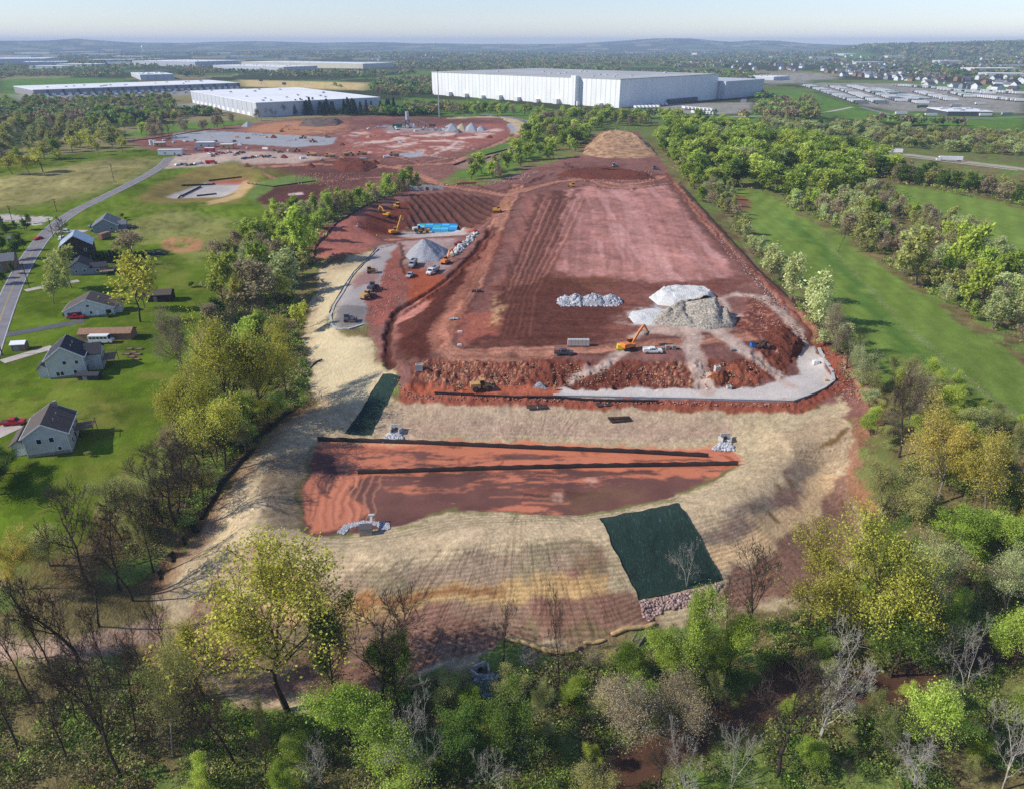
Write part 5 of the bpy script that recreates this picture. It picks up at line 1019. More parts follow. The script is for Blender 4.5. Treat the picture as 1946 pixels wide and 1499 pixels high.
def semi(label, loc, rz, cabm, boxm, group=None, name='semi_truck'):
    t = thing(name, label, 'semi truck', loc, rz, group); body_trailer(t, boxm, 16.0, -11.0)
    MB().prism([(5.4,.9),(8.6,.8),(8.7,1.7),(7.6,1.95),(7.3,3.0),(6.6,3.9),(5.4,3.95)], -1.2, 1.2).build('cab', cabm, t)
    MB().prism([(7.5,2.0),(7.66,1.98),(7.36,3.0),(7.2,3.0)], -1.0, 1.0).build('windscreen', MT['glass'], t)
    MB().box((5.2, 0, .9), (5.6, .9, .25)).build('chassis', MT['steel'], t); wheels(t, (4.3, 5.6, 7.9), 2.4, .5, .32); return t
GRAV = mat_plain('pile_gravel', lin(160,160,164), .95, var=.2, scale=2.0)

def board_mat(name, c, step=.28):
    m, nt, b, out = nmat(name); tc = nt.nodes.new('ShaderNodeTexCoord'); sp = nt.nodes.new('ShaderNodeSeparateXYZ'); nt.links.new(tc.outputs['Object'], sp.inputs[0])
    dv = nt.nodes.new('ShaderNodeMath'); dv.operation = 'DIVIDE'; dv.inputs[1].default_value = step; nt.links.new(sp.outputs[2], dv.inputs[0]); fr = nt.nodes.new('ShaderNodeMath'); fr.operation = 'FRACT'; nt.links.new(dv.outputs[0], fr.inputs[0])
    nz = nt.nodes.new('ShaderNodeTexNoise'); nz.inputs['Scale'].default_value = .7; nz.inputs['Detail'].default_value = 6; nt.links.new(tc.outputs['Object'], nz.inputs[0])
    a = nt.nodes.new('ShaderNodeMapRange'); a.inputs['From Max'].default_value = .25; a.inputs['To Min'].default_value = .72; a.inputs['To Max'].default_value = 1; nt.links.new(fr.outputs[0], a.inputs['Value'])
    b2 = nt.nodes.new('ShaderNodeMapRange'); b2.inputs['From Min'].default_value = .3; b2.inputs['From Max'].default_value = .7; b2.inputs['To Min'].default_value = .84; b2.inputs['To Max'].default_value = 1.04; nt.links.new(nz.outputs[0], b2.inputs['Value'])
    mu = nt.nodes.new('ShaderNodeMath'); mu.operation = 'MULTIPLY'; nt.links.new(a.outputs[0], mu.inputs[0]); nt.links.new(b2.outputs[0], mu.inputs[1])
    sc = nt.nodes.new('ShaderNodeVectorMath'); sc.operation = 'SCALE'; sc.inputs[0].default_value = [float(v) for v in c]; nt.links.new(mu.outputs[0], sc.inputs['Scale']); nt.links.new(sc.outputs[0], b.inputs['Base Color']); b.inputs['Roughness'].default_value = .7; return m
MT['siding'] = board_mat('pale_siding_boards', lin(196,198,192)); MT['sidingg'] = board_mat('grey_siding_boards', lin(140,144,150)); MT['sidingw'] = board_mat('white_siding_boards', lin(214,216,214))
def trims(t, x0, x1, y0, y1, h, rise, over=.45, front=True):
    """bargeboards on both gables, gutters, a downpipe, a vent and the plinth of a ridge-along-y body"""
    k = rise / ((x1 - x0) / 2); L_ = math.hypot((x1 - x0) / 2 + over, ((x1 - x0) / 2 + over) * k); a = math.atan(k); m = MB()
    for y in (y0 - over - .05, y1 + over + .05):
        for s in (-1, 1):
            xm = (x0 + x1) / 2 + s * ((x1 - x0) / 2 + over) / 2; m.box((xm, y, h + rise - k * ((x1 - x0) / 2 + over) / 2 + .12), (L_, .08, .3), ry=s * a)
    m.build('bargeboard', MT['trim'], t); g = MB()
    for s, x in ((-1, x0 - over - .06), (1, x1 + over + .06)): g.box((x, (y0 + y1) / 2, h - k * over + .08), (.14, y1 - y0 + 2 * over, .14))
    for x in (x0 + .15, x1 - .15): g.box((x, y0 - .07, h / 2), (.12, .1, h))
    g.build('gutter', MT['trim'], t); v = MB(); 
    for q in (.3, .6): v.cyl((x0 + (x1 - x0) * .7, y0 + (y1 - y0) * q, h + rise * .45), (x0 + (x1 - x0) * .7, y0 + (y1 - y0) * q, h + rise * .6 + .9), .14, n=8)
    v.build('roof_vent', MT['concd'], t); p = MB(); p.box(((x0 + x1) / 2, y0 - .04, .1), (x1 - x0, .06, .8)); p.build('plinth', MT['concd'], t)
def at(px, py, dz=0.0):
    p = W(px, py); return (p[0], p[1], p[2] + dz)
def place_machines():
    R = math.radians
    excavator('orange excavator with folded arm between the white pickup and the yellow tank', at(1196,664), R(8), MT['orange'], boom=((1.0,1.9),(3.0,5.0),(4.9,7.2)), stick=((4.9,7.2),(6.6,4.6)), turn=R(20))
    pickup('white crew pickup with utility bed parked on the pad edge', at(1240,671), R(0), MT['white'], utility=True)
    pickup('dark grey pickup with ladder rack parked on the pad edge', at(1071,674), R(0), MT['slate'], rack=True)
    excavator('yellow excavator raising its arm beside the blue tank blocks', at(751,446), R(35), MT['yellow'], boom=((1.0,1.9),(2.6,5.4),(3.8,8.4)), stick=((3.8,8.4),(5.2,6.6)), sc=1.15)
    excavator('yellow excavator digging the pit slope, uphill of the others', at(734,412), R(150), MT['yellow'], boom=((1.0,1.9),(2.4,4.6),(4.2,5.6)), stick=((4.2,5.6),(5.2,3.4)))
    dozer('yellow bulldozer high on the pit slope', at(754,395), R(160), MT['yellow'])
    excavator('yellow excavator standing at the haul road fork with its arm reaching down', at(946,404), R(-8), MT['yellow'], boom=((1.0,1.9),(3.4,5.0),(5.6,5.6)), stick=((5.6,5.6),(7.8,1.6)))
    dozer('white loader working beside the blue tank blocks', at(795,440), R(20), MT['white'], loader=True)
    dozer('yellow loader in front of the blue tank blocks', at(806,444), R(190), MT['yellow'], loader=True)
    excavator('orange excavator loading the dump truck below the gravel pile', at(848,502), R(60), MT['orange'], boom=((1.0,1.9),(2.8,5.2),(5.0,5.8)), stick=((5.0,5.8),(6.0,3.0)))
    dump_truck('silver dump truck facing downhill beside the trench', at(823,520), R(-112), MT['white'], MT['silver'])
    dump_truck('grey dump truck in front of the gravel pile', at(785,506), R(-95), MT['silver'], MT['grey'])
    pickup('grey pickup parked below the grey dump truck', at(780,526), R(-105), MT['silver'])
    pickup('red pickup beside the white boulders', at(873,466), R(200), MT['red']); car('red car at the head of the boulder row', at(903,443), R(40), MT['red'])
    dozer('dark backhoe loader parked on the gravel bench', at(698,568), R(60), MT['tan'], loader=True); dozer('small brown bulldozer on the upper gravel bench', at(706,519), R(10), MT['tan']); dozer('second dark loader parked against the bench bank', at(708,552), R(80), MT['slate'], loader=True)
    dozer('small roller-like bulldozer on the lower dark bench', at(664,611), R(0), MT['grey'])
    dozer('light grey bulldozer on the back of the pad', at(1168,318), R(20), MT['silver']); dozer('grey bulldozer near the wood edge at the back of the pad', at(1245,323), R(0), MT['grey']); dozer('yellow bulldozer on the curved haul road', at(1087,356), R(170), MT['yellow'])
    dozer('rusty loader working on the strip under the pad front', at(914,741), R(10), MT['tan'], loader=True)
    # rear site
    for i, (x, y, r) in enumerate(((592,297,175),(627,299,175),(664,297,10),(688,295,185))):
        hauler('tan articulated dump truck in the line along the rear haul road', at(x, y), R(r), MT['tan'], 'articulated dump trucks on the rear site')
    hauler('dark brown dump truck standing apart by the pale puddle', at(749,297), R(170), MT['brown'])
    dozer('tan loader at the head of the dump truck line', at(565,289), R(200), MT['tan'], loader=True)
    excavator('tan excavator on the dark mound below the dump trucks', at(660,312), R(160), MT['tan']); dozer('tan bulldozer on the dark mound below the dump trucks', at(683,311), R(20), MT['tan'])
    excavator('yellow excavator by the rubble heap', at(536,251), R(20), MT['yellow']); pickup('white pickup by the rubble heap', at(547,240), R(10), MT['white']); pickup('white pickup alone on the rear dirt', at(676,263), R(5), MT['white'])
    dozer('orange loader on the pale slab end', at(594,271), R(0), MT['orange'], loader=True); dozer('red-brown loader above the pale slab', at(577,264), R(180), MT['orange'], loader=True); dozer('tan bulldozer beyond the pale slab', at(622,262), R(0), MT['tan'])
    pickup('white pickup on the far end of the pale slab', at(484,257), R(0), MT['white']); pickup('second white pickup on the far end of the pale slab', at(498,258), R(0), MT['white']); pickup('white pickup at the near tip of the pale slab', at(331,261), R(10), MT['white'])
    for x, y, r in ((753,247,-60),(774,244,-80),(808,248,5),(832,249,8),(851,248,10)): dump_truck('white mixer truck by the concrete batch plant', at(x, y), R(r), MT['white'], MT['silver'], 'mixer trucks at the batch plant', mixer=True)
    for x, y in ((718,243),(730,243)): pickup('white pickup by the batch plant', at(x, y), R(5), MT['white'], group='white pickups by the batch plant')
    dump_truck('dark red tanker truck at the site entrance', at(402,312), R(0), MT['red'], MT['red'], tank=True)
    cs = ['white', 'slate', 'navy', 'silver', 'black', 'red', 'white', 'blue', 'grey']
    cn = {'white': 'white', 'slate': 'slate', 'navy': 'navy', 'silver': 'silver', 'black': 'black', 'red': 'red', 'blue': 'blue', 'grey': 'grey'}
    spots = [(350,287),(345,294),(340,297),(373,286),(380,287),(404,298),(411,295),(415,292),(420,290),(435,291),(446,296),(451,294),(456,292),(338,315),(347,314),(353,315),(366,315),(373,313),(381,311),(462,303),(470,302),(480,301),(488,299),(497,298),(505,300),(512,298),(519,300),(399,294),(425,293),(462,291),(336,291),(392,284)]
    for i, (x, y) in enumerate(spots):
        c = cs[(i * 5 + i // 3) % 9]
        (pickup if i % 3 == 0 else car)('%s %s in the crew parking by the site entrance' % (cn[c], 'pickup' if i % 3 == 0 else 'car'), at(x, y), R(20 + 40 * (i % 4)), MT[c], group='%s crew %s at the site entrance' % (cn[c], 'pickups' if i % 3 == 0 else 'cars'))
    pickup('green pickup parked by the dump truck line', at(533,291), R(0), MT['green'])
    # roads and yards
    pickup('red pickup on the gravel beside the lowest house', at(27,806), R(8), MT['red'])
    pickup('red pickup in front of the white ranch house', at(146,606), R(5), MT['red']); car('red car driving down the road', at(73,456), R(-115), MT['red'])
    car('dark car beside the grey ranch house', at(177,432), R(60), MT['navy']); car('blue car beside the grey ranch house', at(183,441), R(10), MT['blue']); car('white van beside the metal-roofed barn', at(120,456), R(80), MT['white'], van=True); car('second white van behind the metal-roofed barn', at(128,443), R(5), MT['white'], van=True)
    car('dark car on the lawn beyond the conifer hedge', at(287,485), R(10), MT['navy']); car('brown car on the lawn beyond the conifer hedge', at(305,484), R(0), MT['slate'])
    semi('white semi truck with long white box on the highway', at(1800,307), R(170), MT['white'], MT['white']); semi('white semi truck half hidden by trees on the highway', at(1688,292), R(165), MT['white'], MT['white'])
    # bus by the brown shed
    t = thing('shuttle_bus', 'small white shuttle bus parked before the brown shed', 'bus', at(196,652), R(4))
    MB().prism([(-4,.5),(3.4,.5),(3.5,1.3),(2.6,1.6),(2.3,2.9),(-4,2.95)], -1.15, 1.15).build('body', MT['white'], t)
    for i in range(5):
        for s in (-1, 1): MB().box((-3.2 + i * 1.2, s * 1.16, 2.2), (.95, .03, .65)).build('window', MT['glass'], t)
    MB().prism([(2.45,1.7),(2.63,1.66),(2.36,2.75),(2.2,2.75)], -1, 1).build('windscreen', MT['glass'], t); wheels(t, (-2.6, 2.4), 2.3, .45)
place_machines()

# ------------------------------------------------------------------ houses
def gable(w, r, x0, x1, y0, y1, z0, h, rise, axis='y', over=.45, th=.22):
    """gabled body: walls into w, roof slabs into r; ridge along axis"""
    if axis == 'y': w.prism([(x0,z0),(x1,z0),(x1,h),((x0+x1)/2,h+rise),(x0,h)], y0, y1); a, b = x0, x1
    else: w.prism([(y0,z0),(y1,z0),(y1,h),((y0+y1)/2,h+rise),(y0,h)], x0, x1, 'x'); a, b = y0, y1
    m = (a + b) / 2; k = rise / (m - a); e = over
    pr = [(a-e,h-k*e+.03),(m,h+rise+.03),(b+e,h-k*e+.03),(b+e,h-k*e+th),(m,h+rise+th+.03),(a-e,h-k*e+th)]
    if axis == 'y': r.prism(pr, y0 - e, y1 + e)
    else: r.prism(pr, x0 - e, x1 + e, 'x')
def window(parent, c, w, h, face):
    """face: 'x' or 'y' - the wall's normal axis"""
    d = (w, .06, h) if face == 'y' else (.06, w, h)
    o = MB().box(c, d).build('window', MT['glass'], parent)
    f = MB()
    for s in (-1, 1):
        f.box((c[0], c[1], c[2] + s * h/2), (w + .18, .1, .1) if face == 'y' else (.1, w + .18, .1)); f.box((c[0] + s * w/2, c[1], c[2]) if face == 'y' else (c[0], c[1] + s * w/2, c[2]), (.1, .1, h - .1) if face == 'y' else (.1, .1, h - .1))
    f.build('frame', MT['trim'], o)
def deck(t, x0, x1, y0, y1, z):
    d = MB(); d.box(((x0+x1)/2, (y0+y1)/2, z), (x1-x0, y1-y0, .18)); d.build('deck', MT['wood'], t)
    r = MB()
    for x in (x0, x1):
        for y in (y0, y1): r.box((x, y, (z + 1.0) / 2 - .2), (.14, .14, z + 1.4))
    for x in (x0, x1): r.box((x, (y0+y1)/2, z + .95), (.08, y1-y0, .08))
    for y in (y0, y1): r.box(((x0+x1)/2, y, z + .95), (x1-x0, .08, .08))
    r.build('railing', MT['wood'], t)
def houses():
    R = math.radians
    # two-storey house nearest, brown roof
    t = thing('house', 'pale two-storey house with brown roof, lowest on the lawn beside a red pickup', 'house', at(104,842), R(20))
    w = MB(); r = MB(); gable(w, r, -4.8, 4.8, -5.5, 6.0, -2, 5.2, 3.0); gable(w, r, -8.2, -4.78, -3.5, 4.0, -1, 2.8, 1.2)
    w.build('wall', MT['siding'], t); rf = r.build('roof', MT['shingle'], t); MB().box((1.2, 5.4, 8.2), (.8, .8, 2.2)).build('chimney', MT['concd'], rf)
    for z in (1.6, 4.0):
        for y in (-2.5, .5, 3.2): window(t, (4.82, y, z), 1.1, 1.3, 'x')
    window(t, (-1.5, -5.53, 3.8), 1.1, 1.3, 'y'); window(t, (2.4, -5.53, 1.2), .8, 1.0, 'y'); MB().box((-6.5, -3.53, .6), (2.2, .06, 2.2)).build('door', MT['trim'], t)
    deck(t, 4.9, 9.0, 1.0, 5.0, 2.4); trims(t, -4.8, 4.8, -5.5, 6.0, 5.2, 3.0); window(t, (1.2, -5.53, 3.8), 1.1, 1.3, 'y')
    # two-storey house with charcoal roof
    t = thing('house', 'pale two-storey house with charcoal roof and rear deck, above the brown-roofed house', 'house', at(140,704), R(20))
    w = MB(); r = MB(); gable(w, r, -5.5, 4.6, -5.0, 5.0, -2, 6.0, 3.6); gable(w, r, 4.58, 8.5, -1.5, 4.8, -2, 5.2, 2.2, 'x'); gable(w, r, -8.4, -5.48, -3.5, 3.5, -1.5, 3.0, 1.4)
    w.build('wall', MT['siding'], t); r.build('roof', MT['shingled'], t)
    for x in (-3.0, -1.9, 1.6): window(t, (x, -5.03, 1.4), .95, 1.3, 'y')
    window(t, (-.6, -5.03, 4.6), 1.0, 1.2, 'y')
    for y in (-3.6, -2.4): window(t, (4.63, y, 4.2), .9, 1.2, 'x')
    MB().box((4.63, -3.0, 1.0), (.06, 1.8, 2.1)).build('door', MT['glass'], t); deck(t, 8.6, 12.0, -1.5, 4.5, 2.6); trims(t, -5.5, 4.6, -5.0, 5.0, 6.0, 3.6); window(t, (2.6, -5.03, 4.4), .9, 1.2, 'y')
    # white ranch
    t = thing('house', 'white ranch house with broad grey-brown roof and open garage', 'house', at(176,596), R(18))
    w = MB(); r = MB(); gable(w, r, -8.0, 8.0, -4.0, 5.5, -1, 3.0, 3.6); gable(w, r, 4.0, 10.0, -1.0, 4.0, -1, 2.8, 1.6, 'x')
    w.build('wall', MT['sidingw'], t); r.build('roof', MT['shingle'], t)
    MB().box((-4.8, -4.04, 1.15), (4.6, .08, 2.3)).build('garage_door_or_shade', MT['slate'], t); window(t, (.6, -4.03, 1.6), .9, 1.1, 'y'); window(t, (6.3, -4.03, 1.5), 1.8, 1.6, 'y'); MB().box((2.6, -4.03, 1.05), (1.0, .06, 2.1)).build('door', MT['trim'], t); trims(t, -8.0, 8.0, -4.0, 5.5, 3.0, 3.6); window(t, (0, -4.03, 4.2), 1.0, .9, 'y')  # dark slate sheet stands for the shade inside the open garage, not a door
    # low house with decks
    t = thing('house', 'dark low house with several decks between the barn and the white ranch', 'house', at(166,520), R(22))
    w = MB(); r = MB(); gable(w, r, -6.0, 2.0, -2.0, 7.0, -1, 3.6, 2.6); gable(w, r, 1.98, 8.0, -2.0, 3.5, -1, 2.9, 1.2, 'x')
    w.build('wall', MT['sidingg'], t); r.build('roof', MT['shingled'], t); window(t, (-3.5, -2.03, 1.8), 1.0, 1.2, 'y'); window(t, (4.5, -2.03, 1.5), 1.2, 1.1, 'y'); window(t, (-.5, -2.03, 1.8), 1.0, 1.2, 'y'); deck(t, 5.5, 11.0, -5.5, -2.2, 1.4); deck(t, 8.1, 11.5, -1.8, 3.0, 1.0)
    # barn
    t = thing('barn', 'tall dark-boarded barn with pale metal roof near the road', 'barn', at(152,488), R(25))
    w = MB(); r = MB(); gable(w, r, -6.5, 6.5, -6.0, 7.5, -1, 6.4, 4.4); w.build('wall', MT['barnwood'], t); r.build('roof', MT['metalroof'], t)
    MB().box((0, -6.05, 1.9), (3.6, .08, 3.8)).build('door', MT['barnwood'], t); window(t, (3.6, -6.03, 4.4), .9, 1.1, 'y'); window(t, (-3.6, -6.03, 4.4), .9, 1.1, 'y')
    # grey ranch
    t = thing('house', 'grey ranch house standing farthest up the road beyond the barn', 'house', at(206,437), R(20))
    w = MB(); r = MB(); gable(w, r, -6, 5.5, -6, 9, -1, 3.4, 3.4); gable(w, r, 5.48, 9.0, -2.5, 4.0, -1, 2.7, 1.2, 'x'); w.build('wall', MT['sidingg'], t); r.build('roof', MT['shingleg'], t)
    MB().box((-2.2, -6.04, 1.1), (3.2, .08, 2.2)).build('garage_door_or_shade', MT['sidingg'], t); window(t, (2.6, -6.03, 1.7), 1.2, 1.2, 'y'); deck(t, 9.1, 13, -2, 3, .8); trims(t, -6, 5.5, -6, 9, 3.4, 3.4)
    # camper by it
    t = thing('camper', 'old beige camper parked beside the grey ranch house', 'camper', at(200,454), R(80)); MB().prism([(-3.4,.5),(3.2,.5),(3.5,1.6),(3.3,3.0),(-3.4,3.1)], -1.2, 1.2).build('body', MT['brown'], t)
    for s in (-1, 1): MB().box((.4, s * 1.21, 2.1), (1.6, .03, .6)).build('window', MT['glass'], t)
    wheels(t, (-.8,), 2.3, .4)
    # sheds
    for (px, py, wd, dp, hh, wm, rm, lab, rz) in ((207,642,17,5,2.4,'brown','brown','long brown-roofed shed behind the shuttle bus',4), (307,570,9,6,2.8,'barnwood','shingle','dark weathered shed beside the yellow-green lawn tree',10), (29,462,4.5,4,2.6,'teal','shingleg','small teal shed among bushes across the road',20), (14,510,8,10,4.2,'brown','shingleg','brick-coloured house at the left edge across the road',25), (172,720,6,2.4,1.6,'shingled','shingled','low dark garden shed under the charcoal-roofed house',2), (40,664,4,3,2.2,'wood','trim','small white-roofed well shelter by the road',10)):
        t = thing('shed' if px != 14 else 'house', lab, 'shed' if px != 14 else 'house', at(px, py), R(rz)); w = MB(); r = MB(); gable(w, r, -wd/2, wd/2, -dp/2, dp/2, -.6, hh, dp * .22, 'x', .3); w.build('wall', MT[wm], t); r.build('roof', MT[rm], t); MB().box((-wd*.15, -dp/2 - .03, hh * .42), (1.4, .06, hh * .8)).build('door', MT['concd'], t)
    # garden beds, dumpster, bins
    t = thing('dumpster', 'teal dumpster with white lid on the back lawn', 'dumpster', at(247,640), R(5)); MB().box((0,0,.8),(3.2,2.0,1.5),top=1.08).build('bin', MT['teal'], t); MB().box((0,0,1.62),(3.5,2.3,.1)).build('lid', MT['trim'], t)
    for i, (x, y) in enumerate(((245,664),(264,664),(252,671),(240,674),(261,674),(259,684),(250,679))):
        t = thing('garden_bed', 'small wooden raised bed on the lawn behind the charcoal-roofed house', 'garden bed', at(x, y), R(5), 'raised beds on the back lawn'); m = MB()
        for s in (-1, 1): m.box((0, s * .55, .2), (2.2, .1, .4)); m.box((s * 1.1, 0, .2), (.1, 1.0, .4))
        m.build('border', MT['wood'], t); MB().box((0,0,.15),(2.1,1.0,.2)).build('soil', MT['brown'], t)
    # shrubs by the houses
    for i, (x, y, k_, h_) in enumerate(((52,856,'bud',1.6),(60,852,'olive',1.4),(95,712,'olive',1.5),(110,716,'bud',1.5),(122,714,'bud',2.0),(170,866,'olive',1.5),(124,604,'dark',1.6),(205,604,'dark',1.4),(214,602,'maple',1.4),(165,470,'dark',2.0),(232,414,'dark',2.2),(240,418,'maple',1.8),(365,545,'maple',2.6),(384,546,'olive',2.4),(222,482,'bud',3.0),(10,900,'dark',7.0),(-8,940,'dark',9.0))):
        p = W(x, y); q = plant(k_, p[0], p[1], h_, h_ * 1.5, 'low %s shrub by the %s' % ({'bud': 'brown', 'olive': 'olive', 'dark': 'dark green', 'maple': 'green'}[k_], ('lowest house wall','front of the lowest house','charcoal-roofed house corner','charcoal-roofed house front','charcoal-roofed house bare bed','lowest house rear','white ranch drive','white ranch far end','white ranch glazed porch','barn foot','grey ranch rear','grey ranch deck','lawn middle, paired','lawn middle, paired and looser','conifer row end','left edge lawn, tall','left edge lawn, tallest')[i])); q.name = 'shrub'; q['category'] = 'shrub'
    # conifer hedge
    a = W(178,498); b = W(276,503)
    for i in range(15):
        p = a + (b - a) * i / 14; plant('pine', p[0], p[1], RNG.uniform(4.2, 6), RNG.uniform(2.0, 2.6), 'dark slim conifer in the clipped row behind the barn', 'slim conifers in the row behind the barn')
houses()
def poles():
    for i, (bx, by, ty, lab) in enumerate(((102,452,414,'wooden utility pole with crossarm beside the barn'), (56,547,500,'wooden utility pole by the road near the white ranch'), (108,403,378,'wooden utility pole where the side street joins'), (48,439,410,'wooden utility pole among the roadside bushes'), (23,419,391,'thin utility pole along the side street'), (217,345,311,'lone utility pole along the dry meadow'), (5,676,600,'wooden utility pole at the left edge by the driveway'))):
        p = W(bx, by); h = top_z(p[0], p[1], ty) - p[2]; t = thing('utility_pole', lab, 'utility pole', tuple(p)); MB().cyl((0,0,-.5),(0,0,h),.17,.12).build('pole', MT['barnwood'], t); MB().box((0,0,h-.6),(2.4,.14,.16), rz=.4).build('crossarm', MT['barnwood'], t)
        MB().cyl((.3,.2,h-2.4),(.3,.2,h-1.4),.22).build('transformer', MT['grey'], t)
poles()
# ------------------------------------------------------------------ big sheds far off
def panel_mat(name, c1, c2, width, axis=0):
    """metal wall panels: alternate bands along the wall"""
    m, nt, b, out = nmat(name); tc = nt.nodes.new('ShaderNodeTexCoord'); sp = nt.nodes.new('ShaderNodeSeparateXYZ'); nt.links.new(tc.outputs['Object'], sp.inputs[0])
    ad = nt.nodes.new('ShaderNodeMath'); ad.operation = 'ADD'; nt.links.new(sp.outputs[0], ad.inputs[0]); ad.inputs[1].default_value = .5
    dv = nt.nodes.new('ShaderNodeMath'); dv.operation = 'DIVIDE'; dv.inputs[1].default_value = width; nt.links.new(ad.outputs[0], dv.inputs[0])
    fr = nt.nodes.new('ShaderNodeMath'); fr.operation = 'FRACT'; nt.links.new(dv.outputs[0], fr.inputs[0])
    gt = nt.nodes.new('ShaderNodeMath'); gt.operation = 'GREATER_THAN'; gt.inputs[1].default_value = .82; nt.links.new(fr.outputs[0], gt.inputs[0])
    mx = nt.nodes.new('ShaderNodeMix'); mx.data_type = 'RGBA'; mx.inputs[6].default_value = (*[float(v) for v in c1], 1); mx.inputs[7].default_value = (*[float(v) for v in c2], 1); nt.links.new(gt.outputs[0], mx.inputs[0]); nz = nt.nodes.new('ShaderNodeTexNoise'); nz.inputs['Scale'].default_value = .05; nz.inputs['Detail'].default_value = 8; mp = nt.nodes.new('ShaderNodeMapping'); mp.inputs['Scale'].default_value = (3, 3, .5); nt.links.new(tc.outputs['Object'], mp.inputs[0]); nt.links.new(mp.outputs[0], nz.inputs[0])
    mr = nt.nodes.new('ShaderNodeMapRange'); mr.inputs['From Min'].default_value = .3; mr.inputs['From Max'].default_value = .7; mr.inputs['To Min'].default_value = .88; mr.inputs['To Max'].default_value = 1.03; nt.links.new(nz.outputs[0], mr.inputs['Value']); sc = nt.nodes.new('ShaderNodeVectorMath'); sc.operation = 'SCALE'; nt.links.new(mx.outputs[2], sc.inputs[0]); nt.links.new(mr.outputs[0], sc.inputs['Scale']); nt.links.new(sc.outputs[0], b.inputs['Base Color']); b.inputs['Roughness'].default_value = .6; return m
PW_ = panel_mat('white_panels', lin(232,232,228), lin(205,206,206), 9.0); PD_ = panel_mat('grey_dark_panels', lin(140,138,138), lin(60,60,66), 26.0); PB_ = panel_mat('grey_panels', lin(190,192,196), lin(160,164,170), 20.0)
ROOFW = mat_plain('white_membrane', lin(228,228,226), .8, var=.08, scale=.03); ROOFG = mat_plain('grey_membrane', lin(176,176,172), .8, var=.16, scale=.02)
def shed(name, label, A_, B_, C_, top, wm, rm, zb=-3.0, bays=0, baym=None, dsc=1.0):
    """A, B, C: foot corners on the ground seen in the photograph, B the near corner; top: image row of the eaves at B"""
    a, b, c = (W(*q) for q in (A_, B_, C_)); h = top_z(b[0], b[1], top) - b[2] if top > 30 else top
    o = b.copy(); u = (a - b)[:2]; v = (c - b)[:2]; nrm = np.array([-u[1], u[0]]); nrm /= np.linalg.norm(nrm); v = nrm * np.dot(nrm, v) * dsc   # square the plan
    lu = np.linalg.norm(u); lv = np.linalg.norm(v); t = thing(name, label, 'warehouse', tuple(o), math.atan2(u[1], u[0]))
    s = 1 if (u[0] * v[1] - u[1] * v[0]) > 0 else -1
    poly = [(0,0),(lu,0),(lu,s*lv),(0,s*lv)]; poly = poly if s > 0 else poly[::-1]
    MB().slab(poly, zb, h).build('wall', wm, t)
    q = [(-.4,-.4*s),(lu+.4,-.4*s),(lu+.4,s*(lv+.4)),(-.4,s*(lv+.4))]; q = q if s > 0 else q[::-1]
    rf = MB().slab(q, h + .003, h + .9).build('roof', rm, t)
    rng = random.Random(len(label)); 
    for i in range(16): MB().box((rng.uniform(.06,.94) * lu, s * rng.uniform(.1,.9) * lv, h + 1.5), (rng.uniform(2.5,7), rng.uniform(2.5,4), rng.uniform(1.2,2.4))).build('roof_vent', MT['silver'], rf)
    for i in range(bays):
        x = lu * (i + .5) / bays; MB().box((x, -s * .1, 2.4), (lu / bays * .5, .3, 4.2)).build('dock_door', baym or MT['trim'], t)
    return t, lu, s * lv, h
def sheds():
    t, lu, lv, h = shed('warehouse', 'huge tall white cold-storage warehouse behind the pad', (822,180), (1176,206), (1376,190), 152, PW_, ROOFG)
    s = 1 if lv > 0 else -1
    MB().box((lu * .19, -s * 5, h / 2 + 1), (9, 10, h + 5)).build('stair_tower', PW_, t)
    for i in range(9): MB().box((lu * (.08 + .1 * i), -s * 4, 2.5), (8, 8, 6 + (i % 3) * 2)).build('dock_house', MT['white'], t)
    MB().box((14, lv + s * 32, h * .28), (44, 64, h * .56)).build('annex', PB_, t); MB().box((60, lv + s * 70, h * .36), (150, 138, h * .72)).build('annex', PB_, t)
    MB().box((-8, lv + s * 40, 3), (4, 30, 6)).build('dark_dock', MT['slate'], t); MB().box((-3, lv * .6, 3), (6, abs(lv) * .3, 6)).build('dark_dock', MT['slate'], t)
    shed('warehouse', 'low broad white-roofed warehouse behind the pine row', (366,196), (490,224), (766,217), 197, PB_, ROOFW, bays=14)
    shed('warehouse', 'long low white-roofed warehouse with dark pilasters at far left', (457,168), (66,184), (52,171), 172, PD_, ROOFW, bays=30, dsc=.62)
    shed('warehouse', 'small grey warehouse block behind the long pilastered warehouse', (332,151), (268,153), (240,146), 143, PB_, ROOFW)
    shed('warehouse', 'distant grey-walled warehouse with white roof, left of the far pair', (466,125), (372,128), (302,123), 118, PB_, ROOFW)
    shed('warehouse', 'distant beige warehouse in front of the far pair', (604,134), (540,137), (408,133), 128, PB_, ROOFW)
    shed('warehouse', 'distant long cream warehouse at the wood edge', (748,129), (690,131), (512,124), 122, mat_plain('cream_panels', lin(206,196,178), .7, var=.08, scale=.02), ROOFW)
    shed('warehouse', 'distant white warehouse at the far left edge', (112,117), (84,119), (-20,117), 112, PB_, ROOFW); shed('warehouse', 'white flat building beyond the far left edge warehouses', (130,122), (128,124), (60,122), 118, PB_, ROOFW)
    shed('warehouse', 'small white flat-roofed hall beside the trailer lot', (1500,152), (1470,153), (1452,150), 147, PB_, ROOFW)
    shed('warehouse', 'open white-roofed canopy hall at the front of the trailer lot', (1884,222), (1800,221), (1796,214), 213, MT['slate'], ROOFW)
    shed('warehouse', 'white institutional building on the distant green hill', (1604,106), (1580,106), (1576,104), 102.5, PB_, ROOFW)
sheds()
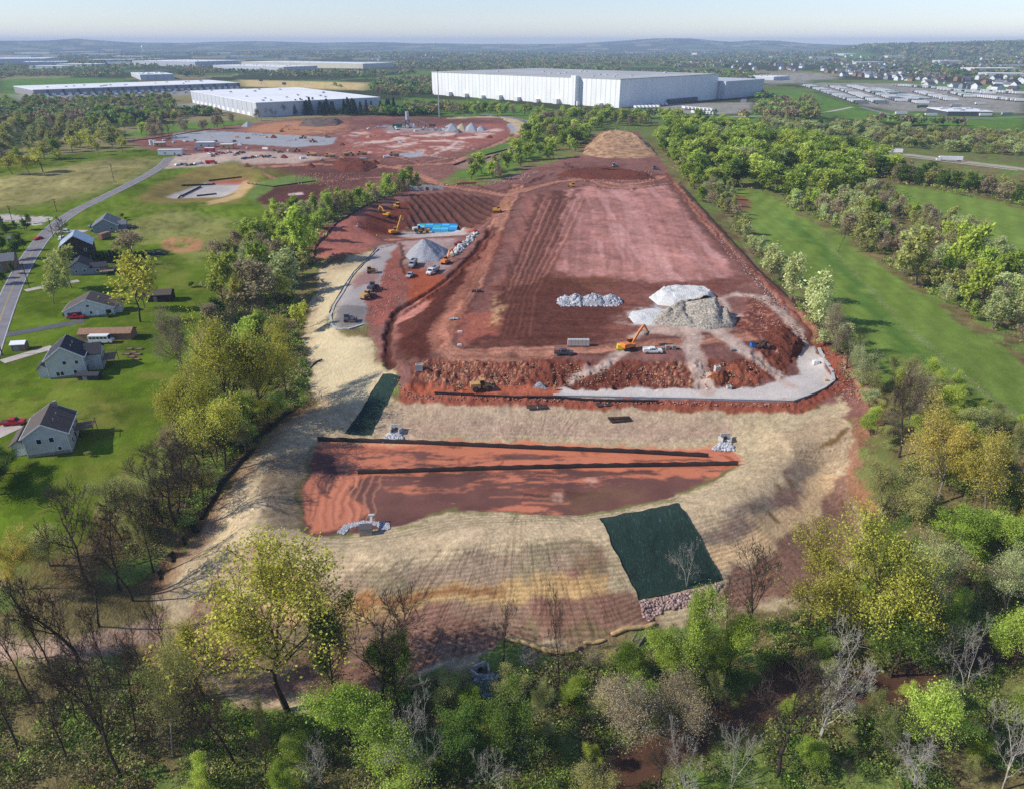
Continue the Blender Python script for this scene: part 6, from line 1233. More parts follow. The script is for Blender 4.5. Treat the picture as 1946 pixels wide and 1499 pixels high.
def far_halls():
    r_ = random.Random(4)
    for i, (x, y, w) in enumerate(HALLS):
        p = W(x, y); L_ = w / ppm(p); t = thing('warehouse', 'small far-off pale commercial hall on the plain', 'warehouse', tuple(p), r_.uniform(-.2, .2), 'pale commercial halls far off on the plain'); D_ = L_ * r_.uniform(.35, .7); h = r_.uniform(7, 12)
        MB().box((0, 0, h/2 - 1), (L_, D_, h + 2)).build('wall', (PB_, MT['siding'], MT['sidingw'])[i % 3], t); MB().box((0, 0, h + .45), (L_ + 1, D_ + 1, .8)).build('roof', ROOFW if i % 3 else ROOFG, t)
far_halls()
def lots():
    base = trailer('x', (0,0,0), 0, MT['white']); kids = list(base.children); n = 0
    MTR = [MT['white']] * 7 + [MT['silver'], MT['green'], MT['grey']]
    rows = (((1534,165),(1638,199),34,'first'), ((1580,166),(1676,199),32,'second'), ((1618,166),(1712,194),28,'third'), ((1664,172),(1768,195),26,'fourth'), ((1742,176),(1808,193),20,'fifth'), ((1790,172),(1880,180),14,'sixth'), ((1842,184),(1940,194),26,'seventh'), ((1700,164),(1790,170),18,'eighth'), ((1690,180),(1752,199),20,'ninth'), ((1810,178),(1842,186),10,'tenth'), ((1850,174),(1940,180),16,'eleventh'))
    rz = dirpx((1560,178), (1640,178)) - .12
    for a, b, k, nm in rows:
        p, q = Wn([a, b])
        for i in range(k):
            if RNG.random() < .06: continue
            s = p + (q - p) * (i / (k - 1)); r = dup(base, (s[0], s[1], H(s[0], s[1])), rz + RNG.normal(0, .01), 1.2, 'white semi-trailer parked side by side in the %s row of the trailer lot' % nm, 'semi-trailers in the %s row of the trailer lot' % nm); n += 1
            m = MTR[RNG.integers(0, 10)]
            if m is not MT['white']:
                for c in r.children:
                    if c.name.startswith('cargo'): c.data = c.data.copy(); c.data.materials[0] = m
                r['label'] = '%s semi-trailer parked side by side in the %s row of the trailer lot' % ({MT['silver']: 'silver', MT['green']: 'dark green', MT['grey']: 'grey'}[m], nm); r['group'] = r['label'] + 's'
    for x, y, d, lab in ((1712,219,3,'white semi-trailer at the near corner of the trailer lot'), (1768,222,3,'white semi-trailer behind the roadside tree of the trailer lot'), (1752,206,3,'dark green semi-trailer standing alone on the trailer lot'), (1862,200,2,'white semi-trailer alone on the bare yard'), (1872,222,0,'white semi-trailer under the canopy hall end'), (1912,220,14,'blue-grey semi-trailer by the right road bend'), (1816,204,2,'grey flat semi-trailer on the bare yard')):
        r = dup(base, at(x, y), math.radians(d), None, lab); 
        if 'green' in lab or 'grey' in lab:
            for c in r.children:
                if c.name.startswith('cargo'): c.data = c.data.copy(); c.data.materials[0] = MT['green'] if 'green' in lab else MT['silver']
    for (x0, y0), (x1, y1), k, nm in (((1208,207),(1250,206),7,'first'), ((1242,202),(1264,201),4,'second'), ((1300,208),(1350,212),8,'third'), ((1318,217),(1358,219),8,'fourth'), ((462-40,196),(470,196),5,'fifth')):
        p, q = Wn([(x0, y0), (x1, y1)])
        for i in range(k):
            s = p + (q - p) * (i / (k - 1)); dup(base, (s[0], s[1], H(s[0], s[1])), math.radians(95), None, 'white semi-trailer docked in the %s cluster of the white warehouse yards' % nm, 'semi-trailers in the %s cluster of the warehouse yards' % nm)
    for i in range(18):
        s = W(90 + 22 * i, 187.5 - .86 * i); dup(base, (s[0], s[1], s[2]), math.radians(100), None, 'white semi-trailer at the dock of the long pilastered warehouse', 'semi-trailers at the long pilastered warehouse')
    for c in list(base.children): bpy.data.objects.remove(c)
    bpy.data.objects.remove(base)
lots()
def suburbs():
    protos = []
    for i in range(6):
        w = MB(); r = MB(); a, b, h = ((12,9,5.6),(14,9,3.2),(10,10,6),(13,8,5.5),(16,9,3.4),(11,8,6))[i]
        gable(w, r, -a/2, a/2, -b/2, b/2, -1, h, b * .32, 'x', .5); 
        if i % 2: gable(w, r, a/2 - 4.5, a/2 - .02, -b/2 - 3.5, -b/2 + .02, -1, h * .8, 1.6, 'y', .4)
        t = bpy.data.objects.new('suburban_house', None); 
        for nm, mb, mt in (('wall', w, ('sidingw','siding','sidingw','brown','sidingw','sidingg')[i]), ('roof', r, ('shingleg','shingle','shingled','shingle','shingleg','shingle')[i])):
            me = bpy.data.meshes.new(nm); me.from_pydata(mb.v, [], mb.f); me.materials.append(MT[mt]); o = bpy.data.objects.new(nm, me); o.parent = t
        protos.append(t)
    def fill(poly, n, lab, grp, mind=15):
        p = Wn(dens(poly, 50)); lo = p[:, :2].min(0); hi = p[:, :2].max(0); pts = []; k = 0
        while len(pts) < n and k < 6000:
            k += 1; x = RNG.uniform(lo[0], hi[0]); y = RNG.uniform(lo[1], hi[1])
            if sdf(p, np.array([x]), np.array([y]))[0] < 0 or any((x-a)**2 + (y-b)**2 < mind*mind for a, b in pts): continue
            pts.append((x, y)); dup(protos[RNG.integers(0, 6)], (x, y, H(x, y)), round(RNG.uniform(0, 4)) * PI/2 + .3 + RNG.normal(0, .1), RNG.uniform(1.15, 1.55), lab, grp, 'house')
    fill([(1560,138),(1720,132),(1800,150),(1946,150),(1946,176),(1780,168),(1740,156),(1600,146)], 110, 'small pale house in the suburb behind the trailer lot', 'houses of the suburb behind the trailer lot', 17)
    fill([(1290,125),(1440,122),(1600,118),(1760,128),(1720,136),(1560,138),(1440,134),(1300,134)], 70, 'small white house in the suburb beyond the tall warehouse', 'houses of the suburb beyond the tall warehouse', 20)
    fill([(700,108),(860,102),(850,110),(700,118)], 45, 'tiny white house on the distant ridge estate', 'houses of the distant ridge estate', 22)
    fill([(900,96),(1300,97),(1290,106),(900,108)], 34, 'tiny pale house in the distant middle country', 'houses of the distant middle country', 40)
    fill([(1780,118),(1946,110),(1946,130),(1800,136)], 26, 'pale house on the wooded right hillside', 'houses of the wooded hillside', 30)
    fill([(1300,108),(1700,106),(1760,118),(1440,122),(1300,124)], 60, 'tiny pale house in the hazy town beyond the suburb', 'houses of the hazy town beyond the suburb', 26)
suburbs()
def bits_far():
    # batch plant
    t = thing('batch_plant', 'concrete batch plant with pale silo and sloping conveyor on the rear site', 'batch plant', at(775,243), 0)
    m = MB(); m.cyl((0,0,6),(0,0,17),2.0,n=14); m.cyl((0,0,6),(0,0,3),2.0,.6,14); m.build('silo', MT['silver'], t)
    f = MB()
    for x in (-2.2, 2.2):
        for y in (-2.2, 2.2): f.box((x, y, 4), (.4, .4, 8))
    f.box((0,0,8.2),(5,5,.4)); f.build('support_frame', MT['steel'], t); MB().box((-3.8, -1, 5), (3, 3.4, 5)).build('mixer_housing', MT['grey'], t); MB().box((5, 0, 2.5), (5.5, 3.5, 4)).build('control_cabin', MT['white'], t)
    c = MB(); limb(c, ((4,11),(26,2.2)), 2.6, .9); c.build('conveyor', MT['concd'], t)
    l = MB(); 
    for x, h in ((12,7.2),(20,4.0)): l.box((x, -1, h/2), (.35, .35, h)); l.box((x, 1, h/2), (.35, .35, h))
    l.build('conveyor_legs', MT['steel'], t); MB().box((28,0,2.6),(6,4,2.8),top=1.3).build('feed_hopper', MT['steel'], t); MB().box((-12,1,2.2),(10,5,4)).build('generator', MT['green'], t)
    # light mast, water tower, billboards
    for nm, lab, cat, px, py, ty, r in (('light_mast', 'very tall grey light mast standing in front of the white warehouse', 'light mast', 835, 224, 134, .7),):
        p = W(px, py); h = top_z(p[0], p[1], ty) - p[2]; t = thing(nm, lab, cat, tuple(p)); MB().cyl((0,0,-1),(0,0,h),r,.35,10).build('mast', MT['silver'], t); MB().cyl((0,0,h-1),(0,0,h+.5),1.8,2.0,12).build('lamp_ring', MT['steel'], t)
    p = W(272,98); h = top_z(p[0], p[1], 87) - p[2]; t = thing('water_tower', 'white water tower on the distant plain', 'water tower', tuple(p)); MB().cyl((0,0,-2),(0,0,h*.6),h*.08,h*.07,10).build('stem', MT['white'], t); MB().cyl((0,0,h*.55),(0,0,h*.75),h*.08,h*.22,14).add([],[]).cyl((0,0,h*.75),(0,0,h),h*.22,h*.1,14).build('tank', MT['white'], t)
    for px, py, ty, lab in ((541,166,157,'dark billboard at the edge of the tan field'), (497,160,150,'second dark billboard on the tan field'), (1238,221,211,'small dark billboard before the white warehouse yard')):
        p = W(px, py); h = top_z(p[0], p[1], ty) - p[2]; t = thing('billboard', lab, 'billboard', tuple(p)); MB().box((0,0,h*.75),(9,.5,h*.5)).build('panel', MT['slate'], t); MB().cyl((0,0,-1),(0,0,h*.5),.35,n=8).build('post', MT['steel'], t)
    # site offices and boxes
    for px, py, sz, m, lab, rz in ((325,295,(19,4.5,4.2),'white','white site office trailer beside the crew parking',5), (392,280,(16,6,4),'silver','pale blue-grey storage container on the rear site',4), (432,283,(11,5,3.6),'tan','tan storage container on the rear site',4), (305,279,(9,5,3.4),'tan','small tan container at the rear site edge',8), (399,289,(8,4,3),'red','red storage box by the crew parking',0)):
        t = thing('site_container', lab, 'container', at(px, py), math.radians(rz)); MB().box((0,0,sz[2]/2+.3), sz).build('shell', MT[m], t); MB().box((sz[0]*.2, -sz[1]/2-.03, 1.3), (1.0,.06,2.0)).build('door', MT['grey'], t); MB().box((-sz[0]*.2, -sz[1]/2-.03, 1.9), (1.4,.06,.9)).build('window', MT['glass'], t); MB().box((0,0,sz[2]+.36),(sz[0]+.3,sz[1]+.3,.1)).build('roof', MT['trim'], t)
    t = thing('storage_tanks', 'pair of white storage tanks at the rear site edge', 'tank', at(291,276)); MB().cyl((-1.6,0,0),(-1.6,0,4.5),1.5,n=12).build('tank', MT['white'], t); MB().cyl((1.8,0,0),(1.8,0,4),1.5,n=12).build('tank', MT['white'], t); MB().box((0,0,.1),(7.5,3.6,.2)).build('base_slab', MT['conc'], t); t.name = 'storage_tank'
bits_far()
# ------------------------------------------------------------------ things lying on the site, draped over the ground
def drape(name, left, right, nu, nv, mat, off=.12, thick=.1, fold=0.0, wob=0.0, parent=None, kind=None):
    """a sheet between two pixel lines (each resampled to nv+1 points), nu cells across, following the ground"""
    def rs(line):
        p = Wn(dens(line, 12, False))[:, :2]; s = np.concatenate([[0], np.cumsum(np.linalg.norm(np.diff(p, axis=0), axis=1))]); t = np.linspace(0, s[-1], nv + 1)
        return np.stack([np.interp(t, s, p[:, 0]), np.interp(t, s, p[:, 1])], 1)
    a, b = rs(left), rs(right); u = np.linspace(0, 1, nu + 1)
    P = a[:, None] * (1 - u)[None, :, None] + b[:, None] * u[None, :, None]; x = P[..., 0].ravel(); y = P[..., 1].ravel()
    if wob: x = x + (fbm(x, y, 3.0, 2, 1) - .5) * wob; y = y + (fbm(x + 50, y, 3.0, 2, 2) - .5) * wob
    z = height(x, y) + off + fold * (fbm(x, y, 2.2, 3, 3) - .5)
    top = np.stack([x, y, z], 1); bot = top - [0, 0, thick]; n = len(top); i = np.arange(n).reshape(nv + 1, nu + 1)
    q = np.stack([i[:-1, :-1], i[:-1, 1:], i[1:, 1:], i[1:, :-1]], -1).reshape(-1, 4)
    e = np.concatenate([i[0, :], i[1:, -1], i[-1, -2::-1], i[-2:0:-1, 0]]); e2 = np.roll(e, -1); sd = np.stack([e, e2, e2 + n, e + n], -1)
    o = mesh_np(name, np.concatenate([top, bot]), np.concatenate([q, (q + n)[:, ::-1], sd]), mat, parent, smooth=False)
    if kind: o['kind'] = kind
    return o
def strip(name, line, width, mat, off=.1, kind='structure', nu=3, bank=0.0, smooth_z=0):
    """a road-like ribbon along pixels of its centre line"""
    p = Wn(dens(line, 14, False))[:, :2]; s = np.concatenate([[0], np.cumsum(np.linalg.norm(np.diff(p, axis=0), axis=1))]); n = max(3, int(s[-1] / 3)); t = np.linspace(0, s[-1], n)
    c = np.stack([np.interp(t, s, p[:, 0]), np.interp(t, s, p[:, 1])], 1)
    for _ in range(6): c[1:-1] = (c[:-2] + 2 * c[1:-1] + c[2:]) / 4
    d = np.gradient(c, axis=0); d /= np.linalg.norm(d, axis=1)[:, None]; nr = np.stack([-d[:, 1], d[:, 0]], 1)
    zc = height(c[:, 0], c[:, 1])
    for _ in range(8): zc[1:-1] = (zc[:-2] + 2 * zc[1:-1] + zc[2:]) / 4
    u = np.linspace(-.5, .5, nu + 1); P = c[:, None] + nr[:, None] * (u * width)[None, :, None]
    zt = np.maximum(height(P[..., 0].ravel(), P[..., 1].ravel()).reshape(P.shape[:2]), zc[:, None] - .1) + off
    top = np.concatenate([P, zt[..., None]], -1).reshape(-1, 3); i = np.arange(len(top)).reshape(n, nu + 1); q = np.stack([i[:-1, :-1], i[:-1, 1:], i[1:, 1:], i[1:, :-1]], -1).reshape(-1, 4)
    if np.cross((top[q[0, 1]] - top[q[0, 0]]), (top[q[0, 3]] - top[q[0, 0]]))[2] < 0: q = q[:, ::-1]
    o = mesh_np(name, top, q, mat, smooth=True)
    if kind: o['kind'] = kind
    return o, c, nr, zt.max(1)
ASPH = mat_plain('asphalt', lin(128,124,126), .9, var=.14, scale=.25); ASPHD = mat_plain('dark_asphalt', lin(92,90,94), .9, var=.14, scale=.3); PAINTW = mat_plain('road_paint', lin(216,216,210), .8, var=.1); PAINTY = mat_plain('yellow_paint', lin(196,164,70), .8, var=.1); GRAVR = mat_plain('gravel_road', lin(184,172,160), .95, var=.15, scale=.4)
def roads():
    RD = [(322,300),(312,312),(290,328),(262,343),(225,362),(185,381),(150,398),(118,418),(95,437),(72,465),(50,497),(25,545),(5,595),(-20,665),(-60,790)]
    o, c, nr, z = strip('road', RD, 7.4, ASPH, .10)
    for off, w, m, nm in ((3.35, .14, PAINTW, 'road_marking'), (-3.35, .14, PAINTW, 'road_marking'), (.14, .12, PAINTY, 'road_marking'), (-.14, .12, PAINTY, 'road_marking')):
        a = c + nr * (off - w/2); b = c + nr * (off + w/2); zz = z + .006; n = len(c)
        V = np.concatenate([np.concatenate([a, zz[:, None]], 1), np.concatenate([b, zz[:, None]], 1)]); i = np.arange(n - 1); q = np.stack([i, i + 1, i + 1 + n, i + n], -1)
        if np.cross(V[q[0, 1]] - V[q[0, 0]], V[q[0, 3]] - V[q[0, 0]])[2] < 0: q = q[:, ::-1]
        k = mesh_np(nm, V, q, m); k['kind'] = 'structure'
    for nm, ln, w, m in (('driveway', [(4,688),(40,676),(75,667),(100,660)], 4.2, GRAVR), ('driveway', [(12,637),(70,627),(120,617),(160,610)], 4.6, ASPHD), ('driveway', [(48,553),(75,546),(105,541),(150,534)], 3.6, GRAVR), ('driveway', [(-20,830),(10,818),(32,806)], 6, GRAVR), ('driveway', [(108,441),(130,438),(165,440)], 4, GRAVR),
                         ('side_street_road', [(-80,412),(0,414),(50,417),(88,419)], 9, GRAVR), ('highway_road', [(1650,283),(1700,292),(1760,299),(1830,308),(1900,316),(1960,324),(2100,345)], 13, mat_plain('worn_concrete_road', lin(172,156,138), .9, var=.12, scale=.1)), ('access_road', [(1300,226),(1420,222),(1500,220),(1580,212),(1620,204)], 7, GRAVR), ('access_road', [(880,214),(960,222),(1010,232),(1040,240)], 8, ASPH), ('access_road', [(300,222),(340,216),(400,206),(430,200)], 9, ASPH), ('access_road', [(230,222),(320,214),(380,212),(470,215)], 5, GRAVR), ('access_road', [(1636,204),(1690,218),(1780,226),(1900,225),(1990,220)], 9, ASPH), ('access_road', [(1412,196),(1416,180),(1430,165),(1500,158)], 9, ASPH)):
        strip(nm, ln, w, m, .07)
    # crash barrier of the highway
    t = thing('guard_rail', 'pale guard rail along the highway verge', 'guard rail'); o, c, nr, z = strip('x', [(1690,295),(1760,302),(1830,311),(1900,319),(1960,327)], 12, ASPH, .07); bpy.data.objects.remove(o)
    m = MB(); pts = c[::3] + nr[::3] * -6.6
    for a, b in zip(pts[:-1], pts[1:]): m.box(((a[0]+b[0])/2, (a[1]+b[1])/2, H(a[0],a[1]) + .6), (np.linalg.norm(b-a) + .05, .12, .35), rz=ang(a, b))
    m.build('rail', MT['silver'], t); m = MB()
    for a in pts: m.box((a[0], a[1], H(a[0],a[1]) + .3), (.15,.15,1.2))
    m.build('post', MT['steel'], t)
roads()
def hw_mat(name, c, rough=.6, sc=(1.2, 9, 1.2)):
    m, nt, b, out = nmat(name); tc = nt.nodes.new('ShaderNodeTexCoord'); mp = nt.nodes.new('ShaderNodeMapping'); mp.inputs['Rotation'].default_value = (0,0,-.28); mp.inputs['Scale'].default_value = sc; nt.links.new(tc.outputs['Object'], mp.inputs[0]); nz = nt.nodes.new('ShaderNodeTexNoise'); nz.inputs['Scale'].default_value = 1.0; nz.inputs['Detail'].default_value = 6; nt.links.new(mp.outputs[0], nz.inputs[0])
    cr = nt.nodes.new('ShaderNodeValToRGB'); e = cr.color_ramp.elements; e[0].position = .35; e[0].color = (*[float(v) * .6 for v in c], 1); e[1].position = .62; e[1].color = (*[float(v) * 1.2 for v in c], 1); n = e.new(.72); n.color = (*[min(1, float(v) * 2.2 + .03) for v in c], 1); nt.links.new(nz.outputs[0], cr.inputs[0]); nt.links.new(cr.outputs[0], b.inputs[0]); b.inputs['Roughness'].default_value = rough
    bp = nt.nodes.new('ShaderNodeBump'); bp.inputs['Strength'].default_value = .5; bp.inputs['Distance'].default_value = .2; nt.links.new(nz.outputs[0], bp.inputs['Height']); nt.links.new(bp.outputs[0], b.inputs['Normal']); return m
MATG = hw_mat('green_geotextile', lin(20,47,36), .95, (3.4, .30, 3)); FABR = mat_plain('black_silt_fabric', lin(30,28,29), .75, var=.3, scale=.4, dirt=lin(96,60,46), dirt_amt=.25)
def stones(name, P, size, mat, seed=1, parent=None, squash=.75):
    """many broken stones, each a small irregular lump"""
    rng = np.random.default_rng(seed); n = len(P)
    bv = np.array([(1,1,1),(1,-1,-1),(-1,1,-1),(-1,-1,1),(1.1,0,0),(-1.1,0,0),(0,1.1,0),(0,-1.1,0),(0,0,1.1),(0,0,-1.1)], float) * .55
    ic = [(0,1.0,0)]; t = (1 + 5 ** .5) / 2
    iv = np.array([(-1,t,0),(1,t,0),(-1,-t,0),(1,-t,0),(0,-1,t),(0,1,t),(0,-1,-t),(0,1,-t),(t,0,-1),(t,0,1),(-t,0,-1),(-t,0,1)]) / 1.9
    fi = np.array([(0,11,5),(0,5,1),(0,1,7),(0,7,10),(0,10,11),(1,5,9),(5,11,4),(11,10,2),(10,7,6),(7,1,8),(3,9,4),(3,4,2),(3,2,6),(3,6,8),(3,8,9),(4,9,5),(2,4,11),(6,2,10),(8,6,7),(9,8,1)])
    s = (np.asarray(size) * rng.uniform(.55, 1.4, n))[:, None, None]; V = iv[None] * rng.uniform(.7, 1.25, (n, 12, 1)) * s * rng.uniform(.7, 1.2, (n, 1, 3)) * np.array([1,1,squash]); th = rng.uniform(0, 6.28, n); c, sn = np.cos(th)[:, None], np.sin(th)[:, None]
    V = np.stack([V[..., 0] * c - V[..., 1] * sn, V[..., 0] * sn + V[..., 1] * c, V[..., 2]], -1) + P[:, None]
    F = (fi[None] + (np.arange(n) * 12)[:, None, None]).reshape(-1, 3); tone = np.repeat(rng.uniform(0, 1, n), 20)
    return mesh_np(name, V.reshape(-1, 3), F, mat, parent, attrs=(('tone', 'FACE', 'FLOAT', tone),))
def stone_mat(name, c1, c2):
    m, nt, b, out = nmat(name); a = nt.nodes.new('ShaderNodeAttribute'); a.attribute_name = 'tone'; cr = nt.nodes.new('ShaderNodeValToRGB'); cr.color_ramp.elements[0].color = (*[float(v) for v in c1], 1); cr.color_ramp.elements[1].color = (*[float(v) for v in c2], 1); nt.links.new(a.outputs['Fac'], cr.inputs[0]); nt.links.new(cr.outputs[0], b.inputs[0]); b.inputs['Roughness'].default_value = .95; return m
ST_GREY = stone_mat('grey_stone', lin(128,128,132), lin(206,206,208)); ST_PURP = stone_mat('bluish_stone', lin(120,122,136), lin(196,198,214)); ST_RED = stone_mat('red_stone', lin(112,68,56), lin(186,138,118)); ST_TAN = stone_mat('tan_rubble', lin(104,66,52), lin(178,146,114)); ST_PINK = stone_mat('pinkish_stone', lin(120,92,86), lin(186,160,152)); ST_WHITE = stone_mat('white_boulder', lin(140,140,136), lin(204,202,198))
def inpoly(px, n, seed=1):
    p = Wn(dens(px, 25)); rng = np.random.default_rng(seed); lo = p[:, :2].min(0); hi = p[:, :2].max(0); x = rng.uniform(lo[0], hi[0], n * 6); y = rng.uniform(lo[1], hi[1], n * 6); k = sdf(p, x, y) > 0; x = x[k][:n]; y = y[k][:n]; return np.stack([x, y, height(x, y)], 1)
def mound(name, label, cat, px, peak, mat, rough=.5, flat=0.0, group=None, ridge=None, seed=0, sharp=1.0):
    """a heap standing on a ground polygon; peak in metres; ridge: pixel line the crest follows"""
    poly = Wn(dens(px, 10)); c = poly[:, :2].mean(0); rg = Wn(dens(ridge, 6, False))[:, :2] if ridge is not None else c[None]
    nr, na = 22, 72; P = []; n = len(poly)
    s = np.concatenate([[0], np.cumsum(np.linalg.norm(np.diff(np.vstack([poly, poly[:1]])[:, :2], axis=0), axis=1))]); t = np.linspace(0, s[-1], na, endpoint=False); pp = np.vstack([poly, poly[:1]]); ring = np.stack([np.interp(t, s, pp[:, 0]), np.interp(t, s, pp[:, 1])], 1)
    V = []
    for k in range(nr + 1):
        f = k / nr
        q = np.array([rg[np.argmin(((rg - r) ** 2).sum(1))] for r in ring]); V.append(ring * (1 - f) + q * f)
    V = np.array(V).reshape(-1, 2); f = np.repeat(np.arange(nr + 1) / nr, na)
    hgt = peak * np.minimum(f / (1 - flat) if flat else f, 1.0) ** sharp
    nz = (fbm(V[:, 0] + seed * 13, V[:, 1], 3.5, 4, 2) - .5) * rough * 2 + (fbm(V[:, 0], V[:, 1] + seed * 7, .9, 3, 3) - .5) * rough * .8
    if sharp < 1: nz = nz - 2.2 * np.abs(fbm(V[:, 0], V[:, 1] / 2.5, 5.0, 3, 6) - .5) * 2 * np.sin(np.pi * np.clip(f, 0, 1)) * 1.5
    z = height(V[:, 0], V[:, 1]) - .35 * (f < .01) + hgt + nz * np.minimum(f * 5, 1)
    i = np.arange((nr + 1) * na).reshape(nr + 1, na); j = np.roll(i, -1, 1); q = np.stack([i[:-1], j[:-1], j[1:], i[1:]], -1).reshape(-1, 4)
    nn = np.cross(np.append(V[q[0,1]] - V[q[0,0]], 0), np.append(V[q[0,3]] - V[q[0,0]], 0))[2]
    if nn < 0: q = q[:, ::-1]
    o = mesh_np(name, np.concatenate([V, z[:, None]], 1), q, mat); return tag(o, label, cat, group)
def dirt_mat(name, rgb, var=.35, sc=1.5, bump=.8):
    m = mat_plain(name, rgb, .95, var=var, scale=sc, spec=.1); nt = m.node_tree; b = [n for n in nt.nodes if n.type == 'BSDF_PRINCIPLED'][0]; nz = nt.nodes.new('ShaderNodeTexNoise'); nz.inputs['Scale'].default_value = 2.5; nz.inputs['Detail'].default_value = 6; tc = nt.nodes.new('ShaderNodeTexCoord'); nt.links.new(tc.outputs['Object'], nz.inputs[0]); bp = nt.nodes.new('ShaderNodeBump'); bp.inputs['Strength'].default_value = bump; bp.inputs['Distance'].default_value = .5; nt.links.new(nz.outputs[0], bp.inputs['Height']); nt.links.new(bp.outputs[0], b.inputs['Normal']); return m
SAND = dirt_mat('stone_dust', lin(182,172,156), .45); PALE = dirt_mat('pale_aggregate', lin(214,212,206), .15); GRYA = dirt_mat('grey_aggregate', lin(166,166,170), .22); CLAY = dirt_mat('loose_red_clay', lin(118,66,50)); TANH = dirt_mat('tan_aggregate', lin(196,176,140))
def site():
    # mats
    o = drape('geotextile_mat', [(1140,985),(1165,1035),(1188,1090),(1213,1141)], [(1290,957),(1318,1000),(1345,1050),(1375,1106)], 44, 60, MATG, .22, .16, .5, 1.1); tag(o, 'dark green spillway mat hung down the outer straw slope', 'mat')
    o = drape('geotextile_mat', [(728,711),(705,748),(680,790),(656,824)], [(762,717),(742,752),(722,790),(702,827)], 16, 44, MATG, .2, .14, .5, 1.0); tag(o, 'dark green channel lining running down beside the red bank', 'mat')
    # baffles in the basin
    for ln, lab in (([(604,838),(800,844),(1000,853),(1200,861),(1346,869)], 'rear black fabric baffle crossing the orange mud basin'), ([(680,901),(900,894),(1100,889),(1300,886),(1402,884)], 'front black fabric baffle crossing the orange mud basin')):
        p = Wn(dens(ln, 10, False)); t = thing('silt_baffle', lab, 'baffle'); n = len(p); d = np.gradient(p[:, :2], axis=0); d /= np.linalg.norm(d, axis=1)[:, None]; nr = np.stack([-d[:, 1], d[:, 0]], 1) * .04
        zt = p[:, 2] + 1.35 + .12 * np.sin(np.arange(n) * 1.7); zb = p[:, 2] - .2
        V = np.concatenate([np.column_stack([p[:, :2] - nr, zb]), np.column_stack([p[:, :2] - nr, zt]), np.column_stack([p[:, :2] + nr, zt]), np.column_stack([p[:, :2] + nr, zb])]); i = np.arange(n - 1); F = np.concatenate([np.stack([i + a * n, i + 1 + a * n, i + 1 + b * n, i + b * n], -1) for a, b in ((0,1),(1,2),(2,3))]); mesh_np('fabric', V, F, FABR, t)
        for a in p[::4]: MB().box((a[0], a[1] + .1, a[2] + .7), (.1,.1,1.6)).build('stake', MT['wood'], t)
    # block wall round the gravel bench, and the left one
    def wall(name, lab, ln, hgt, mat, th=.7, lip=None, off=.0, bottom=None):
        p = Wn(dens(ln, 10, False)); m = MB(); t = thing(name, lab, 'retaining wall')
        for k, (a, b) in enumerate(zip(p[:-1], p[1:])):
            L_ = np.linalg.norm((b - a)[:2]); m.box(((a[0]+b[0])/2, (a[1]+b[1])/2, (a[2]+b[2])/2 + off - hgt/2 + .35), (L_ + .25, th, hgt), rz=ang(a, b))
        m.build('block_course', mat, t)
        c = MB()
        for a, b in zip(p[:-1], p[1:]): c.box(((a[0]+b[0])/2, (a[1]+b[1])/2, (a[2]+b[2])/2 + off + .40), (np.linalg.norm((b-a)[:2]) + .1, th + .1, .1), rz=ang(a, b))
        c.build('cap_course', MT['conc'], t); return t
    BLK = mat_plain('grey_blocks', lin(158,164,172), .9, var=.2, scale=2.2)
    wall('retaining_wall', 'long pale block wall holding the gravel bench before the pad', [(1052,752),(1150,754),(1300,757),(1420,760),(1506,762),(1540,750),(1566,738),(1584,724),(1582,708),(1570,688),(1556,664)], 2.0, BLK)
    wall('retaining_wall', 'curved pale block wall round the tip of the left gravel bench', [(718,474),(692,500),(668,526),(652,556),(636,580),(628,602),(630,618),(640,627),(664,626),(690,618)], 1.8, BLK)
    # black edging along the red strip, and rolls left on it
    p = Wn(dens([(826,748),(900,752),(980,756),(1052,756),(1130,762),(1250,764)], 12, False)); m = MB()
    for a, b in zip(p[:-1], p[1:]): m.box(((a[0]+b[0])/2, (a[1]+b[1])/2, (a[2]+b[2])/2 + .3), (np.linalg.norm((b-a)[:2]) + .02, .5, .55 + RNG.uniform(-.1,.15)), rz=ang(a, b))
    o = m.build('silt_fence', FABR); tag(o, 'sagging black silt fence along the top of the straw slope', 'fence')
    for ln, lab in (([(626,596),(640,570),(655,545),(672,520),(700,492),(716,474)], 'black silt fence behind the left gravel bench wall'), ([(594,505),(600,470),(640,425),(690,395),(760,362)], 'thin black silt fence behind the red pit'), ([(232,270),(280,266),(330,258),(400,246)], 'black silt fence along the rear site edge'), ([(862,315),(900,302),(985,280)], 'black baffle along the rear trench pond'), ([(904,308),(950,294),(992,284)], 'second black baffle in the rear trench pond'), ([(345,354),(405,352),(408,350)], 'black baffle at the back of the roadside pond'), ([(338,378),(382,356)], 'black baffle down the middle of the roadside pond'), ([(374,374),(412,370)], 'short black baffle at the front of the roadside pond'), ([(397,345),(460,338)], 'black baffle against the far bank of the roadside pond'), ([(470,350),(520,356),(600,345)], 'thin dark silt fence across the green bank by the pond'), ([(1296,355),(1340,404),(1440,514),(1530,596),(1600,676)], 'thin dark silt fence along the right edge of the pad')):
        p = Wn(dens(ln, 8, False)); m = MB(); hh = 1.1 if 'baffle' in lab else .8
        for a, b in zip(p[:-1], p[1:]): m.box(((a[0]+b[0])/2, (a[1]+b[1])/2, (a[2]+b[2])/2 + hh/2 - .1), (np.linalg.norm((b-a)[:2]) + .02, .12, hh), rz=ang(a, b))
        o = m.build('silt_fence', FABR); tag(o, lab, 'fence')
    # straw wattles and compost socks
    STR = mat_plain('straw_log', lin(196,164,112), .95, var=.25, scale=2); SOCK = mat_plain('mesh_sock', lin(52,44,38), .9, var=.3, scale=2)
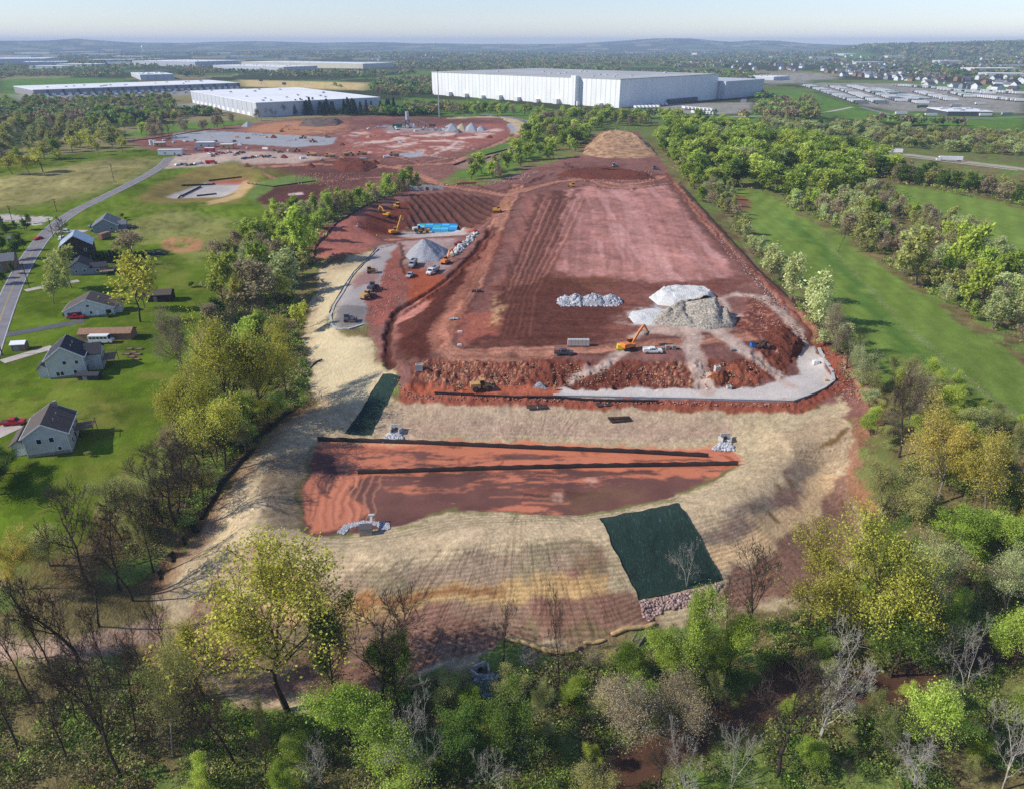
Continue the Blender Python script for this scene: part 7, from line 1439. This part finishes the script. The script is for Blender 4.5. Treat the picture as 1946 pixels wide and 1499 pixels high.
    for ln, r, m_, lab in (([(960,1212),(985,1219),(1010,1227),(1040,1238),(1065,1241),(1088,1238),(1100,1230)], .55, STR, 'curved straw wattle lying at the toe of the straw slope'), ([(1108,1222),(1130,1222),(1150,1217)], .4, STR, 'short pale straw wattle behind the small bright tree'), ([(1160,1208),(1190,1196),(1230,1192),(1245,1186)], .5, STR, 'straw wattle below the red stones'), ([(1488,1184),(1505,1190),(1520,1186),(1530,1176)], .6, STR, 'curled straw wattle under the big oaks'),
                           ([(572,760),(530,800),(490,838),(470,866),(455,880),(440,898),(425,915),(408,945),(396,962),(386,975),(383,988)], .65, SOCK, 'long dark compost sock along the left edge of the straw'), ([(370,992),(366,1000),(370,1008),(378,1011)], .5, SOCK, 'dark compost sock piece nearest the long sock'), ([(348,1020),(345,1030),(352,1036)], .5, SOCK, 'dark compost sock piece second below the long sock'), ([(330,1050),(322,1060),(328,1068)], .5, SOCK, 'dark compost sock piece third below the long sock'), ([(306,1085),(298,1094),(305,1101)], .5, SOCK, 'dark compost sock piece nearest the dirt track end'), ([(590,700),(600,690),(612,684)], .3, SOCK, 'small dark sock on the straw apron'), ([(640,1352),(700,1345),(760,1315),(810,1300),(860,1296)], .45, STR, 'straw wattle in the shade at the slope toe'), ([(240,1268),(290,1278),(330,1282)], .4, SOCK, 'dark compost sock crossing the lower left clearing')):
        p = Wn(dens(ln, 5, False)); m = MB()
        d = np.gradient(p[:, :2], axis=0); d /= np.linalg.norm(d, axis=1)[:, None] + 1e-9; n_ = len(p); tt = np.arange(10) * 2 * PI / 10; rr = r * RNG.uniform(.9, 1.08, n_); rr[0] *= .6; rr[-1] *= .6
        V = np.stack([p[:, None, 0] - d[:, None, 1] * np.cos(tt) * rr[:, None], p[:, None, 1] + d[:, None, 0] * np.cos(tt) * rr[:, None], p[:, None, 2] + r * .65 + np.sin(tt) * rr[:, None] * .85], -1).reshape(-1, 3); i_ = np.arange(n_ * 10).reshape(n_, 10); j_ = np.roll(i_, -1, 1)
        o = mesh_np('straw_wattle' if m_ is STR else 'compost_sock', V, np.stack([i_[:-1], j_[:-1], j_[1:], i_[1:]], -1).reshape(-1, 4), m_, smooth=True); tag(o, lab, 'wattle' if m_ is STR else 'sock')
    # toppled trunks
    for a, b, r, lab in (((1175,1268),(1208,1212),.32,'broken trunk leaning by the straw wattle'), ((1168,1236),(1215,1222),.25,'pale toppled log by the straw wattle'), ((1190,1262),(1232,1205),.28,'leaning grey trunk behind the broken one'), ((610,512),(640,488),.3,'grey log at the top of the straw apron'), ((604,530),(618,545),.3,'short grey log at the edge of the straw apron'), ((150,1058),(235,1045),.15,'long pale rail lying in the left thicket'), ((236,1074),(284,1057),.14,'pale rail lying in the left line')):
        p, q = Wn([a, b]); o = MB().cyl(p + [0,0,.4], q + [0,0,1.3], r, r * .7, 8).build('fallen_log', BARK); tag(o, lab, 'log')
    # outfalls and stones
    for px, rot, lab, ap, mt, sz in (((753,819), -.1, 'pale concrete headwall at the left end of the basin rear', [(742,822),(762,822),(768,840),(722,840)], ST_GREY, .42), ((1378,836), .05, 'pale concrete headwall at the right end of the basin rear', [(1372,838),(1386,838),(1396,856),(1352,855)], ST_GREY, .42), ((913,1277), .5, 'concrete outfall in the shade above the bluish stones', [(905,1284),(935,1280),(978,1298),(960,1312),(920,1326),(908,1305)], ST_PURP, .5)):
        q = at(*px); t = thing('headwall', lab, 'headwall', q, rot); m = MB(); m.box((0,.3,.9),(2.6,.35,2.2)); m.box((-1.4,-.5,.6),(.3,1.9,1.4),rz=.35); m.box((1.4,-.5,.6),(.3,1.9,1.4),rz=-.35); m.build('wall', MT['conc'], t); MB().cyl((0,.1,.75),(0,-.02,.75),.5,n=14).build('pipe_mouth', MT['black'], t)
        P = inpoly(ap, 420, 3); o = stones('riprap_rubble', P + [0,0,.15], sz, mt, 5); o['kind'] = 'stuff'
    for poly, n, sz, mt, sd in (([(1216,1142),(1290,1128),(1372,1108),(1366,1120),(1330,1148),(1260,1160),(1236,1180),(1222,1172)], 420, .38, ST_PINK, 8), ([(640,1012),(655,996),(690,989),(740,993),(742,1006),(726,1008),(716,998),(690,997),(664,1004),(654,1016)], 1500, .15, ST_GREY, 9),
                           ([(790,690),(1000,690),(1300,694),(1300,733),(1060,736),(820,740)], 800, .24, ST_TAN, 10), ([(1320,694),(1420,686),(1470,700),(1440,733),(1340,735)], 260, .24, ST_TAN, 11), ([(1410,560),(1460,570),(1520,625),(1545,665),(1510,668),(1460,645)], 420, .28, ST_RED, 12), ([(1560,650),(1600,690),(1650,770),(1600,770),(1580,740),(1595,725)], 240, .2, ST_RED, 13), ([(745,715),(775,758),(1060,764),(1500,774),(1500,768),(1060,758),(790,750)], 700, .25, ST_RED, 14), ([(700,560),(745,500),(775,560),(740,600),(700,615)], 320, .2, ST_PINK, 15), ([(1075,318),(1230,325),(1260,345),(1180,350),(1100,345)], 320, .5, ST_RED, 16), ([(1340,420),(1400,480),(1500,590),(1480,590),(1380,480)], 300, .3, ST_PINK, 17), ([(560,330),(700,330),(640,360),(560,350)], 220, .5, ST_RED, 18), ([(822,352),(900,356),(1000,330),(1040,320),(990,345),(930,352)], 200, .5, ST_PINK, 19)):
        o = stones('loose_rubble', inpoly(poly, n, sd) + [0,0,.08], sz, mt, sd); o['kind'] = 'stuff'
    # field stone line
    p = Wn(dens([(1556,436),(1612,505),(1660,560),(1720,620),(1800,690),(1870,745),(1945,802)], 6, False)); k = np.random.default_rng(4).integers(0, len(p), 520); o = stones('field_stone_rubble', p[k] + np.random.default_rng(5).normal(0, .9, (520, 3)) * [1,1,0] + [0,0,.05], .12, ST_PINK, 6); o['kind'] = 'stuff'
    # boulder windrow
    p = Wn(dens([(903,446),(890,460),(876,474),(862,486)], 3, False)); k = np.random.default_rng(2).integers(0, len(p), 240); o = stones('boulder_rubble', p[k] + np.random.default_rng(3).normal(0, .9, (240, 3)) * [1,1,0] + np.abs(np.random.default_rng(3).normal(0, .5, (240, 1))) * [0,0,1], .9, ST_WHITE, 7); o['kind'] = 'stuff'
    # heaps
    mound('gravel_pile', 'steep blue-grey gravel cone beside the boulder row', 'gravel pile', [(770,487),(778,475),(800,466),(830,466),(852,474),(848,486),(836,497),(805,500),(780,497)], 7.0, GRYA, .5, ridge=[(806,482),(809,481)], seed=1)
    mound('gravel_pile', 'broad flat-topped pale aggregate pile at the back of the pad front', 'gravel pile', [(1232,566),(1246,556),(1290,549),(1340,552),(1362,566),(1352,580),(1300,586),(1250,580)], 3.0, PALE, .9, flat=.45, ridge=[(1275,563),(1335,563)], seed=2)
    mound('gravel_pile', 'big tan stone-dust pile with a dug and gullied face', 'gravel pile', [(1238,616),(1248,600),(1290,588),(1330,582),(1370,590),(1402,612),(1396,622),(1350,628),(1290,622),(1258,618)], 6.4, SAND, 1.7, flat=.12, ridge=[(1300,602),(1340,597),(1350,601)], seed=3, sharp=.8)
    mound('gravel_pile', 'low pale spill of aggregate left of the big tan pile', 'gravel pile', [(1192,604),(1200,592),(1240,586),(1290,590),(1270,606),(1240,618),(1205,616)], 1.6, PALE, .3, ridge=[(1225,602),(1255,600)], seed=4)
    for i, (cx_, w, h) in enumerate(((1075,34,1.8),(1094,44,3.6),(1128,60,3.8),(1160,50,3.2))):
        mound('rock_pile', 'light grey rock heap, %s of the four in a row' % ('first and lowest', 'second', 'third and widest', 'last')[i], 'rock pile', [(cx_-w/2,577),(cx_-w/3,566),(cx_,561),(cx_+w/3,566),(cx_+w/2,576),(cx_+w/4,582),(cx_-w/4,582)], h * .8, GRYA, 1.0, group=None, seed=5 + i)
        q = inpoly([(cx_-w/2,577),(cx_-w/3,566),(cx_,562),(cx_+w/3,566),(cx_+w/2,576),(cx_+w/4,583),(cx_-w/4,583)], 170, 30 + i); c = W(cx_, 573); d = np.hypot((q[:, 0] - c[0]) / (w / 2 / ppm(c)), (q[:, 1] - c[1]) / 4.5); o = stones('rock_heap_rubble', q + np.column_stack([0*d, 0*d, h * .8 * np.clip(1 - d, 0, 1)]), .5, ST_GREY, 40 + i); o['kind'] = 'stuff'
    mound('spoil_mound', 'tall straw-covered spoil mound with rilled face behind the pad', 'mound', [(1106,294),(1112,280),(1135,258),(1170,250),(1205,254),(1232,272),(1252,298),(1215,302),(1150,302)], 11.0, mat_plain('rilled_straw', lin(176,144,104), .95, var=.45, scale=.22, dirt=lin(116,76,58), dirt_amt=.95), 1.8, flat=.1, ridge=[(1160,275),(1195,276)], seed=9)
    for i, (px, h, m_, lab) in enumerate((([(838,247),(846,241),(866,240),(880,244),(870,250),(850,251)], 6, GRYA, 'grey aggregate pile nearest the conveyor'), ([(862,246),(872,240),(888,241),(894,246),(884,250),(868,250)], 6, TANH, 'tan aggregate pile between grey ones'), ([(880,247),(890,240),(902,239),(914,247),(904,251),(886,251)], 7, GRYA, 'tallest grey aggregate pile of the batch plant'), ([(902,248),(914,242),(928,247),(920,250),(906,250)], 4.5, GRYA, 'last grey aggregate pile of the batch plant'), ([(860,252),(868,247),(880,252),(872,254)], 3.5, dirt_mat('dark_aggregate', lin(110,110,118)), 'small dark aggregate pile before the tan one'), ([(458,241),(466,235),(478,235),(482,239),(470,242)], 4, GRYA, 'grey gravel heap at the rear site corner'))):
        mound('gravel_pile', lab, 'gravel pile', px, h, m_, .25, seed=20 + i)
    for i, (x, y, w, h, m_, nm) in enumerate(((520,262,14,2.5,CLAY,'dark red'),(456,276,12,2.0,GRYA,'grey'),(540,300,16,2.6,CLAY,'dark red'),(700,262,10,1.8,TANH,'tan'),(650,276,12,2.0,CLAY,'dark red'),(760,272,10,1.6,GRYA,'grey'),(712,312,22,3.2,CLAY,'dark red'),(590,318,20,2.8,CLAY,'dark red'),(400,262,9,1.8,TANH,'tan'),(930,262,14,2.0,CLAY,'dark red'),(344,312,8,1.4,GRYA,'grey'),(470,317,14,2.4,CLAY,'dark red'))):
        mound('spoil_heap', 'small %s heap on the rear site, %s' % (nm, ('beyond the pale slab','between container and slab','above the dump truck line','beside the lone white pickup','at the slab end','in the middle of the open dirt','below the dump truck line','left of the dug dark mound','at the slab edge','near the far straw ring','by the road entrance','above the roadside pond')[i]), 'heap', [(x-w/2,y+1),(x-w*.3,y-w*.18),(x,y-w*.24),(x+w*.3,y-w*.18),(x+w/2,y+1),(x+w*.2,y+w*.1),(x-w*.2,y+w*.1)], h, m_, .7, seed=60+i)
    for i, (x, y, m_) in enumerate(((312,268,'white'),(330,272,'silver'),(352,270,'conc'),(371,268,'tan'),(352,262,'white'),(410,270,'wood'),(445,270,'wood'),(470,283,'silver'),(505,284,'white'),(520,287,'green'),(548,288,'silver'),(575,302,'white'),(610,305,'conc'),(690,303,'silver'),(735,300,'white'),(450,262,'orange'),(470,264,'orange'),(505,262,'tan'),(560,266,'silver'),(700,246,'white'),(745,252,'silver'),(790,250,'white'))):
        p = at(x, y); t = thing('material_stack', '%s stack of building material laid on the rear site' % {'white':'white','silver':'silver','conc':'pale','tan':'tan','wood':'timber','green':'green','orange':'orange'}[m_], 'material stack', p, RNG.uniform(0, 3), '%s material stacks on the rear site' % m_); MB().box((0,0,.8),(RNG.uniform(2.5,6),RNG.uniform(1.2,2.2),RNG.uniform(.8,1.6))).build('stack', MT[m_], t); MB().box((0,0,.1),(2.6,1.6,.2)).build('skid', MT['wood'], t)
    mound('debris_heap', 'long grey-brown heap of broken concrete on the rear site', 'debris heap', [(565,240),(580,231),(610,227),(640,227),(655,233),(640,240),(600,242)], 4.5, dirt_mat('debris', lin(132,112,100), .5, 2.5), 1.6, flat=.3, ridge=[(585,235),(635,233)], seed=31)
    mound('dirt_mound', 'dark red earth mound with dug face below the dump trucks', 'mound', [(630,318),(640,306),(665,302),(690,306),(720,318),(690,328),(650,328)], 4.0, CLAY, 1.2, flat=.3, ridge=[(650,314),(690,315)], seed=33)
    mound('dirt_mound', 'lumpy dark red berm crossing the back of the pad', 'mound', [(1055,335),(1080,322),(1150,318),(1230,330),(1248,340),(1200,343),(1120,341)], 2.4, CLAY, 1.2, flat=.3, ridge=[(1085,331),(1150,328),(1215,335)], seed=35)
    mound('dirt_mound', 'dark rubble mound by the gravel bench corner', 'mound', [(1450,640),(1470,622),(1500,625),(1530,655),(1522,672),(1500,690),(1470,665)], 3.2, CLAY, 1.4, flat=.2, ridge=[(1480,640),(1508,660)], seed=37)
    mound('dirt_mound', 'small orange-brown mound under the concrete manhole box', 'mound', [(1340,722),(1348,708),(1366,703),(1382,710),(1386,724),(1362,734)], 2.2, dirt_mat('orange_clay', lin(150,88,58)), .8, seed=39)
    mound('gravel_pile', 'small grey stone heap under the left end of the gravel bench', 'gravel pile', [(1012,738),(1020,728),(1034,730),(1040,739)], 1.5, GRYA, .4, seed=41)
    # buried tank blocks
    BL = [mat_plain('blue_chamber', lin(44,150,206), .4, var=.08), mat_plain('light_blue_chamber', lin(84,190,226), .4, var=.08), mat_plain('teal_chamber', lin(70,176,160), .4, var=.08)]
    a, b, c = W(856,446), W(800,437), W(868,432); t = thing('storage_chamber_bed', 'bright blue stormwater tank bed in the bottom of the pit', 'storage tank', tuple(W(830,438)), 0)
    P0 = np.array(t.location); k = 0
    for i in range(5):
        for j in range(3):
            if i < 2 and j == 0: continue
            k += 1; x = -9 + i * 4.6; y = -4.5 + j * 4.6 + (0 if i > 2 else 1)
            MB().box((x, y, .9 + .15 * ((i + j) % 2)), (4.4, 4.4, 1.9)).build('chamber_block', BL[(i * 2 + j) % 3 if i < 3 else (i + j) % 2], t)
    m = MB()
    for i in range(5): m.box((-9 + i * 4.6, 7.1, 1.1), (4.5, .5, 2.3))
    m.build('liner_edge', BL[0], t)
    # pallets, tank, pipes, boxes
    p, q = W(1082,657), W(1116,657)
    for i in range(6):
        s = p + (q - p) * i / 5; t = thing('block_pallet', 'shrink-wrapped pallet of pale blocks in the row behind the dark pickup', 'pallet', (s[0], s[1], H(s[0], s[1])), .02, 'wrapped block pallets behind the dark pickup'); MB().box((0,0,1.2),(1.05,1.3,1.9)).build('wrapped_blocks', MT['conc'], t); MB().box((0,0,.12),(1.1,1.3,.2)).build('pallet_base', MT['wood'], t)
    t = thing('fuel_tank', 'bright yellow fuel tank left of the orange excavator', 'tank', at(1178,664), .05); MB().box((0,0,.9),(1.9,1.5,1.5),top=.95).build('tank', mat_plain('bright_yellow', lin(226,204,40), .5, var=.06), t); MB().box((0,0,.12),(2.0,1.6,.12)).build('skid', MT['steel'], t); MB().cyl((.4,0,1.65),(.4,0,1.85),.2).build('cap', MT['black'], t)
    for x, y, lab in ((1258,663,'empty pallet nearest the white pickup'), (1268,664,'middle stack of grey pavers right of the white pickup'), (1280,664,'taller stack of grey pavers right of the white pickup'), (1392,666,'small pallet on the dirt before the pale ramp')):
        t = thing('paver_pallet', lab, 'pallet', at(x, y), .1); MB().box((0,0,.7 if 'stack' in lab else .35),(1.2,1.1,1.1 if 'stack' in lab else .35)).build('paver_stack', MT['concd'], t); MB().box((0,0,.08),(1.3,1.2,.14)).build('pallet_base', MT['wood'], t)
    t = thing('pipe_coils', 'black pipe coils lying beside a blue crate on the dirt', 'pipe coil', at(1447,661), .2); t.name = 'pipe_coil'
    for i, (x, y, tl) in enumerate(((-1.0,0,.3),(.6,.3,1.2),(1.6,-.3,1.0))):
        m = MB()
        for k in range(14):
            a0, a1 = 2*PI*k/14, 2*PI*(k+1)/14; f = lambda a_: (x + 1.0*math.cos(a_), y + 1.0*math.sin(a_)*math.cos(tl), .9 + 1.0*math.sin(a_)*math.sin(tl)); m.cyl(f(a0), f(a1), .34, n=7)
        m.build('coil', MT['black'], t)
    t = thing('crate', 'blue crate touching the black pipe coils', 'crate', at(1430,659), .1); MB().box((0,0,.7),(1.3,1.2,1.3)).build('box', mat_plain('crate_blue', lin(44,110,196), .5, var=.05), t); MB().box((0,0,1.4),(1.4,1.3,.1)).build('lid', MT['navy'], t)
    for px, sz, lab in (((1362,711),(1.6,1.4,2.6),'tall pale concrete manhole box standing on the orange mound'), ((797,704),(2.0,1.6,2.0),'pale concrete box at the left end of the pad cut'), ((1385,738),(1.4,1.2,.8),'low concrete box half buried in the pad cut')):
        t = thing('manhole_box', lab, 'concrete box', at(*px), .15); m = MB(); 
        for s in (-1, 1): m.box((s*(sz[0]/2-.1),0,sz[2]/2),(.2,sz[1],sz[2])); m.box((0,s*(sz[1]/2-.1),sz[2]/2),(sz[0]-.4,.2,sz[2]))
        m.build('shell', MT['conc'], t); MB().box((0,0,sz[2]-.25),(sz[0]-.42,sz[1]-.42,.1)).build('cover', MT['concd'], t)
    t = thing('riser_structure', 'concrete riser box with inlet arm at the front basin edge', 'riser', at(696,1014), .1); m = MB(); m.box((0,0,.9),(2.6,2.0,2.0)); m.build('box', MT['concd'], t); MB().box((0,0,1.95),(2.8,2.2,.12)).build('grate', MT['steel'], t); MB().box((.9,2.6,1.2),(.5,3.6,.5),ry=0).build('inlet_arm', MT['conc'], t); MB().box((.9,4.6,1.35),(1.3,.7,.8)).build('trash_rack', MT['conc'], t)
    for px, sz, mm, lab in (((1176,795),(6,.35,.3),'black','upper dark pipe bundle lying on the straw slope'), ((1180,800),(6,.35,.3),'black','lower dark pipe bundle lying on the straw slope'), ((1550,692),(2.0,1.4,1.2),'white','white wrapped bundle on the gravel bench corner'), ((862,607),(3.2,1.6,.6),'silver','pale pipe sections on the loop road corner'), ((874,632),(1.6,.7,.5),'white','small white bag inside the loop road'), ((873,657),(1.4,.7,.5),'white','second small white bag inside the loop road'), ((906,555),(4.0,1.6,.8),'black','dark tarpaulin heap beside the haul road'), ((1148,767),(5,2.5,.12),'black','black fabric scrap hanging at the straw top'), ((1020,770),(6,3.5,.12),'black','larger black fabric scrap hanging at the straw top'), ((1570,724),(1.0,.6,.6),'yellow','yellow barrel at the bench wall corner'), ((1054,742),(.8,.5,1.6),'yellow','yellow marker at the left end of the gravel bench'), ((680,431),(3,2,1.6),'silver','grey pipe end at the rim of the pit')):
        p = at(*px); t = thing('site_bundle' if 'pipe' not in lab else 'pipe_bundle', lab, 'bundle', p, .1); m = MB()
        if 'pipe' in lab:
            for k in range(3): m.cyl((-sz[0]/2, k*.4-.4, .25), (sz[0]/2, k*.4-.4, .25), .2, n=8)
        else: m.box((0,0,sz[2]/2), sz, top=.85); m.box((sz[0]*.1,0,sz[2]*.95), (sz[0]*.5,sz[1]*.5,sz[2]*.3), top=.7)
        m.build('bundle', MT[mm], t); MB().box((0,0,sz[2]*.5),(.08,sz[1]*1.02,sz[2]*1.02)).build('strap', MT['trim'], t)
    # bridge/culvert by the ponds
    t = thing('culvert', 'pale concrete culvert with wing walls under the rear haul road', 'culvert', at(815,362), 0); m = MB(); m.box((-8,0,1.0),(7,.6,3)); m.box((6,1,1.0),(7,.6,3)); m.box((-12,2,1.0),(.6,5,3)); m.build('wing_wall', MT['conc'], t); MB().box((-1,-.2,1.6),(7,.8,3.4)).build('headwall', MT['conc'], t); MB().cyl((-1,-.62,1.0),(-1,-.7,1.0),1.1,n=14).build('pipe_mouth', MT['black'], t)
    for ln, lab in (([(868,352),(885,351),(905,350)], 'red-orange safety fence by the culvert, rear run'), ([(800,357),(812,355)], 'short red-orange safety fence on the culvert'), ([(570,237),(582,235)], 'orange safety fence on the debris heap')):
        p = Wn(dens(ln, 5, False)); m = MB()
        for a, b in zip(p[:-1], p[1:]): m.box(((a[0]+b[0])/2,(a[1]+b[1])/2,(a[2]+b[2])/2+.7),(np.linalg.norm((b-a)[:2])+.02,.08,1.2),rz=ang(a,b))
        o = m.build('safety_fence', mat_plain('safety_orange', lin(206,78,50), .6, var=.1)); tag(o, lab, 'fence')
    # two workers on foot, in bright vests
    for px, rz, lab in ((873,742), .4, 'worker in a bright vest standing on the red strip under the pad front'), ((716,452), 2.0, 'worker in a bright vest standing at the near rim of the pit'):
        J = [(0,0,.95),(0,0,1.2),(0,0,1.45),(0,0,1.58),(0,0,1.68),(0,0,1.80),(-.11,0,.9),(-.13,.03,.5),(-.14,0,.08),(-.14,.12,.05),(.11,0,.9),(.13,-.03,.5),(.14,-.02,.08),(.14,.1,.05),(-.2,0,1.43),(-.27,.02,1.15),(-.26,.14,.92),(.2,0,1.43),(.27,.02,1.15),(.25,.16,.95)]
        E = [(0,1),(1,2),(2,3),(3,4),(4,5),(0,6),(6,7),(7,8),(8,9),(0,10),(10,11),(11,12),(12,13),(2,14),(14,15),(15,16),(2,17),(17,18),(18,19)]
        RD_ = [.15,.15,.17,.06,.10,.09,.1,.075,.05,.045,.1,.075,.05,.045,.07,.05,.045,.07,.05,.045]
        me = bpy.data.meshes.new('person'); me.from_pydata(J, E, []); o = bpy.data.objects.new('person', me); COL.objects.link(o); md = o.modifiers.new('skin', 'SKIN'); sv = me.skin_vertices[0].data if me.skin_vertices else None
        if sv is None:
            bm = bmesh.new(); bm.from_mesh(me); bm.verts.layers.skin.verify(); bm.to_mesh(me); bm.free(); sv = me.skin_vertices[0].data
        for q, r in zip(sv, RD_): q.radius = (r, r)
        sv[0].use_root = True; o.modifiers.new('subsurf', 'SUBSURF').render_levels = 1; o.location = at(*px); o.rotation_euler.z = rz; o.data.materials.append(PERS); tag(o, lab, 'person')
import bmesh
def pers_mat():
    m, nt, b, out = nmat('work_clothes'); tc = nt.nodes.new('ShaderNodeTexCoord'); sp = nt.nodes.new('ShaderNodeSeparateXYZ'); nt.links.new(tc.outputs['Object'], sp.inputs[0]); dv = nt.nodes.new('ShaderNodeMath'); dv.operation = 'DIVIDE'; dv.inputs[1].default_value = 2.0; nt.links.new(sp.outputs[2], dv.inputs[0]); cr = nt.nodes.new('ShaderNodeValToRGB'); cr.color_ramp.interpolation = 'CONSTANT'; e = cr.color_ramp.elements; e[0].color = (*lin(44,50,66).tolist(), 1); e[1].position = .48; e[1].color = (*lin(206,206,60).tolist(), 1)
    for p, c in ((.77, lin(190,140,112)), (.87, lin(232,232,228))): n = e.new(p); n.color = (*c.tolist(), 1)
    nt.links.new(dv.outputs[0], cr.inputs[0]); nt.links.new(cr.outputs[0], b.inputs[0]); b.inputs['Roughness'].default_value = .9; return m
PERS = pers_mat()
site()
# ------------------------------------------------------------------ light, sky, air, camera
SUN_EL, SUN_AZ = math.radians(36), math.radians(10)     # light travels towards +x, a little towards +y
sd_ = Vector((math.cos(SUN_AZ) * math.cos(SUN_EL), math.sin(SUN_AZ) * math.cos(SUN_EL), -math.sin(SUN_EL)))
L = bpy.data.lights.new('sun', 'SUN'); L.energy = 3.8; L.angle = math.radians(.53); L.color = (1.0, .95, .87)
lo = bpy.data.objects.new('sun', L); COL.objects.link(lo); lo.rotation_euler = sd_.to_track_quat('-Z', 'Y').to_euler(); lo.location = (-200, -50, 300)
wd = bpy.data.worlds.new('World'); SC.world = wd; wd.use_nodes = True; nt = wd.node_tree
bg = nt.nodes['Background']; sk = nt.nodes.new('ShaderNodeTexSky'); sk.sky_type = 'NISHITA'; sk.sun_disc = False
sk.sun_elevation = SUN_EL; sk.sun_rotation = math.atan2(-sd_.x, -sd_.y); sk.altitude = 200; sk.air_density = 1.0; sk.dust_density = .15; sk.ozone_density = 1.2
tn = nt.nodes.new('ShaderNodeMix'); tn.data_type = 'RGBA'; tn.blend_type = 'MULTIPLY'; tn.inputs[0].default_value = 1; tn.inputs[7].default_value = (.58, .62, .79, 1); nt.links.new(sk.outputs[0], tn.inputs[6]); tcw = nt.nodes.new('ShaderNodeTexCoord'); mpw = nt.nodes.new('ShaderNodeMapping'); mpw.inputs['Scale'].default_value = (2.2, 2.2, 34); nt.links.new(tcw.outputs['Generated'], mpw.inputs[0]); nzw = nt.nodes.new('ShaderNodeTexNoise'); nzw.inputs['Scale'].default_value = 1.6; nzw.inputs['Detail'].default_value = 5; nt.links.new(mpw.outputs[0], nzw.inputs[0])
mrw = nt.nodes.new('ShaderNodeMapRange'); mrw.inputs['From Min'].default_value = .5; mrw.inputs['From Max'].default_value = .75; mrw.inputs['To Min'].default_value = 0; mrw.inputs['To Max'].default_value = .22; nt.links.new(nzw.outputs[0], mrw.inputs['Value'])
cw = nt.nodes.new('ShaderNodeMix'); cw.data_type = 'RGBA'; cw.inputs[7].default_value = (4.2, 4.4, 4.8, 1); nt.links.new(mrw.outputs[0], cw.inputs[0]); nt.links.new(tn.outputs[2], cw.inputs[6]); nt.links.new(cw.outputs[2], bg.inputs[0]); bg.inputs[1].default_value = .15
# air
def haze_box():
    m = bpy.data.materials.new('air'); m.use_nodes = True; t = m.node_tree; t.nodes.clear()
    o = t.nodes.new('ShaderNodeOutputMaterial'); v = t.nodes.new('ShaderNodeVolumePrincipled')
    v.inputs['Color'].default_value = (.60, .76, 1.0, 1); v.inputs['Density'].default_value = HAZE; v.inputs['Anisotropy'].default_value = .0
    t.links.new(v.outputs[0], o.inputs['Volume'])
    x0, x1, y0, y1, z0, z1 = -17000, 17000, -600, 18200, float(Z.min()) - 1.0, max(110.0, float(Z.max()) + 24)
    vs = [(x, y, z) for z in (z0, z1) for y in (y0, y1) for x in (x0, x1)]
    me = bpy.data.meshes.new('haze'); me.from_pydata(vs, [], [(0,2,3,1),(4,5,7,6),(0,1,5,4),(2,6,7,3),(0,4,6,2),(1,3,7,5)]); me.materials.append(m)
    ob = bpy.data.objects.new('haze', me); COL.objects.link(ob); ob['kind'] = 'stuff'
HAZE = 9.0e-5
haze_box()
cd = bpy.data.cameras.new('camera'); co = bpy.data.objects.new('camera', cd); COL.objects.link(co); SC.camera = co
cd.sensor_fit = 'HORIZONTAL'; cd.sensor_width = 36.0; cd.lens = 36.0 * FPX / PW; cd.clip_start = 1.0; cd.clip_end = 40000
co.location = CAM; co.rotation_euler = (PI / 2 - PITCH, 0, 0)
SC.view_settings.view_transform = 'Standard'; SC.view_settings.look = 'None'; SC.view_settings.exposure = 0.45; SC.view_settings.gamma = 1.0
cy = SC.cycles; cy.volume_bounces = 0; cy.max_bounces = 5; cy.diffuse_bounces = 2; cy.glossy_bounces = 2; cy.transmission_bounces = 2; cy.transparent_max_bounces = 6
cy.use_denoising = False; cy.sample_clamp_indirect = 2.5
